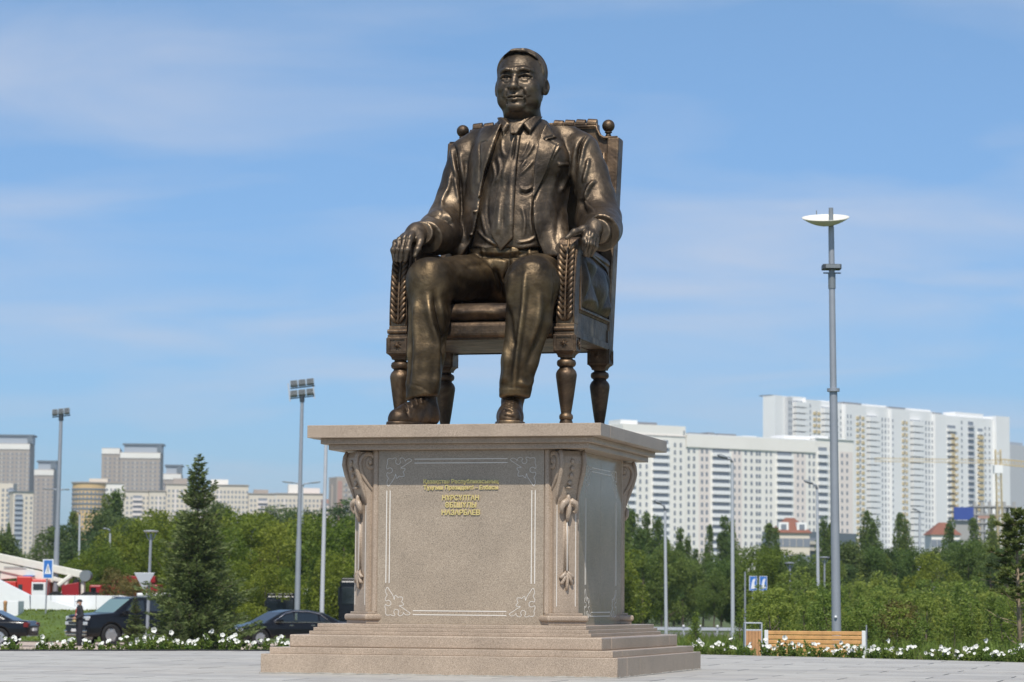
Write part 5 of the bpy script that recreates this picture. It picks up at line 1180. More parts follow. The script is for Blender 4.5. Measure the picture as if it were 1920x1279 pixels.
while s_ < tot:
    for o_ in (.22, .55, .95):
        q = at_s(min(tot-.01, s_+rp.uniform(-.05, .05)), o_+rp.uniform(-.08, .08)); u, v = project(np.array([[q[0], q[1], 0.0]])); u = float(u[0])
        if -60 < u < 545 or 1290 < u < 1990:
            if rp.random() < .22: continue
            left_ = u < 900; k = rp.randrange(5); sm, lf, bl = plants[k]; h_ = 1.0 if left_ else .90
            o = thing('petunia_plant', 'white petunia in the bed along the paving '+('in front of the parked cars' if left_ else 'in front of the bench and thicket'), 'flower', (q[0], q[1], -.06), rp.uniform(-.6, .6), 'petunias in the left stretch of the bed' if left_ else 'petunias in the right stretch of the bed')
            sc_ = rp.uniform(.75, 1.2)*h_; o.scale = (sc_,)*3
            for nm, me in (('stems', sm), ('leaves', lf)): c = bpy.data.objects.new(nm, me); COL.objects.link(c); c.parent = o
            for (pos, rot, s2) in bl:
                if rp.random() < (.35 if left_ else .42): continue
                c = bpy.data.objects.new('blossom', bmesh_[rp.randrange(3)]); COL.objects.link(c); c.parent = o; c.location = pos; c.rotation_euler = (rot[0]+rp.uniform(-.3, .3), 0, rot[2]); c.scale = (s2*.98,)*3
            npl += 1
    s_ += .155
print('plants', npl, 'tiles', len(tiles), time.time()-T0)
# ================================================================== lamps, signs, bench, bin
M_POLE = simple('galvanised_pole', (.33, .35, .38), .5, .3, var=.08, vs=2); M_POLEL = simple('pale_pole', (.50, .52, .54), .5, .2, var=.06, vs=2); M_DARKM = simple('dark_metal', (.06, .07, .08), .5, .4); M_GREY = simple('grey_housing', (.22, .24, .25), .5, .3)
M_DISH = simple('white_dish', (.80, .76, .66), .4); M_WOOD = simple('bench_wood', (.62, .33, .12), .55, var=.22, vs=5); M_WOODR = simple('bin_wood', (.52, .27, .12), .6, var=.2, vs=5); M_WHITE = simple('white_paint', (.78, .78, .77), .5); M_BLUE = simple('sign_blue', (.03, .16, .50), .5); M_SIGNW = simple('sign_white', (.78, .79, .8), .5); M_SIGNG = simple('sign_back', (.50, .52, .55), .5, .3); M_BLACK = simple('black_print', (.02, .02, .02), .6)
def pole_between(root, name, a, b, r0, r1, mat, n=12, steps=None):
    m = MB(); m.tube([a, b], [r0, r1], n); return m.build(name, mat, root, smooth=False, auto=40)
def base_z(p): return terr(p[0], p[1])
# tall lamp with a white dish
d = 58.0; b0 = atY(1568.5, 1180, d); t0 = atY(1558, 392, d); zb0 = base_z(b0); k = d/F
def along(py): s_ = (py-1180)/(392-1180); return b0+(t0-b0)*s_
foot = b0+(t0-b0)*(-(b0[2]-zb0)/(t0[2]-b0[2])); rt = thing('street_lamp', 'very tall grey lamp post with a white reflector dish on top behind the bench', 'lamp post', foot)
def rl(p): return tuple(np.asarray(p)-foot)
M1 = along(735); m = MB(); m.tube([rl(foot-np.array([0, 0, .2])), rl(M1)], [9.2*k, 7.4*k], 14); m.build('lower_pole', M_POLE, rt, auto=40)
m = MB(); m.tube([rl(along(737)), rl(along(731))], [12*k, 12*k], 14); m.build('flange', M_POLE, rt, auto=40)
m = MB(); m.tube([rl(M1), rl(along(426))], [6.4*k, 5.4*k], 14); m.build('upper_pole', M_POLE, rt, auto=40)
m = MB(); m.tube([rl(along(543)), rl(along(513))], [7.0*k, 7.0*k], 14); m.build('sleeve', M_GREY, rt, auto=40)
m = MB(); c = np.array(rl(along(504))); m.box(c[0]-18*k, c[0]+17*k, c[1]-.16, c[1]+.16, c[2]-.035, c[2]+.07); m.build('floodlight', M_DARKM, rt, bevel=.01)
m = MB(); m.box(c[0]-13*k, c[0]+14*k, c[1]-.20, c[1]-.165, c[2]-.02, c[2]+.05); m.build('glass_face', M_GREY, rt)
c = np.array(rl(along(513.5))); m = MB(); m.box(c[0]-16*k, c[0]+17*k, c[1]-.02, c[1]+.02, c[2]-.012, c[2]+.012); m.build('crossbar', M_DARKM, rt)
m = MB(); c = np.array(rl(along(398))); m.tube([tuple(c+np.array([0, 0, -.30])), tuple(c+np.array([0, 0, .09]))], [5*k, 4.2*k], 10); m.build('lamp_housing', M_GREY, rt, auto=40)
c = np.array(rl(atY(1548, 412, d))); V = []; Fc = []; nr, na = 8, 28; R_ = 45*k
for th_ in (0, .012):
    for j in range(nr+1):
        for i in range(na):
            a = 2*math.pi*i/na; r = R_*j/nr; x = r*math.cos(a); y = r*math.sin(a)*.95; V.append((x, y, -.155+.175*(j/nr)**2-.02-th_+.02*x/R_+.135*y/R_))
S_ = (nr+1)*na
for q in (0, 1):
    for j in range(nr):
        for i in range(na): f = (q*S_+j*na+i, q*S_+j*na+(i+1) % na, q*S_+(j+1)*na+(i+1) % na, q*S_+(j+1)*na+i); Fc.append(f if q == 0 else f[::-1])
for i in range(na): Fc.append((nr*na+i, nr*na+(i+1) % na, S_+nr*na+(i+1) % na, S_+nr*na+i))
m = MB(); m.add([(c[0]+v[0], c[1]+v[1], c[2]+v[2]+.05) for v in V], Fc); me = m.build('reflector_dish', M_DISH, rt, auto=45)
m = MB(); c = np.array(rl(atY(1531, 402, d))); m.tube([tuple(c), tuple(c+np.array([0, 0, .08]))], .012, 6); m.build('aerial', M_GREY, rt)
m = MB(); c = np.array(rl(atY(1567, 1157, d-.12))); m.ball(tuple(c), .03, 10, 6); m.build('service_cover', M_WHITE, rt)
# floodlight masts
def mast(px0, py0, px1, py1, d, head, label, rows, hw):
    b_, t_ = atY(px0, py0, d), atY(px1, py1, d); zb_ = base_z(b_); f = b_+(t_-b_)*(-(b_[2]-zb_)/(t_[2]-b_[2])); r = thing('floodlight_mast', label, 'floodlight', f, 0, 'floodlight masts'); q = lambda p: tuple(np.asarray(p)-f); k = d/F
    mid = f+(t_-f)*.42
    m = MB(); m.tube([q(f-np.array([0, 0, .3])), q(mid)], [5.6*k, 4.9*k], 12); m.build('lower_pole', M_POLE, r, auto=40); m = MB(); m.tube([q(mid), q(t_)], [4.2*k, 3.2*k], 12); m.build('upper_pole', M_POLE, r, auto=40)
    m = MB(); m.tube([q(t_-np.array([0, 0, .05])), q(t_+np.array([0, 0, .25]))], [4.6*k, 4.6*k], 10); m.build('bracket', M_DARKM, r, auto=40)
    cc = np.array(q(t_)); tilt = Matrix.Rotation(math.radians(8), 4, 'Y') if False else Matrix.Rotation(math.radians(-7), 4, 'Y')
    for row in range(rows):
        z = 7*k+row*19*k
        T = Matrix.Translation((cc[0], cc[1], cc[2]+z+.1)) @ tilt
        m = MB(); m.box(-hw*k, hw*k, -.03, .03, -5*k, -3*k, T); m.build('crossbar', M_DARKM, r)
        for i in range(3):
            x0 = -hw*k+i*2*hw*k/3; A_ = T @ Matrix.Translation((x0+hw*k/3, 0, 4.2*k)) @ Matrix.Rotation(math.radians(-38), 4, 'X')
            m = MB(); m.box(-hw*k/3+.02, hw*k/3-.02, -.07, .07, -6.2*k, 6.2*k, A_)
            for s2 in range(5): m.box(-hw*k/3+.04, hw*k/3-.04, -.11, -.07, (-5.4+s2*2.4)*k, (-4.6+s2*2.4)*k, A_)
            m.build('floodlight_head', M_GREY, r)
    if rows == 2:
        for s2 in (-1, 1): m = MB(); m.box(s2*hw*k-.03, s2*hw*k+.03, -.03, .03, -2*k, 32*k, Matrix.Translation((cc[0], cc[1], cc[2]+.1)) @ tilt); m.build('side_bar', M_SIGNG, r)
mast(557, 1150, 566.5, 752, 132., 0, 'grey mast with two rows of floodlights next to the plinth', 2, 23)
mast(105, 1070, 114.5, 787, 150., 0, 'grey mast with a single row of floodlights behind the white wall', 1, 17)
# slim street lights
def slim(px0, py0, px1, py1, d, w, arm, label, name='street_light', group='slim street lights', cat='street light', mat=M_POLEL):
    b_, t_ = atY(px0, py0, d), atY(px1, py1, d); zb_ = base_z(b_); f = b_+(t_-b_)*(-(b_[2]-zb_)/(t_[2]-b_[2])); r = thing(name, label, cat, f, 0, group); q = lambda p: tuple(np.asarray(p)-f); k = d/F
    m = MB(); m.tube([q(f-np.array([0, 0, .3])), q(t_)], [w*k/2, w*k*.36], 10); m.build('pole', mat, r, auto=40)
    for (ax_, ay_, hx, hy_) in arm:      # arm end and head end, picture offsets from the pole top
        e = np.asarray(q(t_)); a1 = e+np.array([ax_*k, -.1, -ay_*k]); a2 = e+np.array([hx*k, -.1, -hy_*k]); md = e+np.array([ax_*k*.25, 0, -ay_*k*.8])
        m = MB(); m.tube([tuple(e), tuple(md), tuple(a1)], [w*k*.34, w*k*.28, w*k*.25], 8); m.build('arm', M_POLE, r, smooth=True)
        m = MB(); v = (a2-a1); m.tube([tuple(a1), tuple(a1+v*.3), tuple(a1+v*.8), tuple(a2)], [.05, .11, .11, .04], 8); m.V = [(x, y, a1[2]+(z-a1[2])*.6) for x, y, z in m.V]; m.build('lamp_head', M_GREY, r, smooth=True)
    return r
slim(603, 1162, 611.5, 826, 112., 9, [(-12, -4, -26, -7)], 'pale thin lamp post rising just beside the plinth under its cornice')
for a in (((148, 1066, 149.5, 965, 190., 5, [(-6, -7, -12, -8)]), 'slim street light above the fire truck boom'),
          ((205, 1085, 206.5, 1000, 170., 5, [(-5, -8, -13, -9)]), 'slim street light among light green trees with its arm to the left'),
          ((467, 1090, 472, 1002, 165., 5.5, [(5, -9, 14, -12)]), 'slim street light with its arm to the right behind the fir'),
          ((1249, 1165, 1247, 958, 118., 7, [(-8, -12, -20, -26)]), 'street light before the white block nearest the plinth'),
          ((1374, 1165, 1373, 868, 112., 8, [(-10, -8, -28, -20)]), 'highest of the slim street lights before the cream block'),
          ((1534, 1105, 1532, 918, 135., 7, [(-8, -10, -25, -22)]), 'street light just left of the very tall lamp post'),
          ((1724, 1070, 1724.5, 962, 190., 6, [(-6, -5, -14, -11)]), 'street light in front of the tall white blocks'),
          ((567, 1090, 567, 912, 240., 5, [(-14, -6, -38, -10), (14, -6, 34, -10)]), 'double armed street light far behind the larger floodlight mast'),
          ((109, 1060, 109, 922, 250., 5, [(-10, -4, -28, -6), (10, -4, 22, -4)]), 'double armed street light far behind the smaller floodlight mast')):
    slim(*a[0], a[1])
def parklamp(px0, py0, px1, py1, d, w, label):
    r = slim(px0, py0, px1, py1, d, w, [], label, 'park_lamp', 'park lamps', 'park lamp', M_POLE); k = d/F; t_ = atY(px1, py1, d); f = np.array(r.location); c = t_-f
    m = MB(); T = Matrix.Translation(tuple(c)); m.lathe([(.06, -.02), (.07, .05), (.30, .16)] if False else [(.05, -.02), (.05, .10)], 12, T); m.build('neck', M_POLE, r, auto=40)
    m = MB(); m.lathe([(.02, .155), (.24, .16), (.28, .19), (.28, .215), (.05, .235)], 20, T); m.build('lamp_disc', M_SIGNG, r, auto=40)
    for s2 in (-1, 1): m = MB(); m.tube([tuple(c+np.array([0, 0, -.22])), tuple(c+np.array([s2*.12, 0, -.05])), tuple(c+np.array([s2*.20, 0, .16]))], .018, 6); m.build('strut', M_POLE, r, smooth=True)
parklamp(276, 1180, 283, 1006, 104., 7, 'park lamp with a flat disc head between the small fir and the tall fir')
parklamp(1481, 1105, 1481, 1062, 160., 4.5, 'small park lamp in the thicket, shorter of two left of the tall lamp'); parklamp(1546, 1105, 1546, 1052, 150., 4.5, 'small park lamp in the thicket right beside the very tall lamp post')
# yield sign seen from behind, on the park lamp
p = atY(270.5, 1090, 103.6); k = 103.6/F; r = thing('yield_sign', 'grey back of a triangular road sign mounted on the park lamp', 'road sign', p)
m = MB(); m.prism([(-19.5*k, 16*k), (19.5*k, 16*k), (0, -19*k)], 0, .03); m.build('plate', M_SIGNG, r, bevel=.01); m = MB(); m.box(-.02, .14, .03, .10, -.05, .0); m.build('clamp', M_DARKM, r)
# pedestrian crossing sign
d = 128.; p = atY(90, 1067, d); k = d/F; zb_ = terr(p[0], d); r = thing('crossing_sign', 'blue and white pedestrian crossing sign on a thin pole in front of the white wall', 'road sign', (p[0]-3*k, d, zb_)); hz = p[2]-zb_
m = MB(); m.tube([(-.0, .04, -.3), (.04, .04, hz+.35)], .035, 8); m.build('pole', M_POLE, r); m = MB(); m.box(3*k-.24, 3*k+.24, -.02, .02, hz-.44, hz+.44); m.build('plate', M_SIGNW, r, bevel=.005)
m = MB(); m.box(3*k-.19, 3*k+.19, -.026, -.021, hz-.40, hz+.40); m.build('blue_field', M_BLUE, r)
m = MB(); m.prism([(3*k-.15, hz-.22), (3*k+.15, hz-.22), (3*k, hz+.26)], -.032, -.027); m.build('white_triangle', M_SIGNW, r)
m = MB(); x = 3*k; m.ball((x+.005, -.036, hz+.10), (.022, .004, .022), 8, 6); m.prism([(x-.02, hz-.02), (x+.02, hz-.02), (x+.025, hz+.07), (x-.015, hz+.07)], -.037, -.033); m.prism([(x-.02, hz-.02), (x+.0, hz-.02), (x-.045, hz-.17), (x-.065, hz-.17)], -.037, -.033); m.prism([(x, hz-.02), (x+.02, hz-.02), (x+.06, hz-.16), (x+.04, hz-.17)], -.037, -.033); m.build('walking_figure', M_BLACK, r)
# blue and white sign pair in the thicket
for px, lab in ((1412, 'blue and white square road sign in the thicket, nearer the plinth of the pair'), (1431, 'blue and white square road sign in the thicket, further from the plinth of the pair')):
    d = 140.; p = atY(px, 1094, d); k = d/F; zb_ = terr(p[0], d); r = thing('road_sign', lab, 'road sign', (p[0], d, zb_), .25, 'blue signs in the thicket'); hz = p[2]-zb_
    m = MB(); m.tube([(0, .05, -.3), (0, .05, hz+.3)], .035, 8); m.build('pole', M_POLE, r); m = MB(); m.box(-.20, .20, -.02, .02, hz-.36, hz+.36); m.build('plate', M_SIGNW, r)
    m = MB(); m.box(-.18, .18, -.026, -.021, hz-.34, hz+.34); m.build('blue_field', M_BLUE, r); m = MB(); m.prism([(-.12, hz-.28), (.14, hz-.24), (.05, hz+.0), (.12, hz+.25), (-.02, hz+.2), (-.08, hz)], -.032, -.027); m.build('white_symbol', M_SIGNW, r)
p = atY(1397, 1075, 146.); slim(1397, 1135, 1397, 1072, 146., 4, [], 'thin bare pole left of the blue signs', 'thin_pole', 'thin poles', 'pole', M_POLE)
# bench, seen from behind
d = 52.; a_, b_ = atY(1437, 1184, d), atY(1619, 1183.5, d); cx_ = (a_[0]+b_[0])/2; wd = (b_[0]-a_[0])/2; zt_ = (a_[2]+b_[2])/2+.01; zg = -.50
r = thing('bench', 'bench of orange wooden planks with white metal ends behind the petunias', 'bench', (cx_, d, zg), math.radians(-1.5)); zt_ -= zg
for i in range(7): m = MB(); z = zt_-.042-i*.082; m.box(-wd+.02, wd-.02, -.02+.012*i*0, .02, z-.035, z+.035, Matrix.Translation((0, -.012*(4-i)*-1*.0, 0))); m.build('back_plank', M_WOOD, r, bevel=.008)
for i in range(4): m = MB(); m.box(-wd+.02, wd-.02, .05+i*.105, .145+i*.105, .40, .435); m.build('seat_plank', M_WOOD, r, bevel=.006)
for s2 in (-1, 1):
    m = MB(); x = s2*wd; m.box(x-.035, x+.035, -.03, .03, -.05, zt_+.005); m.box(x-.035, x+.035, .03, .5, .36, .40).box(x-.035, x+.035, .44, .5, -.05, .36); m.build('end_frame', M_WHITE, r, bevel=.006)
# litter bin
c_ = atY(1411.5, 1183, 51.); r = thing('litter_bin', 'litter bin clad in reddish wood slats with a metal hoop frame left of the bench', 'bin', (c_[0], 51., -.48)); k = 51./F; zt_ = c_[2]+.48
for i in range(5): m = MB(); x = (-14.6+5.9*i)*k; m.box(x, x+5.5*k, -.16, -.135, .06, zt_); m.build('slat', M_WOODR, r, bevel=.003)
m = MB(); m.box(-14.3*k, 14.3*k, -.13, .13, .08, zt_-.02); m.build('liner', M_DARKM, r)
m = MB()
for s2 in (-1, 1): m.box(s2*15.2*k-.012, s2*15.2*k+.012, -.165, .14, -.02, zt_+.15)
m.box(-15.4*k, 15.4*k, -.165, .14, zt_+.13, zt_+.155); m.box(-15.0*k, 15.0*k, -.150, -.13, zt_+.0, zt_+.03); m.build('hoop_frame', M_SIGNG, r, bevel=.003)
c_ = atY(1624.5, 1172, 54.); slim(1624.5, 1212, 1624.5, 1172, 54., 3.6, [], 'short thin grey post right beside the bench end', 'thin_pole', 'thin poles', 'pole', M_POLE)
# roadside guard rail in the distance, right of the plinth
r = thing('guard_rail', 'low pale guard rail with round white reflectors along the road right of the plinth', 'guard rail', (7, 150, -1)); m = MB(); m.box(-.6, 6.2, -.03, .03, .42, .58); m.build('rail', M_SIGNG, r)
for i in range(8): m = MB(); m.box(-.5+i*.9, -.42+i*.9, -.02, .06, -.1, .55); m.build('post', M_SIGNG, r); m = MB(); m.ball((-.46+i*.9, -.06, .64), .07, 8, 6); m.build('reflector', M_WHITE, r)
# ================================================================== cars, trucks, people, white wall
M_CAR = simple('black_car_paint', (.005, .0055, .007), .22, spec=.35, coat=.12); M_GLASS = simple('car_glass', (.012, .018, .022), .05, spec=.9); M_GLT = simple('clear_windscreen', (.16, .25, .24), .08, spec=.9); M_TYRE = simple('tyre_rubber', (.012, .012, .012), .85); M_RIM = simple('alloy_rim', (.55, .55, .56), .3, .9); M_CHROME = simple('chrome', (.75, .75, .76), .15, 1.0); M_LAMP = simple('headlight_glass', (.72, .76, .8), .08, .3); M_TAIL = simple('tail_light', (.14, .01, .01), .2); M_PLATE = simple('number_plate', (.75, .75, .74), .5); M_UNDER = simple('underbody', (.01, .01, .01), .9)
M_REDP = simple('fire_red', (.55, .025, .012), .35, coat=.5); M_REDD = simple('dark_red', (.28, .012, .015), .4); M_CREAM = simple('boom_paint', (.72, .69, .60), .45, var=.08); M_CLAD = simple('white_cladding', (.80, .80, .80), .5, var=.03); M_AMBER = simple('amber_lamp', (.8, .25, .02), .3)
def smax(a, b, k): return -smooth_min(-a, -b, k)
def car(name, label, W, Lc, H, body, house, glass, wheels, rw, loc, ang, front=True, detail=None, vox=.028, belt=.9, tumble=.28, paint=None, group=None, ws=None):
    paint = paint or M_CAR; r = thing(name, label, 'car', loc, ang, group)
    c = Clay((-Lc/2-.12, -W/2-.12, .12), (Lc/2+.12, W/2+.12, H+.1), vox); X, Y, Z = np.ix_(*c.ax)
    pe = 0.16*np.abs(X/(Lc/2))**5
    side = np.abs(Y)-(W/2-pe-.10*np.clip((.45-Z)/.4, 0, 1)-.05*np.clip((Z-.72)/.4, 0, 1))
    Db = smax(c.poly(body)[:, None, :], side, .14)
    hs = np.abs(Y)-(W/2-.10-tumble*np.clip(Z-belt, 0, 2)-.25*np.abs(X/(Lc/2))**4)
    Dh = smax(c.poly(house)[:, None, :], hs, .12)
    c.D = smooth_min(Db, Dh, .05).astype(np.float32)
    for wx in wheels:
        dw = np.maximum(np.sqrt((X-wx)**2+(Z-rw)**2)-(rw+.055), -(np.abs(Y)-(W/2-.34))); c.D = smax(c.D, -dw, .015).astype(np.float32)
    b = Sculpt_local(c, 'body', paint, r)
    for nm, poly, cond, mat in glass:
        g = Clay(tuple(c.lo), tuple(c.lo+np.array(c.n)*c.vox), vox); g.n = c.n; g.ax = c.ax
        dg = smax(smax((Dh-.014), g.poly(poly)[:, None, :], .01), (.25-np.abs(Y)) if cond == 'side' else (np.abs(Y)-(W/2-.26)), .01)
        g.D = dg.astype(np.float32); g.D = np.broadcast_to(g.D, c.D.shape).copy()
        if cond == 'side':
            for s2 in (1, -1):
                gg = Clay(tuple(c.lo), tuple(c.lo+np.array(c.n)*c.vox), vox); gg.n = c.n; gg.ax = c.ax; gg.D = np.maximum(g.D, -s2*Y+.1*0).astype(np.float32)
                Sculpt_local(gg, nm, mat, r)
        else: Sculpt_local(g, nm, mat, r)
    for wx in wheels:
        for s2 in (1, -1):
            w = bpy.data.objects.new('wheel', None); link(w, r); w.location = (wx, s2*(W/2-.14), rw); w.rotation_euler = (math.pi/2, 0, 0)
            m = MB(); prof = [(rw*.66, -.11), (rw*.9, -.12), (rw, -.09), (rw, .09), (rw*.9, .12), (rw*.66, .11)]; m.lathe(prof, 30, cap=False); m.build('tyre', M_TYRE, w, auto=40)
            m = MB(); m.lathe([(rw*.67, -.10), (rw*.67, .10), (rw*.60, .085), (rw*.58, -.06), (.03, -.07)], 30, cap=False)
            for k in range(10 if rw < .38 else 6):
                a = 2*math.pi*k/(10 if rw < .38 else 6); T = Matrix.Rotation(a, 4, 'Z'); wv = .03 if rw < .38 else .05
                for zz_ in (-1, 1): m.box(.03, rw*.62, -wv, wv, zz_*.07-.012, zz_*.07+.012, T)
            m.lathe([(.06, -.09), (.06, .09)], 12); m.build('rim', M_RIM, w, auto=40)
    if detail: detail(r)
    return r
def Sculpt_local(c, name, mat, parent):
    V, Q = c.mesh()
    if len(V) < 10: return None
    s = Sculpt.__new__(Sculpt); s.V = V.astype(float); s.Q = Q; s.relax(.5); return s.obj(name, mat, parent, (0, 0, 0))
def bx(r, name, x0, x1, y0, y1, z0, z1, mat, bevel=.01, m4=None): m = MB(); m.box(x0, x1, y0, y1, z0, z1, m4); return m.build(name, mat, r, bevel=bevel)
# black off-road car, nose towards the left
def suvd(r):
    for s2 in (-1, 1):
        bx(r, 'headlight', 2.42, 2.60, s2*.62-.22 if s2 < 0 else .42, -.42 if s2 < 0 else .86, .98, 1.14, M_LAMP, .03); bx(r, 'lower_headlight', 2.46, 2.62, s2*.70-.14, s2*.70+.14, .80, .93, M_LAMP, .02)
        bx(r, 'fog_lamp', 2.50, 2.66, s2*.74-.10, s2*.74+.10, .52, .60, M_CHROME, .02); m = MB(); m.box(.93, 1.10, s2*1.02-.02, s2*1.02+.20*s2, 1.18, 1.38); m.build('wing_mirror', M_CAR, r, bevel=.03)
        bx(r, 'door_handle', .25, .43, s2*1.015-.015, s2*1.015+.015, 1.06, 1.10, M_CHROME, .005); bx(r, 'door_handle', -.75, -.57, s2*1.015-.015, s2*1.015+.015, 1.06, 1.10, M_CHROME, .005); bx(r, 'side_sill', -1.1, 1.1, s2*.98-.05, s2*.98+.05, .40, .47, M_CHROME, .01); bx(r, 'roof_rail', -1.9, .6, s2*.70-.02, s2*.70+.02, 1.885, 1.93, M_CHROME, .01)
    for i in range(3): bx(r, 'grille_bar', 2.54, 2.64, -.60, .60, .80+i*.12, .84+i*.12, M_CHROME, .008)
    bx(r, 'grille', 2.45, 2.60, -.60, .60, .74, 1.14, M_UNDER, .01); m = MB(); m.box(2.64, 2.665, -.17, .17, .945, .985).box(2.64, 2.664, -.09, .09, .925, 1.005); m.build('emblem', M_GOLD, r, bevel=.004)
    bx(r, 'number_plate', 2.58, 2.66, -.26, .26, .54, .65, M_PLATE, .005); bx(r, 'bumper_bar', 2.50, 2.63, -.8, .8, .40, .46, M_CHROME, .01)
c_ = atY(186, 1180, 111.5); ang = math.pi+math.radians(38); fw = np.array([math.cos(ang), math.sin(ang), 0]); lc = np.array([c_[0], 111.5, -.985])-fw*1.55
suvb = [(-2.6, .38), (2.55, .34), (2.62, .5), (2.60, 1.10), (2.45, 1.20), (1.25, 1.30), (-2.55, 1.33), (-2.62, 1.0)]
suvh = [(1.45, 1.22), (.62, 1.86), (.30, 1.90), (-2.1, 1.88), (-2.40, 1.75), (-2.55, 1.2)]
car('off_road_car', 'large black off-road car with chrome grille, parked between the guard and the tall fir', 2.04, 5.3, 1.95, suvb, suvh,
    [('side_window', [(.95, 1.32), (.52, 1.76), (.02, 1.79), (.02, 1.32)], 'side', M_GLASS), ('side_window', [(-.06, 1.32), (-.06, 1.79), (-1.02, 1.78), (-1.02, 1.32)], 'side', M_GLASS), ('rear_side_window', [(-1.10, 1.32), (-1.10, 1.78), (-2.2, 1.74), (-2.3, 1.36)], 'side', M_GLASS), ('windscreen', [(1.50, 1.26), (1.35, 1.24), (.55, 1.80), (.72, 1.86)], 'front', M_GLT)],
    [1.55, -1.42], .42, tuple(lc), ang, detail=suvd, belt=1.28, tumble=.22)
# sedans
sb = [(-2.6, .40), (2.55, .30), (2.63, .45), (2.60, .68), (2.40, .80), (1.30, .96), (-1.9, 1.0), (-2.5, .98), (-2.62, .80)]
sh = [(1.45, .90), (.55, 1.38), (.10, 1.46), (-.60, 1.46), (-1.20, 1.36), (-2.05, .96)]
sg = [('side_window', [(.98, 1.0), (.45, 1.30), (.10, 1.37), (.10, 1.0)], 'side', M_GLASS), ('side_window', [(.0, 1.0), (.0, 1.38), (-.60, 1.37), (-.95, 1.29), (-.95, 1.0)], 'side', M_GLASS), ('quarter_window', [(-1.02, 1.01), (-1.02, 1.27), (-1.40, 1.10), (-1.42, 1.03)], 'side', M_GLASS), ('windscreen', [(1.48, .96), (1.36, .92), (.48, 1.32), (.60, 1.42)], 'front', M_GLASS), ('rear_window', [(-1.18, 1.40), (-1.1, 1.28), (-1.9, .98), (-2.05, 1.02)], 'front', M_GLASS)]
def sedd(r):
    for s2 in (-1, 1):
        bx(r, 'headlight', 2.36, 2.56, s2*.70-.18, s2*.70+.18, .60, .74, M_LAMP, .03); bx(r, 'tail_light', -2.60, -2.42, s2*.72-.2, s2*.72+.17, .74, .92, M_TAIL, .02); m = MB(); m.box(.72, .92, s2*.93-.02, s2*.93+.17*s2, .98, 1.10); m.build('wing_mirror', M_CHROME if s2 < 0 else M_CAR, r, bevel=.03)
        bx(r, 'pillar_reflection', .0, .10, s2*.815-.02, s2*.80+.03, 1.02, 1.33, M_CHROME, .004); bx(r, 'window_trim', -1.45, 1.0, s2*.875-.02, s2*.89+.012, .965, .99, M_CHROME, .004)  # chrome strip on the door pillar stands in for a bright reflection
        for x in (.30, -.65): bx(r, 'door_handle', x-.09, x+.09, s2*.945-.015, s2*.945+.01, .84, .87, M_CHROME, .004)
        m = MB(); P_ = [(-1.42, s2*.845, 1.02), (-1.0, s2*.80, 1.31), (-.55, s2*.77, 1.40), (.1, s2*.77, 1.41), (.5, s2*.79, 1.33), (1.02, s2*.86, 1.02)]; m.tube(P_, .013, 6); m.build('window_trim', M_CHROME, r, smooth=True)
    bx(r, 'grille', 2.55, 2.64, -.40, .40, .42, .66, M_CHROME, .02); bx(r, 'number_plate', 2.58, 2.66, -.26, .26, .32, .42, M_PLATE, .004); bx(r, 'rear_plate', -2.66, -2.55, -.26, .26, .60, .70, M_PLATE, .004); bx(r, 'rear_trim', -2.64, -2.5, -.75, .75, .40, .43, M_CHROME, .005)
for px, dd, an, off, lab in ((470, 111., 31, 1.62, 'long black sedan beside the plinth steps, its front towards the fir'), (10, 107.5, -5, -1.5, 'black sedan cut by the edge of the photo, its boot towards the guard')):
    c_ = atY(px, 1190, dd); ang = math.pi+math.radians(an); fw = np.array([math.cos(ang), math.sin(ang), 0]); lc = np.array([c_[0], dd, -.99])-fw*off
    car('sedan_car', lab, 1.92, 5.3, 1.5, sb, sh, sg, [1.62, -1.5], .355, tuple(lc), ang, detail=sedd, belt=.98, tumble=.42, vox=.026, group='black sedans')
# white wall with a sloping end, and the block in front
def P3(px, py, y): q = atY(px, py, y); return q
def wallpoly(name, pts, y, th, label, mat=M_CLAD, cat='wall'):
    q = [P3(px, py, y) for px, py in pts]; x0 = q[0][0]; m = MB(); m.prism([(a[0]-x0, a[2]+1.2) for a in q], 0, th); o = m.build(name, mat, None, bevel=.01); o.location = (x0, y, -1.2); return tag(o, label, cat)
r = thing('white_wall', 'long low white wall with a sloping end behind the lawn and the guard', 'wall', (atY(0, 1100, 134.)[0], 134., -.2))
def wpart(name, pts, y, th):
    q = [P3(px, py, y) for px, py in pts]; m = MB(); m.prism([(a[0]-r.location[0], a[2]-r.location[2]) for a in q], y-134., y-134.+th); m.build(name, M_CLAD, r, bevel=.01)
wpart('sloping_end', [(-80, 1040), (0, 1088.5), (55, 1116), (57, 1165), (-80, 1165)], 134.3, .6)
for i, (a, b) in enumerate(((57.6, 95), (95.6, 140), (140.6, 180), (180.6, 222), (222.6, 262), (262.6, 300))): wpart('wall_panel', [(a, 1116.5), (b, 1116.5+(max(0, b-215)*.12)), (b, 1175), (a, 1175)], 134.0, .6)
wpart('ramp', [(95, 1126), (146, 1141), (200, 1156), (200, 1180), (95, 1180)], 133.0, .8)
r = thing('white_block', 'white clad block behind the roof of the cut-off black sedan', 'block', (atY(0, 1140, 127.)[0], 127., terr(-20, 127)-.3)); q0, q1 = atY(-90, 1126, 127.), atY(34.5, 1126, 127.); m = MB(); m.box(q0[0]-r.location[0], q1[0]-r.location[0], 0, 1.5, 0, q0[2]-r.location[2]); m.build('cladding', M_CLAD, r, bevel=.015)
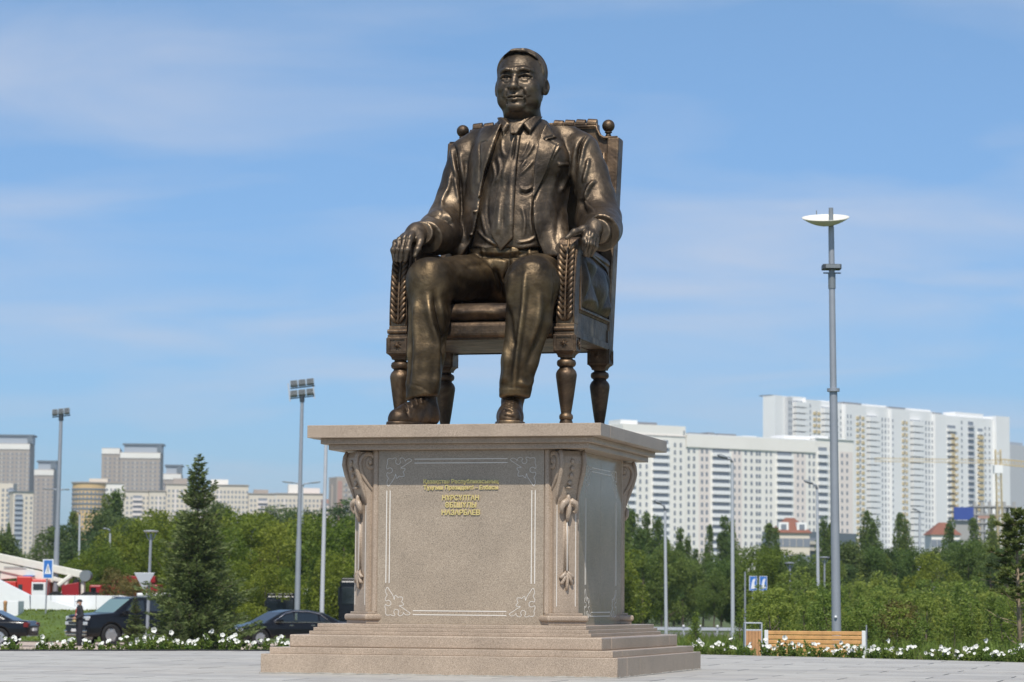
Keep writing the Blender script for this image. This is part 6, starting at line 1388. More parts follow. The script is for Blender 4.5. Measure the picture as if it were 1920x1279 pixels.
q = atY(10, 1128, 124.); r = thing('brown_stand_in', 'short reddish brown post shape standing in for a half-hidden person before the white block', 'post', (q[0], 124., terr(q[0], 124.))); m = MB(); m.lathe([(.07, -.1), (.075, q[2]-terr(q[0], 124.)-.12), (.09, q[2]-terr(q[0], 124.)-.1), (.09, q[2]-terr(q[0], 124.))], 12); m.build('shaft', M_WOODR, r, auto=40); m = MB(); m.ball((0, 0, q[2]-terr(q[0], 124.)), (.085, .085, .04)); m.build('cap', M_WOODR, r, smooth=True)  # post shape added in place of a person's half-hidden head
# fire truck with folded telescopic boom
yT = 150.; kT = yT/F; o0 = atY(60, 1121, yT); gz = terr(o0[0], yT); ft = thing('fire_truck', 'red fire truck with a long cream telescopic boom behind the white wall', 'fire truck', (o0[0], yT, gz))
fx = lambda px: (px-60)*kT; fz = lambda px, py: atY(px, py, yT)[2]-gz
def tb(name, a, b, h0, h1, w, mat, parent=ft, bevel=.03):
    (xa, za), (xb, zb1) = (fx(a[0]), fz(*a)), (fx(b[0]), fz(*b)); m = MB(); m.add([(xa, -w/2, za-h0), (xb, -w/2, zb1-h1), (xb, w/2, zb1-h1), (xa, w/2, za-h0), (xa, -w/2, za), (xb, -w/2, zb1), (xb, w/2, zb1), (xa, w/2, za)], [(0, 3, 2, 1), (4, 5, 6, 7), (0, 1, 5, 4), (1, 2, 6, 5), (2, 3, 7, 6), (3, 0, 4, 7)]); return m.build(name, mat, parent, bevel=bevel)
tb('boom_base', (-20, 1034), (166, 1073), .42, .40, .6, M_CREAM); tb('boom_section', (-10, 1051), (100, 1077), .50, .45, .5, M_CREAM); tb('boom_section', (15, 1062), (120, 1086), .30, .22, .42, M_CREAM)
tb('boom_cradle', (0, 1055), (50, 1075), .9, .22, .3, M_CREAM); m = MB(); m.box(fx(8), fx(50), -.32, -.31, fz(30, 1064)-.02, fz(30, 1064)+.03); m.build('boom_stripe', M_GREY, ft)
m = MB(); m.tube([(fx(160), -.4, fz(160, 1080)), (fx(160), .4, fz(160, 1080))], .30, 16); m.build('boom_pivot', M_GREY, ft, auto=40)
tb('turret_arm', (152, 1086), (158, 1086), 1.4, 1.4, .5, M_CREAM); m = MB(); m.ball((fx(143), -.2, fz(143, 1102)), (.24, .3, .50), 16, 10); m.build('operator_seat', M_UNDER, ft, smooth=True)
tb('turret', (118, 1097), (150, 1092), .9, 1.0, 1.2, M_REDD); m = MB(); m.tube([(fx(118), -.5, fz(118, 1117)), (fx(130), -.5, fz(130, 1084))], .10, 8); m.tube([(fx(112), -.55, fz(112, 1098)), (fx(135), -.5, fz(135, 1080))], .14, 8); m.build('hydraulic_cylinder', M_CREAM, ft)
m = MB(); m.box(fx(38), fx(66), -1.2, 1.2, .5, fz(50, 1081)); cab = m.build('rear_cab', M_REDP, ft, bevel=.06); m = MB(); m.box(fx(64.6), fx(96), -1.2, 1.2, .5, fz(80, 1086)); m.build('front_cab', M_REDP, ft, bevel=.08)
m = MB(); m.box(fx(66), fx(92), -1.24, -1.21, .55, fz(80, 1092)); dr = m.build('cab_door', M_WHITE, ft, bevel=.01); m = MB(); m.box(fx(69), fx(88), -1.27, -1.245, fz(78, 1106), fz(78, 1095)); m.build('door_window', M_GLASS, dr)
m = MB(); m.box(fx(41), fx(49), -1.23, -1.2, fz(45, 1107), fz(45, 1096)); m.build('cab_window', M_GLASS, ft); m = MB(); m.box(fx(48), fx(66), -.9, .9, fz(50, 1081), fz(50, 1079)); m.build('beacon_bar', M_BLUE, ft)
m = MB(); m.box(fx(96), fx(190), -1.2, 1.2, .45, .75); m.build('chassis', M_REDD, ft, bevel=.04); m = MB(); m.box(fx(-6), fx(37), -1.2, 1.2, .6, fz(10, 1090)); m.build('body_locker', M_REDP, ft, bevel=.04)
for px in (50, 110, 170):
    for s2 in (-1, 1): w = bpy.data.objects.new('wheel', None); link(w, ft); w.location = (fx(px), s2*1.05, .5); w.rotation_euler = (math.pi/2, 0, 0); m = MB(); m.lathe([(.3, -.14), (.5, -.14), (.5, .14), (.3, .14)], 20, cap=False); m.build('tyre', M_TYRE, w, auto=40); m = MB(); m.lathe([(.3, -.12), (.3, .12), (.1, .05)], 16); m.build('rim', M_RIM, w)
# second red truck, half hidden by the trees
yR = 156.; kT = yR/F; o0 = atY(210, 1121, yR); gz = terr(o0[0], yR); f2 = thing('red_truck', 'dark red truck with a raised red ladder, half hidden by the yellow-green trees', 'truck', (o0[0], yR, gz)); fx = lambda px: (px-210)*kT; fz = lambda px, py: atY(px, py, yR)[2]-gz
m = MB(); m.box(fx(173), fx(196), -1.2, 1.2, .5, fz(180, 1097)); c2 = m.build('cab', M_REDD, f2, bevel=.08); m = MB(); m.box(fx(176), fx(186), -1.23, -1.2, fz(180, 1112), fz(180, 1102)); m.build('window', M_GLASS, c2); m = MB(); m.box(fx(196), fx(300), -1.2, 1.2, .5, 1.6); m.build('body', M_REDD, f2, bevel=.05)
m = MB(); m.box(fx(205), fx(292), -.5, .5, fz(250, 1092), fz(250, 1080)); m.build('ladder', M_REDD, f2, bevel=.02); m = MB(); m.box(fx(282), fx(289), -.3, .3, 1.6, fz(285, 1092)); m.build('ladder_support', M_REDD, f2); m = MB(); m.ball((fx(190), -1.25, fz(190, 1117)), .12, 10, 7); m.build('indicator_lamp', M_AMBER, f2)
for px in (185, 270):
    for s2 in (-1, 1): w = bpy.data.objects.new('wheel', None); link(w, f2); w.location = (fx(px), s2*1.05, .5); w.rotation_euler = (math.pi/2, 0, 0); m = MB(); m.lathe([(.3, -.14), (.5, -.14), (.5, .14), (.3, .14)], 20, cap=False); m.build('tyre', M_TYRE, w, auto=40); m = MB(); m.lathe([(.3, -.12), (.3, .12), (.1, .05)], 16); m.build('rim', M_RIM, w)
# vans glimpsed between the trees
def van(px0, px1, pyt, y, lab, body, roof, name='van'):
    k = y/F; a = atY(px0, pyt, y); b = atY(px1, pyt, y); gz = terr(a[0], y); h = a[2]-gz; r = thing(name, lab, 'van', ((a[0]+b[0])/2, y, gz)); w = (b[0]-a[0])/2
    m = MB(); m.add([(-w, -.95, .35), (w, -.95, .35), (w, .95, .35), (-w, .95, .35), (-w*.9, -.9, h-.12), (w, -.9, h-.12), (w, .9, h-.12), (-w*.9, .9, h-.12)], [(0, 3, 2, 1), (4, 5, 6, 7), (0, 1, 5, 4), (1, 2, 6, 5), (2, 3, 7, 6), (3, 0, 4, 7)]); m.build('body', body, r, bevel=.08)
    m = MB(); m.box(-w*.86, w*.97, -.88, .88, h-.15, h); m.build('roof', roof, r, bevel=.05); m = MB(); m.box(-w*.8, w*.9, -.97, -.93, h*.58, h*.85); m.build('side_window', M_GLASS, r, bevel=.01); m = MB(); m.box(-w*1.0, -w*.93, -.8, .8, h*.55, h*.85); m.build('windscreen', M_GLASS, r)
    for x in (-w*.7, w*.7):
        for s2 in (-1, 1): q = bpy.data.objects.new('wheel', None); link(q, r); q.location = (x, s2*.85, .34); q.rotation_euler = (math.pi/2, 0, 0); m = MB(); m.lathe([(.2, -.1), (.34, -.1), (.34, .1), (.2, .1)], 16, cap=False); m.build('tyre', M_TYRE, q); m = MB(); m.lathe([(.2, -.08), (.2, .08), (.05, .05)], 12); m.build('rim', M_RIM, q)
van(256, 330, 1112, 128., 'dark van with a white roof showing above the black off-road car', M_CAR, M_WHITE); van(500, 556, 1112, 138., 'dark van between the larger floodlight mast and the fir', M_CAR, M_CAR); van(562, 580, 1101, 145., 'small white vehicle cabin showing behind the larger floodlight mast', M_WHITE, M_WHITE); van(636, 720, 1084, 134.5, 'tall dark vehicle half hidden behind the edge of the plinth', M_CAR, M_CAR)
# the guard
def clayobj(name, lo, hi, vox, fn, mat, parent):
    c = Clay(lo, hi, vox); fn(c); return Sculpt_local(c, name, mat, parent)
M_SUIT = simple('dark_suit', (.014, .015, .02), .8); M_SKIN = simple('skin', (.42, .24, .16), .55); M_MASK = simple('face_mask', (.7, .72, .74), .8); M_SHIRT = simple('white_shirt', (.75, .72, .72), .7); M_CAP = simple('black_cap', (.012, .012, .014), .7); M_TIER = simple('red_lanyard', (.45, .05, .05), .6)
q = atY(148, 1207, 109.); g_ = thing('person', 'man in black cap, dark suit and face mask standing before the black off-road car', 'person', (q[0], 109.0, -.975), math.radians(-62)); S3 = lambda x, y, z: np.array([x, y, z])
# frame: faces -y; x to his left hand
def body(c):
    c.ell(S3(0, -.02, 1.66), (.078, .098, .115), .02); c.ell(S3(0, -.085, 1.61), (.045, .035, .05), .02); c.tube([(S3(0, -.125, 1.655), .012), (S3(0, -.13, 1.63), .016)], .01)
    for s2 in (-1, 1): c.ell(S3(s2*.08, 0, 1.645), (.012, .025, .035), .008)
    c.tube([(S3(0, .0, 1.58), .058), (S3(0, .01, 1.46), .065)], .03); c.tube([(S3(0, 0, 1.42), .13), (S3(0, -.01, 1.15), .12), (S3(0, 0, .92), .13)], .05, q=(1, 1.25, 1))
    for s2 in (-1, 1):
        c.tube([(S3(s2*.17, 0, 1.42), .055), (S3(s2*.23, .03, 1.17), .045), (S3(s2*.09, -.20, 1.06), .035)], .03); h = S3(s2*.05, -.235, 1.06); c.tube([(S3(s2*.09, -.20, 1.06), .032), (h, .034)], .01)
        for k in range(4): c.tube([(h+S3(0, -.005, .024-.017*k), .010), (h+S3(-s2*.035, -.02, .022-.017*k), .009), (h+S3(-s2*.055, -.012, .018-.017*k), .008)], .004)
        c.tube([(h+S3(0, -.01, .03), .011), (h+S3(-s2*.02, -.03, .045), .010)], .004)
        c.tube([(S3(s2*.09, 0, .9), .085), (S3(s2*.10, -.01, .5), .06), (S3(s2*.10, .01, .10), .045)], .03); c.tube([(S3(s2*.10, .02, .05), .04), (S3(s2*.115, -.12, .04), .035)], .02)
clayobj('body', (-.34, -.34, 0), (.34, .2, 1.82), .012, body, M_SKIN, g_)
def trous(c):
    for s2 in (-1, 1): c.tube([(S3(s2*.085, .0, .95), .11), (S3(s2*.10, -.01, .5), .085), (S3(s2*.105, .01, .07), .07)], .04)
    c.half(S3(0, 0, .055), (0, 0, -1), .01)
clayobj('trousers', (-.3, -.2, 0), (.3, .2, 1.12), .014, trous, M_SUIT, g_)
def jack(c):
    c.tube([(S3(0, .0, 1.44), .16), (S3(0, 0, 1.30), .175), (S3(0, -.01, 1.1), .165), (S3(0, 0, .84), .175)], .05, q=(1, 1.3, 1)); c.half(S3(0, 0, .82), (0, 0, -1), .01)
    for s2 in (-1, 1): c.tube([(S3(s2*.17, 0, 1.43), .075), (S3(s2*.24, .03, 1.16), .065), (S3(s2*.12, -.17, 1.06), .05)], .04, flat=True)
    c.tube([(S3(0, -.20, 1.52), .04), (S3(0, -.19, 1.20), .03)], .01, 'sub'); c.tube([(S3(0, .0, 1.6), .07), (S3(0, 0, 1.45), .07)], .01, 'sub')
clayobj('jacket', (-.36, -.3, .7), (.36, .24, 1.6), .014, jack, M_SUIT, g_)
clayobj('shirt', (-.1, -.25, 1.1), (.1, .1, 1.6), .012, lambda c: c.tube([(S3(0, -.035, 1.50), .075), (S3(0, -.075, 1.2), .075)], .01), M_SHIRT, g_)
clayobj('lanyard', (-.08, -.25, 1.0), (.08, .0, 1.55), .010, lambda c: c.tube([(S3(0, -.125, 1.45), .018), (S3(0, -.165, 1.15), .02)], .01), M_TIER, g_)
clayobj('face_mask', (-.1, -.16, 1.54), (.1, .02, 1.68), .009, lambda c: c.ell(S3(0, -.065, 1.605), (.066, .065, .052), .01), M_MASK, g_)
def cap(c):
    c.ell(S3(0, -.005, 1.715), (.092, .112, .082), .01); c.half(S3(0, 0, 1.70), (0, 0, -1), .006); c.ell(S3(0, -.12, 1.705), (.07, .09, .012), .01)
clayobj('cap', (-.12, -.24, 1.66), (.12, .15, 1.84), .009, cap, M_CAP, g_)
for s2 in (-1, 1): clayobj('shoe', (s2*.11-.1, -.25, -.01), (s2*.11+.1, .14, .14), .010, lambda c: (c.tube([(S3(s2*.105, .04, .045), .045), (S3(s2*.125, -.16, .035), .04)], .02), c.half(S3(0, 0, .0), (0, 0, -1), .004)), M_CAP, g_)
print('vehicles', time.time()-T0)
# ================================================================== far apartment buildings
M_BGLASS = simple('window_glass', (.22, .24, .27), .2, spec=.6); M_BGL2 = simple('balcony_glazing', (.28, .30, .32), .2); M_YEL = simple('yellow_panel', (.66, .52, .28), .7)
M_BW = simple('white_render', (.88, .87, .84), .8, var=.03, vs=.05); M_BC = simple('cream_render', (.87, .83, .75), .8, var=.04, vs=.05); M_BP = simple('pinkish_render', (.80, .71, .64), .8, var=.04, vs=.05); M_BG = simple('grey_render', (.60, .60, .60), .8); M_ROOFD = simple('roof_plant', (.22, .22, .23), .8)
M_BR = simple('brown_brick', (.40, .34, .28), .85, var=.06, vs=.08); M_BRL = simple('light_infill', (.50, .46, .40), .8); M_CR2 = simple('cream_brick', (.70, .62, .50), .85, var=.04, vs=.06); M_YB = simple('yellow_brick', (.66, .45, .20), .85); M_RB = simple('reddish_brick', (.46, .27, .21), .85); M_GRP = simple('grey_panel', (.40, .44, .48), .6); M_SLATE = simple('dark_canopy', (.15, .18, .20), .6)
M_RTILE = simple('red_roof_tiles', (.23, .09, .055), .8, var=.12, vs=.6); M_TARP = simple('blue_tarpaulin', (.02, .06, .30), .6); M_CONC = simple('raw_concrete', (.36, .35, .33), .9); M_CRANE = simple('crane_yellow', (.60, .46, .22), .6)
class Facade:
    def __init__(s, root, px0, px1, d0, d1, pytop, pitch, zbase=-1.0):
        s.a = atY(px0, pytop, d0); s.b = atY(px1, pytop, d1); s.o = np.array([s.a[0], s.a[1], 0]); v = s.b-s.a; s.len = math.hypot(v[0], v[1]); s.u = np.array([v[0]/s.len, v[1]/s.len, 0]); s.n = np.array([s.u[1], -s.u[0], 0])
        s.zt = s.a[2]; s.root = root; s.d = d0; s.pitch = pitch*d0/F; s.zb = zbase; s.ang = math.atan2(s.u[1], s.u[0]); s.T = Matrix.Translation(tuple(s.o-np.array(root.location))) @ Matrix.Rotation(s.ang, 4, 'Z'); s.glz = MB()
    def s_(s, px, py=1000): # distance along the facade of a picture column
        r = ray(px, py); det = r[0]*(-s.u[1])+s.u[0]*r[1]; t = (s.o[0]*(-s.u[1])+s.u[0]*s.o[1])/det; P = r*t; return (P[0]-s.o[0])*s.u[0]+(P[1]-s.o[1])*s.u[1]
    def z_(s, py, px=None): return atY(960, py+(0), s.d)[2]
    def box(s, name, x0, x1, y0, y1, z0, z1, mat, parent=None, mb=None):
        m = mb or MB(); m.box(x0, x1, y0, y1, z0, z1, s.T); 
        return m if mb is not None else m.build(name, mat, parent or s.root)
    def wall(s, mat, th=14, name='wall'): s.box(name, 0, s.len, 0, th, s.zb, s.zt, mat); return s
    def windows(s, pxs, w, top, rows, hfrac=.5, mat=None, skip=0, rs=None):  # small windows, one joined part
        z0 = s.zt-top*s.d/F
        for px in pxs:
            c = s.s_(px); ww = w*s.d/F/2
            for r_ in range(rows):
                if skip and random.random() < skip: continue
                z = z0-r_*s.pitch; s.glz.box(c-ww, c+ww, -.09, .02, z-s.pitch*hfrac, z, s.T)
        return s
    def balcony(s, pa, pb, top, rows, mat, glass=True, proud=1.0, frac=.48, par=None):
        a, b = s.s_(pa), s.s_(pb); z0 = s.zt-top*s.d/F; root = par or s.root; me = None
        for r_ in range(rows):
            z = z0-r_*s.pitch; s.glz.box(a+.15, b-.15, -.10, .02, z-s.pitch*(1-frac), z, s.T)
            if me is None: m = MB(); m.box(0, b-a, -proud, 0, -s.pitch*frac, 0); o = m.build('balcony', mat, root); me = o.data
            else: o = bpy.data.objects.new('balcony', me); link(o, root)
            o.matrix_local = s.T @ Matrix.Translation((a, 0, z-s.pitch*(1-frac)))
        return s
    def panels(s, pa, pb, top, rows, mat, h=.5, proud=.35):
        a, b = s.s_(pa), s.s_(pb); z0 = s.zt-top*s.d/F; me = None
        for r_ in range(rows):
            z = z0-r_*s.pitch
            if me is None: m = MB(); m.box(0, b-a, -proud, 0, -s.pitch*h, 0); o = m.build('panel', mat, s.root); me = o.data
            else: o = bpy.data.objects.new('panel', me); link(o, s.root)
            o.matrix_local = s.T @ Matrix.Translation((a, 0, z))
        return s
    def strip(s, name, pa, pb, top, bottom, mat, proud=.2):
        a, b = s.s_(pa), s.s_(pb); s.box(name, a, b, -proud, 0.0, s.zt-bottom*s.d/F, s.zt-top*s.d/F, mat); return s
    def cap(s, pa, pb, h, mat, y0=2, y1=10, name='roof_house'):
        a, b = s.s_(pa), s.s_(pb); s.box(name, a, b, y0, y1, s.zt-.1, s.zt+h*s.d/F, mat); return s
    def cornice(s, h, mat, proud=.5): s.box('cornice', -.3, s.len+.3, -proud, 14.4, s.zt-.05, s.zt+h*s.d/F, mat); return s
    def done(s, name='window', mat=None):
        if s.glz.V: s.glz.build(name, mat or M_BGLASS, s.root, kind='stuff')
def bld(name, label, px, d, group=None, cat='building'): p = atY(px, 1000, d); return thing(name, label, cat, (p[0], p[1], -1.0), 0, group)
# ---- long cream-white block right of the plinth
r = bld('apartment_building', 'long cream-white apartment block directly right of the plinth cornice', 1285, 1100)
f = Facade(r, 1168, 1285.5, 1084, 1100, 794, 14.35).wall(M_BC); f.windows([1200, 1212, 1265, 1276], 4.6, 32, 17, .55).balcony(1176, 1190, 30, 17, M_BW).balcony(1223, 1253, 28, 17, M_BW); f.windows([1290-8], 3, 8, 1, .6).cap(1168, 1200, 8, M_BW).cap(1200, 1237, 5, M_ROOFD); f.strip('attic_band', 1168, 1285, 18, 20, M_BP, .3).done()
f = Facade(r, 1285.8, 1528, 1100.5, 1136, 815, 14.35).wall(M_BC); f.cornice(2.0, M_BW); f.box('attic', 0, f.len, -.6, -.02, f.zt-23*f.d/F, f.zt-.1, M_BC)
f.windows([1291, 1301, 1316, 1325], 5.2, 26, 17, .55).windows([1377.5, 1386], 4.2, 26, 17, .5).windows([1398, 1409, 1419, 1424.5], 5.4, 26, 17, .5).windows([1437, 1445.5], 4.2, 26, 17, .5).windows([1496, 1505], 4.2, 26, 17, .5).windows([1518, 1526], 4.6, 26, 17, .55)
f.balcony(1335, 1367.5, 24, 17, M_BW).balcony(1456.5, 1485, 24, 17, M_BW); f.strip('pink_strip', 1372, 1391, 24, 260, M_BP, .08).strip('pink_strip', 1489, 1511, 24, 260, M_BP, .08); f.strip('pink_strip', 1310, 1331, 24, 260, M_BP, .06)
f.cap(1300, 1330, 5, M_ROOFD).cap(1332, 1345, 7, M_ROOFD).cap(1352, 1386, 6, M_ROOFD).cap(1400, 1424, 4, M_BW).cap(1475, 1525, 9, M_BW).cap(1440, 1462, 3, M_ROOFD); f.done()
f = Facade(r, 1528.3, 1601, 1136.5, 1150, 822, 14.2).wall(M_BC); f.balcony(1534, 1551, 16, 17, M_BW).windows([1558, 1566], 4.5, 16, 17, .5).windows([1579, 1588.5], 4.6, 26, 17, .5); f.strip('pink_strip', 1574, 1599, 22, 260, M_BP, .06); f.cornice(1.6, M_BW).cap(1535, 1560, 6, M_BW); f.done()
# ---- tall white block with yellow stripes
r = bld('apartment_building', 'tallest white apartment block with yellow vertical stripes and curved balconies at the right', 1440, 1380)
P_ = 11.5
def dd(px): return 1360+(px-1430)*.31
SEGN = [0]
def seg(a, b, top, mat=M_BW, th=14):
    SEGN[0] += 1; q = -3.5 if (SEGN[0] % 2 == 0) else 0.0
    return Facade(r, a, b-.15, dd(a)+q, dd(b)-.3+q, top, P_).wall(mat, th)
f = seg(1453, 1477, 741, M_BW, 7.5); f.cap(1453, 1470, 1.2, M_ROOFD); f.done(); f = seg(1477, 1486, 744, M_BG); f.windows([1480, 1484], 2.6, 8, 28); f.done()
f = seg(1486, 1511, 743); f.balcony(1487, 1510, 8, 28, M_BW, proud=2.2, frac=.80); f.done()
f = seg(1511, 1539, 749, M_BW); f.windows([1514.5, 1519.5], 3.0, 8, 28, .6).panels(1525, 1530, 22, 28, M_YEL).panels(1533, 1538, 22, 28, M_YEL).windows([1531.5], 2.4, 20, 28, .6); f.done()
f = seg(1539, 1586, 753); f.balcony(1540, 1566, 10, 27, M_BW, proud=2.6, frac=.80).windows([1571, 1577, 1582], 3.0, 12, 27, .55); f.cap(1543, 1562, 3, M_BW); f.done()
f = seg(1586, 1624, 757); f.windows([1590, 1596], 3.0, 20, 27, .55).panels(1606, 1611, 22, 27, M_YEL).panels(1616, 1621, 22, 27, M_YEL).windows([1613.5], 3.6, 20, 27, .6); f.cap(1588, 1622, 4, M_ROOFD); f.done()
f = seg(1624, 1672, 761); f.balcony(1625, 1645, 18, 27, M_BW, proud=2.6, frac=.80).windows([1649, 1655, 1661, 1667], 3.2, 20, 27, .6); f.cap(1627, 1670, 4, M_BW); f.done()
f = seg(1672, 1706, 766); f.windows([1675], 2.6, 20, 26, .5).panels(1692, 1696, 22, 26, M_YEL).panels(1699, 1702, 22, 26, M_YEL).windows([1697.5], 2.6, 20, 26, .6); f.cap(1674, 1704, 4, M_ROOFD); f.done()
f = seg(1706, 1754, 769); f.balcony(1707, 1727, 18, 26, M_BW, proud=2.6, frac=.80).windows([1731, 1737, 1743, 1749], 3.2, 18, 26, .6); f.cap(1708, 1752, 4, M_BW); f.done()
f = seg(1754, 1774, 776); f.cap(1755, 1773, 3, M_ROOFD); f.done()
f = seg(1774, 1868, 779); f.balcony(1777, 1793, 18, 26, M_BW, proud=1.2).panels(1782, 1788, 34, 24, M_YEL, .62, 1.4).panels(1789, 1794, 40, 24, M_YEL, .4, 1.5).windows([1804.5], 3.8, 8, 27, .5).balcony(1816, 1826.5, 8, 27, M_BG, proud=1.0, frac=.35).balcony(1834, 1844, 20, 26, M_BW).panels(1834, 1842, 34, 25, M_YEL, .6, 1.4).windows([1848.5, 1856.5], 3.6, 16, 26, .5); f.cap(1798, 1851, 9, M_BW); f.done()
f = seg(1868, 1893, 780); f.done()
r = bld('apartment_building', 'pale grey block with narrow windows behind the construction hoist, cut by the photo edge', 1890, 1500); f = Facade(r, 1878, 1960, 1500, 1540, 832, 11.0).wall(M_BG); f.windows([1884, 1888], 3, 12, 24, .5); f.cap(1893, 1925, 6, M_GRP); f.done()
# ---- houses with red roofs
def house(name, label, px0, px1, pyt, pye, d, dorm=True):
    k = d/F; a, b = atY(px0, pye, d), atY(px1, pye, d); w = (b[0]-a[0])/2; r = thing(name, label, 'house', ((a[0]+b[0])/2, d+w*.7, -1.0), .15, 'houses with red roofs'); ze = a[2]+1; zt = atY(px0, pyt, d)[2]+1; D_ = w*.8
    m = MB(); m.box(-w*.92, w*.92, -D_*.9, D_*.9, 0, ze); m.build('wall', M_CR2 if dorm else M_BC, r); m = MB(); m.loft([[(-w*1.04, -D_*1.04, ze-.2), (w*1.04, -D_*1.04, ze-.2), (w*1.04, D_*1.04, ze-.2), (-w*1.04, D_*1.04, ze-.2)], [(-w*.22, -D_*.1, zt), (w*.22, -D_*.1, zt), (w*.22, D_*.1, zt), (-w*.22, D_*.1, zt)]]); ro = m.build('roof', M_RTILE, r)
    if dorm:
        for x in (-w*.5, w*.5): m = MB(); m.box(x-1.0, x+1.0, -D_*.86, -D_*.3, ze, ze+1.9); q = m.build('dormer', M_BW, r); m = MB(); m.box(x-.55, x+.55, -D_*.86-.06, -D_*.86, ze+.4, ze+1.5); m.build('pane', M_BGLASS, q)
    for zz_ in (ze-3.0, ze-6.3):
        for i in range(5):
            x = -w*.75+i*w*.375; m = MB(); m.box(x-.65, x+.65, -D_*.9-.08, -D_*.9+.02, zz_, zz_+1.7); m.build('window', M_BGLASS, r)
house('house', 'cream house with a red hipped roof in front of the long cream-white block', 1448, 1518, 970, 997, 560); house('house', 'smaller house with a red roof near the construction site', 1740, 1800, 979, 1001, 640, False)
r = bld('low_building', 'dark roofed low building between the red roofed house and the tall lamp post', 1520, 620, None); f = Facade(r, 1502, 1606, 620, 640, 996, 12).wall(M_SLATE, 10); f.balcony(1506, 1545, 12, 2, M_CR2).windows([1512, 1524, 1536], 4, 16, 3); f.done()
# ---- construction site with hoist and crane
r = bld('unfinished_building', 'unfinished concrete frame building with blue tarpaulin at the far right', 1787, 900); o = np.array(r.location); k = 900/F
def q_(px, py): return atY(px, py, 900)-o
m = MB(); a, b = q_(1788, 951), q_(1825, 975); m.box(a[0], b[0], -.6, .0, b[2], a[2]); m.build('tarpaulin', M_TARP, r)
for i in range(4): z = q_(1830, 948+i*15.5)[2]; m = MB(); m.box(q_(1826, 950)[0], q_(1905, 950)[0], 0, 14, z-.5, z); m.build('floor_slab', M_CONC, r)
for px in (1828, 1842, 1856, 1870, 1884, 1902):
    m = MB(); m.box(q_(px, 950)[0]-.45, q_(px, 950)[0]+.45, .3, 1.2, -.2, q_(px, 941)[2]); m.build('column', M_CONC, r); m = MB(); m.box(q_(px, 950)[0]-.4, q_(px, 950)[0]+.4, 12, 12.9, -.2, q_(px, 950)[2]); m.build('column', M_CONC, r)
m = MB(); m.box(q_(1787, 950)[0], q_(1824, 950)[0], .5, 12, -.2, q_(1800, 976)[2]); m.build('wall', M_CONC, r); m = MB(); m.box(q_(1834, 950)[0], q_(1868, 950)[0], .1, .3, q_(1, 958)[2], q_(1, 949)[2]); m.build('brick_infill', M_RB, r)
def lattice(m, a, b, w, n, r0):
    a, b = np.array(a, float), np.array(b, float); v = b-a; L_ = np.linalg.norm(v); v /= L_; s1_ = np.cross(v, (0, 1, 0)); s1_ /= np.linalg.norm(s1_); s2_ = np.array([0, 1., 0])
    cs = [s1_*w/2+s2_*w/2, s1_*w/2-s2_*w/2, -s1_*w/2-s2_*w/2, -s1_*w/2+s2_*w/2]
    for c in cs: m.tube([a+c, b+c], r0, 4)
    for i in range(n):
        p0, p1 = a+v*L_*i/n, a+v*L_*(i+1)/n
        for j in range(4): m.tube([p0+cs[j], p1+cs[(j+1) % 4]], r0*.6, 4, cap=False)
r = bld('construction_hoist', 'yellow construction hoist tower against the tall white block', 1876, 880, None, 'crane'); o = np.array(r.location); q2 = lambda px, py: atY(px, py, 880)-o
m = MB(); lattice(m, (q2(1877, 900)[0], 0, 0), (q2(1871, 843)[0], 0, q2(1871, 843)[2]), 1.6, 26, .15); m.build('mast', M_CRANE, r); m = MB(); a = q2(1872, 880); m.box(a[0]-1.5, a[0]+1.2, -1.3, 1.3, a[2]-1.3, a[2]+1.3); m.build('cabin', M_BW, r)
m = MB(); lattice(m, q2(1640, 862), q2(1875, 866), 1.1, 46, .07); lattice(m, q2(1875, 866), q2(1960, 874), 1.7, 14, .16); m.build('jib', M_CRANE, r)
# ---- left side
GL = 'brown brick towers at the left'
def tower(label, px0, px1, top, d, cols, roofh, pitch=8.0, mat=M_BR, split=None, rows=24, body=None):
    r = bld('tower_block', label, px0, d); f = Facade(r, px0, px1, d, d+1, top, pitch).wall(mat, 24); f.box('white_storey', .0, f.len, -.4, 0-.02, f.zt-11*d/F, f.zt-1*d/F, M_BC)
    n = max(2, int((px1-px0)/8))
    xs = [px0+4+(px1-px0-8)*i/(n-1) for i in range(n)]; f.windows(xs, 3.2, 18, rows, .48)
    for i in range(0, n-1, 2): f.panels((xs[i]+xs[i+1])/2-1.6, (xs[i]+xs[i+1])/2+1.6, 17, rows, M_BRL, .5, .06)
    if roofh:
        a, b = roofh; f.cap(a, b, 14, M_GRP, 2, 16); f.box('roof_canopy', f.s_(a)-1, f.s_(b)+1, 1, 18, f.zt+14*d/F, f.zt+17*d/F, M_SLATE); f.box('shade_louvre', f.s_(b-9), f.s_(b)-.3, 1.2, 2.0-.05, f.zt+2*d/F, f.zt+14*d/F, M_SLATE)
    f.done(); return r
tower('brown brick tower cut by the left photo edge with a dark roof canopy', -40, 56, 831, 1900, 0, (-40, 56)); tower('lower brown brick tower just right of the edge tower', 57, 101, 880, 2000, 0, (68, 101))
tower('brown tower of two parts with a large grey penthouse, left of the fir', 191, 225, 840, 1850, 0, None); tower('brown tower with a flat dark canopy above a grey penthouse', 225.5, 301, 848, 1840, 0, (229, 300))
tower('low pale roofed tower behind the brown tower, nearest the fir top', 302, 340, 888, 1980, 0, (309, 338), mat=M_BR)
r = bld('apartment_building', 'narrow cream block with glazed bays in front of the brown towers', 0, 1250); f = Facade(r, -60, 25, 1250, 1250, 906, 9.3).wall(M_CR2, 10); f.windows([4, 12], 4, 10, 14, .6).balcony(14, 24, 8, 14, M_GRP); f.done(); f = Facade(r, 25.2, 63, 1240, 1243, 922, 9.3).wall(M_CR2, 10); f.balcony(26, 41, 5, 13, M_GRP).windows([48, 57], 3.4, 9, 13, .5); f.cornice(1.5, M_SLATE); f.done()
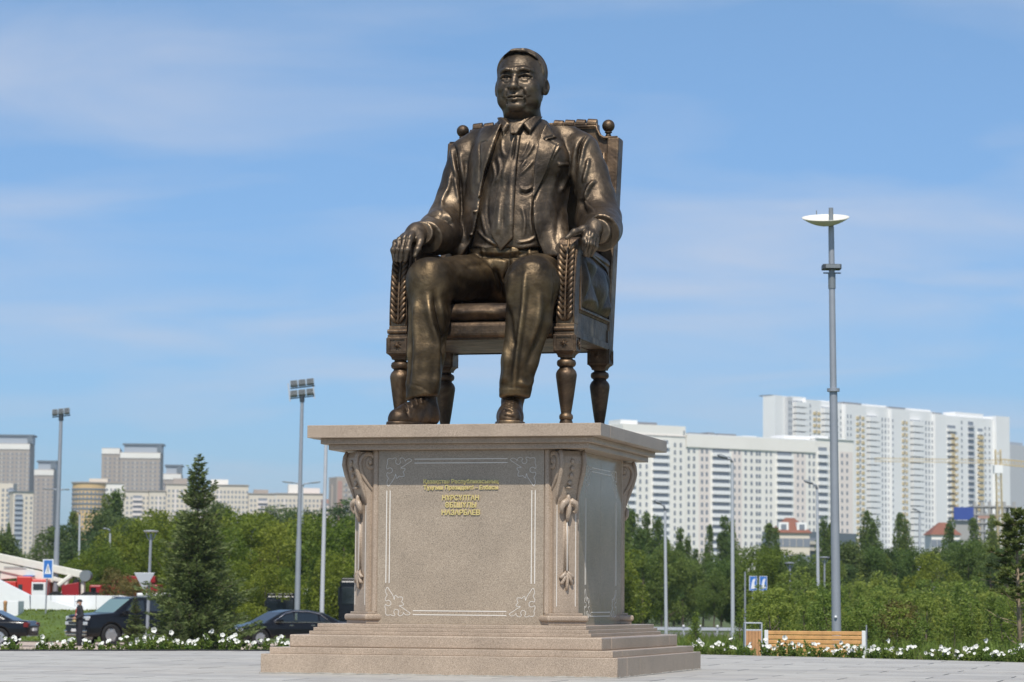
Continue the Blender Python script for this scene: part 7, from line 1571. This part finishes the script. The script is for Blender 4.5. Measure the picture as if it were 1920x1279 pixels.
r = bld('round_building', 'rounded yellow brick building with dark horizontal bands left of the poplar', 162, 1500); k = 1500/F; w = 33*k; zt_ = atY(162, 905, 1500)[2]+1
m = MB(); m.lathe([(w, -.2), (w, zt_)], 40, Matrix.Translation((0, w, 0))); m.build('wall', M_YB, r, auto=30)
for i in range(5): z = zt_-(12+9.2*i)*k; m = MB(); m.lathe([(w+.25, z-1.6*k), (w+.25, z+1.6*k)], 40, Matrix.Translation((0, w, 0)), cap=True); m.build('dark_band', M_SLATE, r)
m = MB()
for i in range(-6, 7):
    for j in range(12): a = -math.pi/2+i*.23; T = Matrix.Translation((0, w, 0)) @ Matrix.Rotation(a, 4, 'Z'); z = zt_-(16+9.2*j)*k; m.box(w-.1, w+.12, -1.7*k, 1.7*k, z-4.0*k, z, T)
m.build('window', M_BGLASS, r, kind='stuff'); m = MB(); m.lathe([(w+.6, zt_-.1), (w+.6, zt_+1.6*k)], 40, Matrix.Translation((0, w, 0))); m.build('cornice', M_BR, r); m = MB(); m.box(-2*k, 33*k, w, w+8, zt_, zt_+9*k); m.build('roof_house', M_CR2, r)
r = bld('apartment_building', 'long stepped cream apartment block filling the view between the round yellow building and the plinth', 400, 1500)
for a, b, top, spec in ((195, 233, 906, 'w'), (233.3, 280, 921, 'b'), (280.3, 311, 921, 'w'), (311.3, 352, 908, 'w'), (352.3, 395, 925, 'b'), (395.3, 466, 910, 'w'), (466.3, 517, 926, 'b'), (517.3, 606, 926, 'w')):
    f = Facade(r, a, b-.2, 1500+(a % 7), 1500+(a % 7)+2, top, 9.4).wall(M_CR2 if (int(a) % 3) else M_BC, 12); f.cornice(1.6, M_BR); n = max(3, int((b-a)/7)); xs = [a+4+(b-a-8)*i/(n-1) for i in range(n)]
    if spec == 'w': f.windows(xs, 3.4, 10, 15, .5); f.strip('brick_strip', xs[1]+2, xs[2]-2, 10, 140, M_BP, .05)
    else: m_ = (a+b)/2; f.balcony(m_-9, m_+9, 8, 15, M_BP); f.windows([x for x in xs if abs(x-m_) > 11], 3.4, 10, 15, .5)
    f.done()
f = Facade(r, 541, 563, 1512, 1513, 908, 9.4).wall(M_BC, 6); f.done(); f = Facade(r, 563.5, 600, 1512, 1513, 915, 9.4).wall(M_BP, 6); f.done(); f = Facade(r, 395, 428, 1514, 1515, 899, 9.4).wall(M_BC, 6); f.done(); f = Facade(r, 476, 503, 1514, 1515, 918, 9.4).wall(M_BR, 6); f.done(); f = Facade(r, 325, 352, 1514, 1515, 897, 9.4).wall(M_BR, 6); f.done()
r = bld('apartment_building', 'reddish brick block nearest the left side of the plinth', 620, 1480); f = Facade(r, 606.5, 629, 1480, 1481, 936, 9.4).wall(M_RB, 12); f.balcony(608, 626, 8, 14, M_BP); f.done(); f = Facade(r, 621, 631, 1470, 1470.5, 909, 9.4).wall(M_BR, 10); f.done()
f = Facade(r, 631.3, 760, 1465, 1480, 894, 9.8).wall(M_BR, 12); f.strip('red_strip', 632, 640, 8, 140, M_RB, .3).windows([636, 648, 658, 668, 680], 3.6, 12, 18, .5); f.panels(643, 646, 12, 18, M_BRL).panels(652, 656, 12, 18, M_BRL).panels(661, 665, 12, 18, M_BRL); f.done()
# thin air: far things pale slightly
HZB = MB(); HZB.box(-12100, 12100, -100, 12100, -2.2, 125); hz_ = HZB.build('haze', None, None, kind='stuff')
hm_ = bpy.data.materials.new('haze_air'); hm_.use_nodes = True; ht_ = hm_.node_tree; ht_.nodes.clear(); ho_ = ht_.nodes.new('ShaderNodeOutputMaterial'); hv_ = ht_.nodes.new('ShaderNodeVolumePrincipled'); hv_.inputs['Density'].default_value = .00014; hv_.inputs['Color'].default_value = (.80, .86, .95, 1); hv_.inputs['Anisotropy'].default_value = .2; ht_.links.new(hv_.outputs[0], ho_.inputs['Volume']); hz_.data.materials.clear(); hz_.data.materials.append(hm_)
print('buildings', time.time()-T0, len(bpy.data.objects))
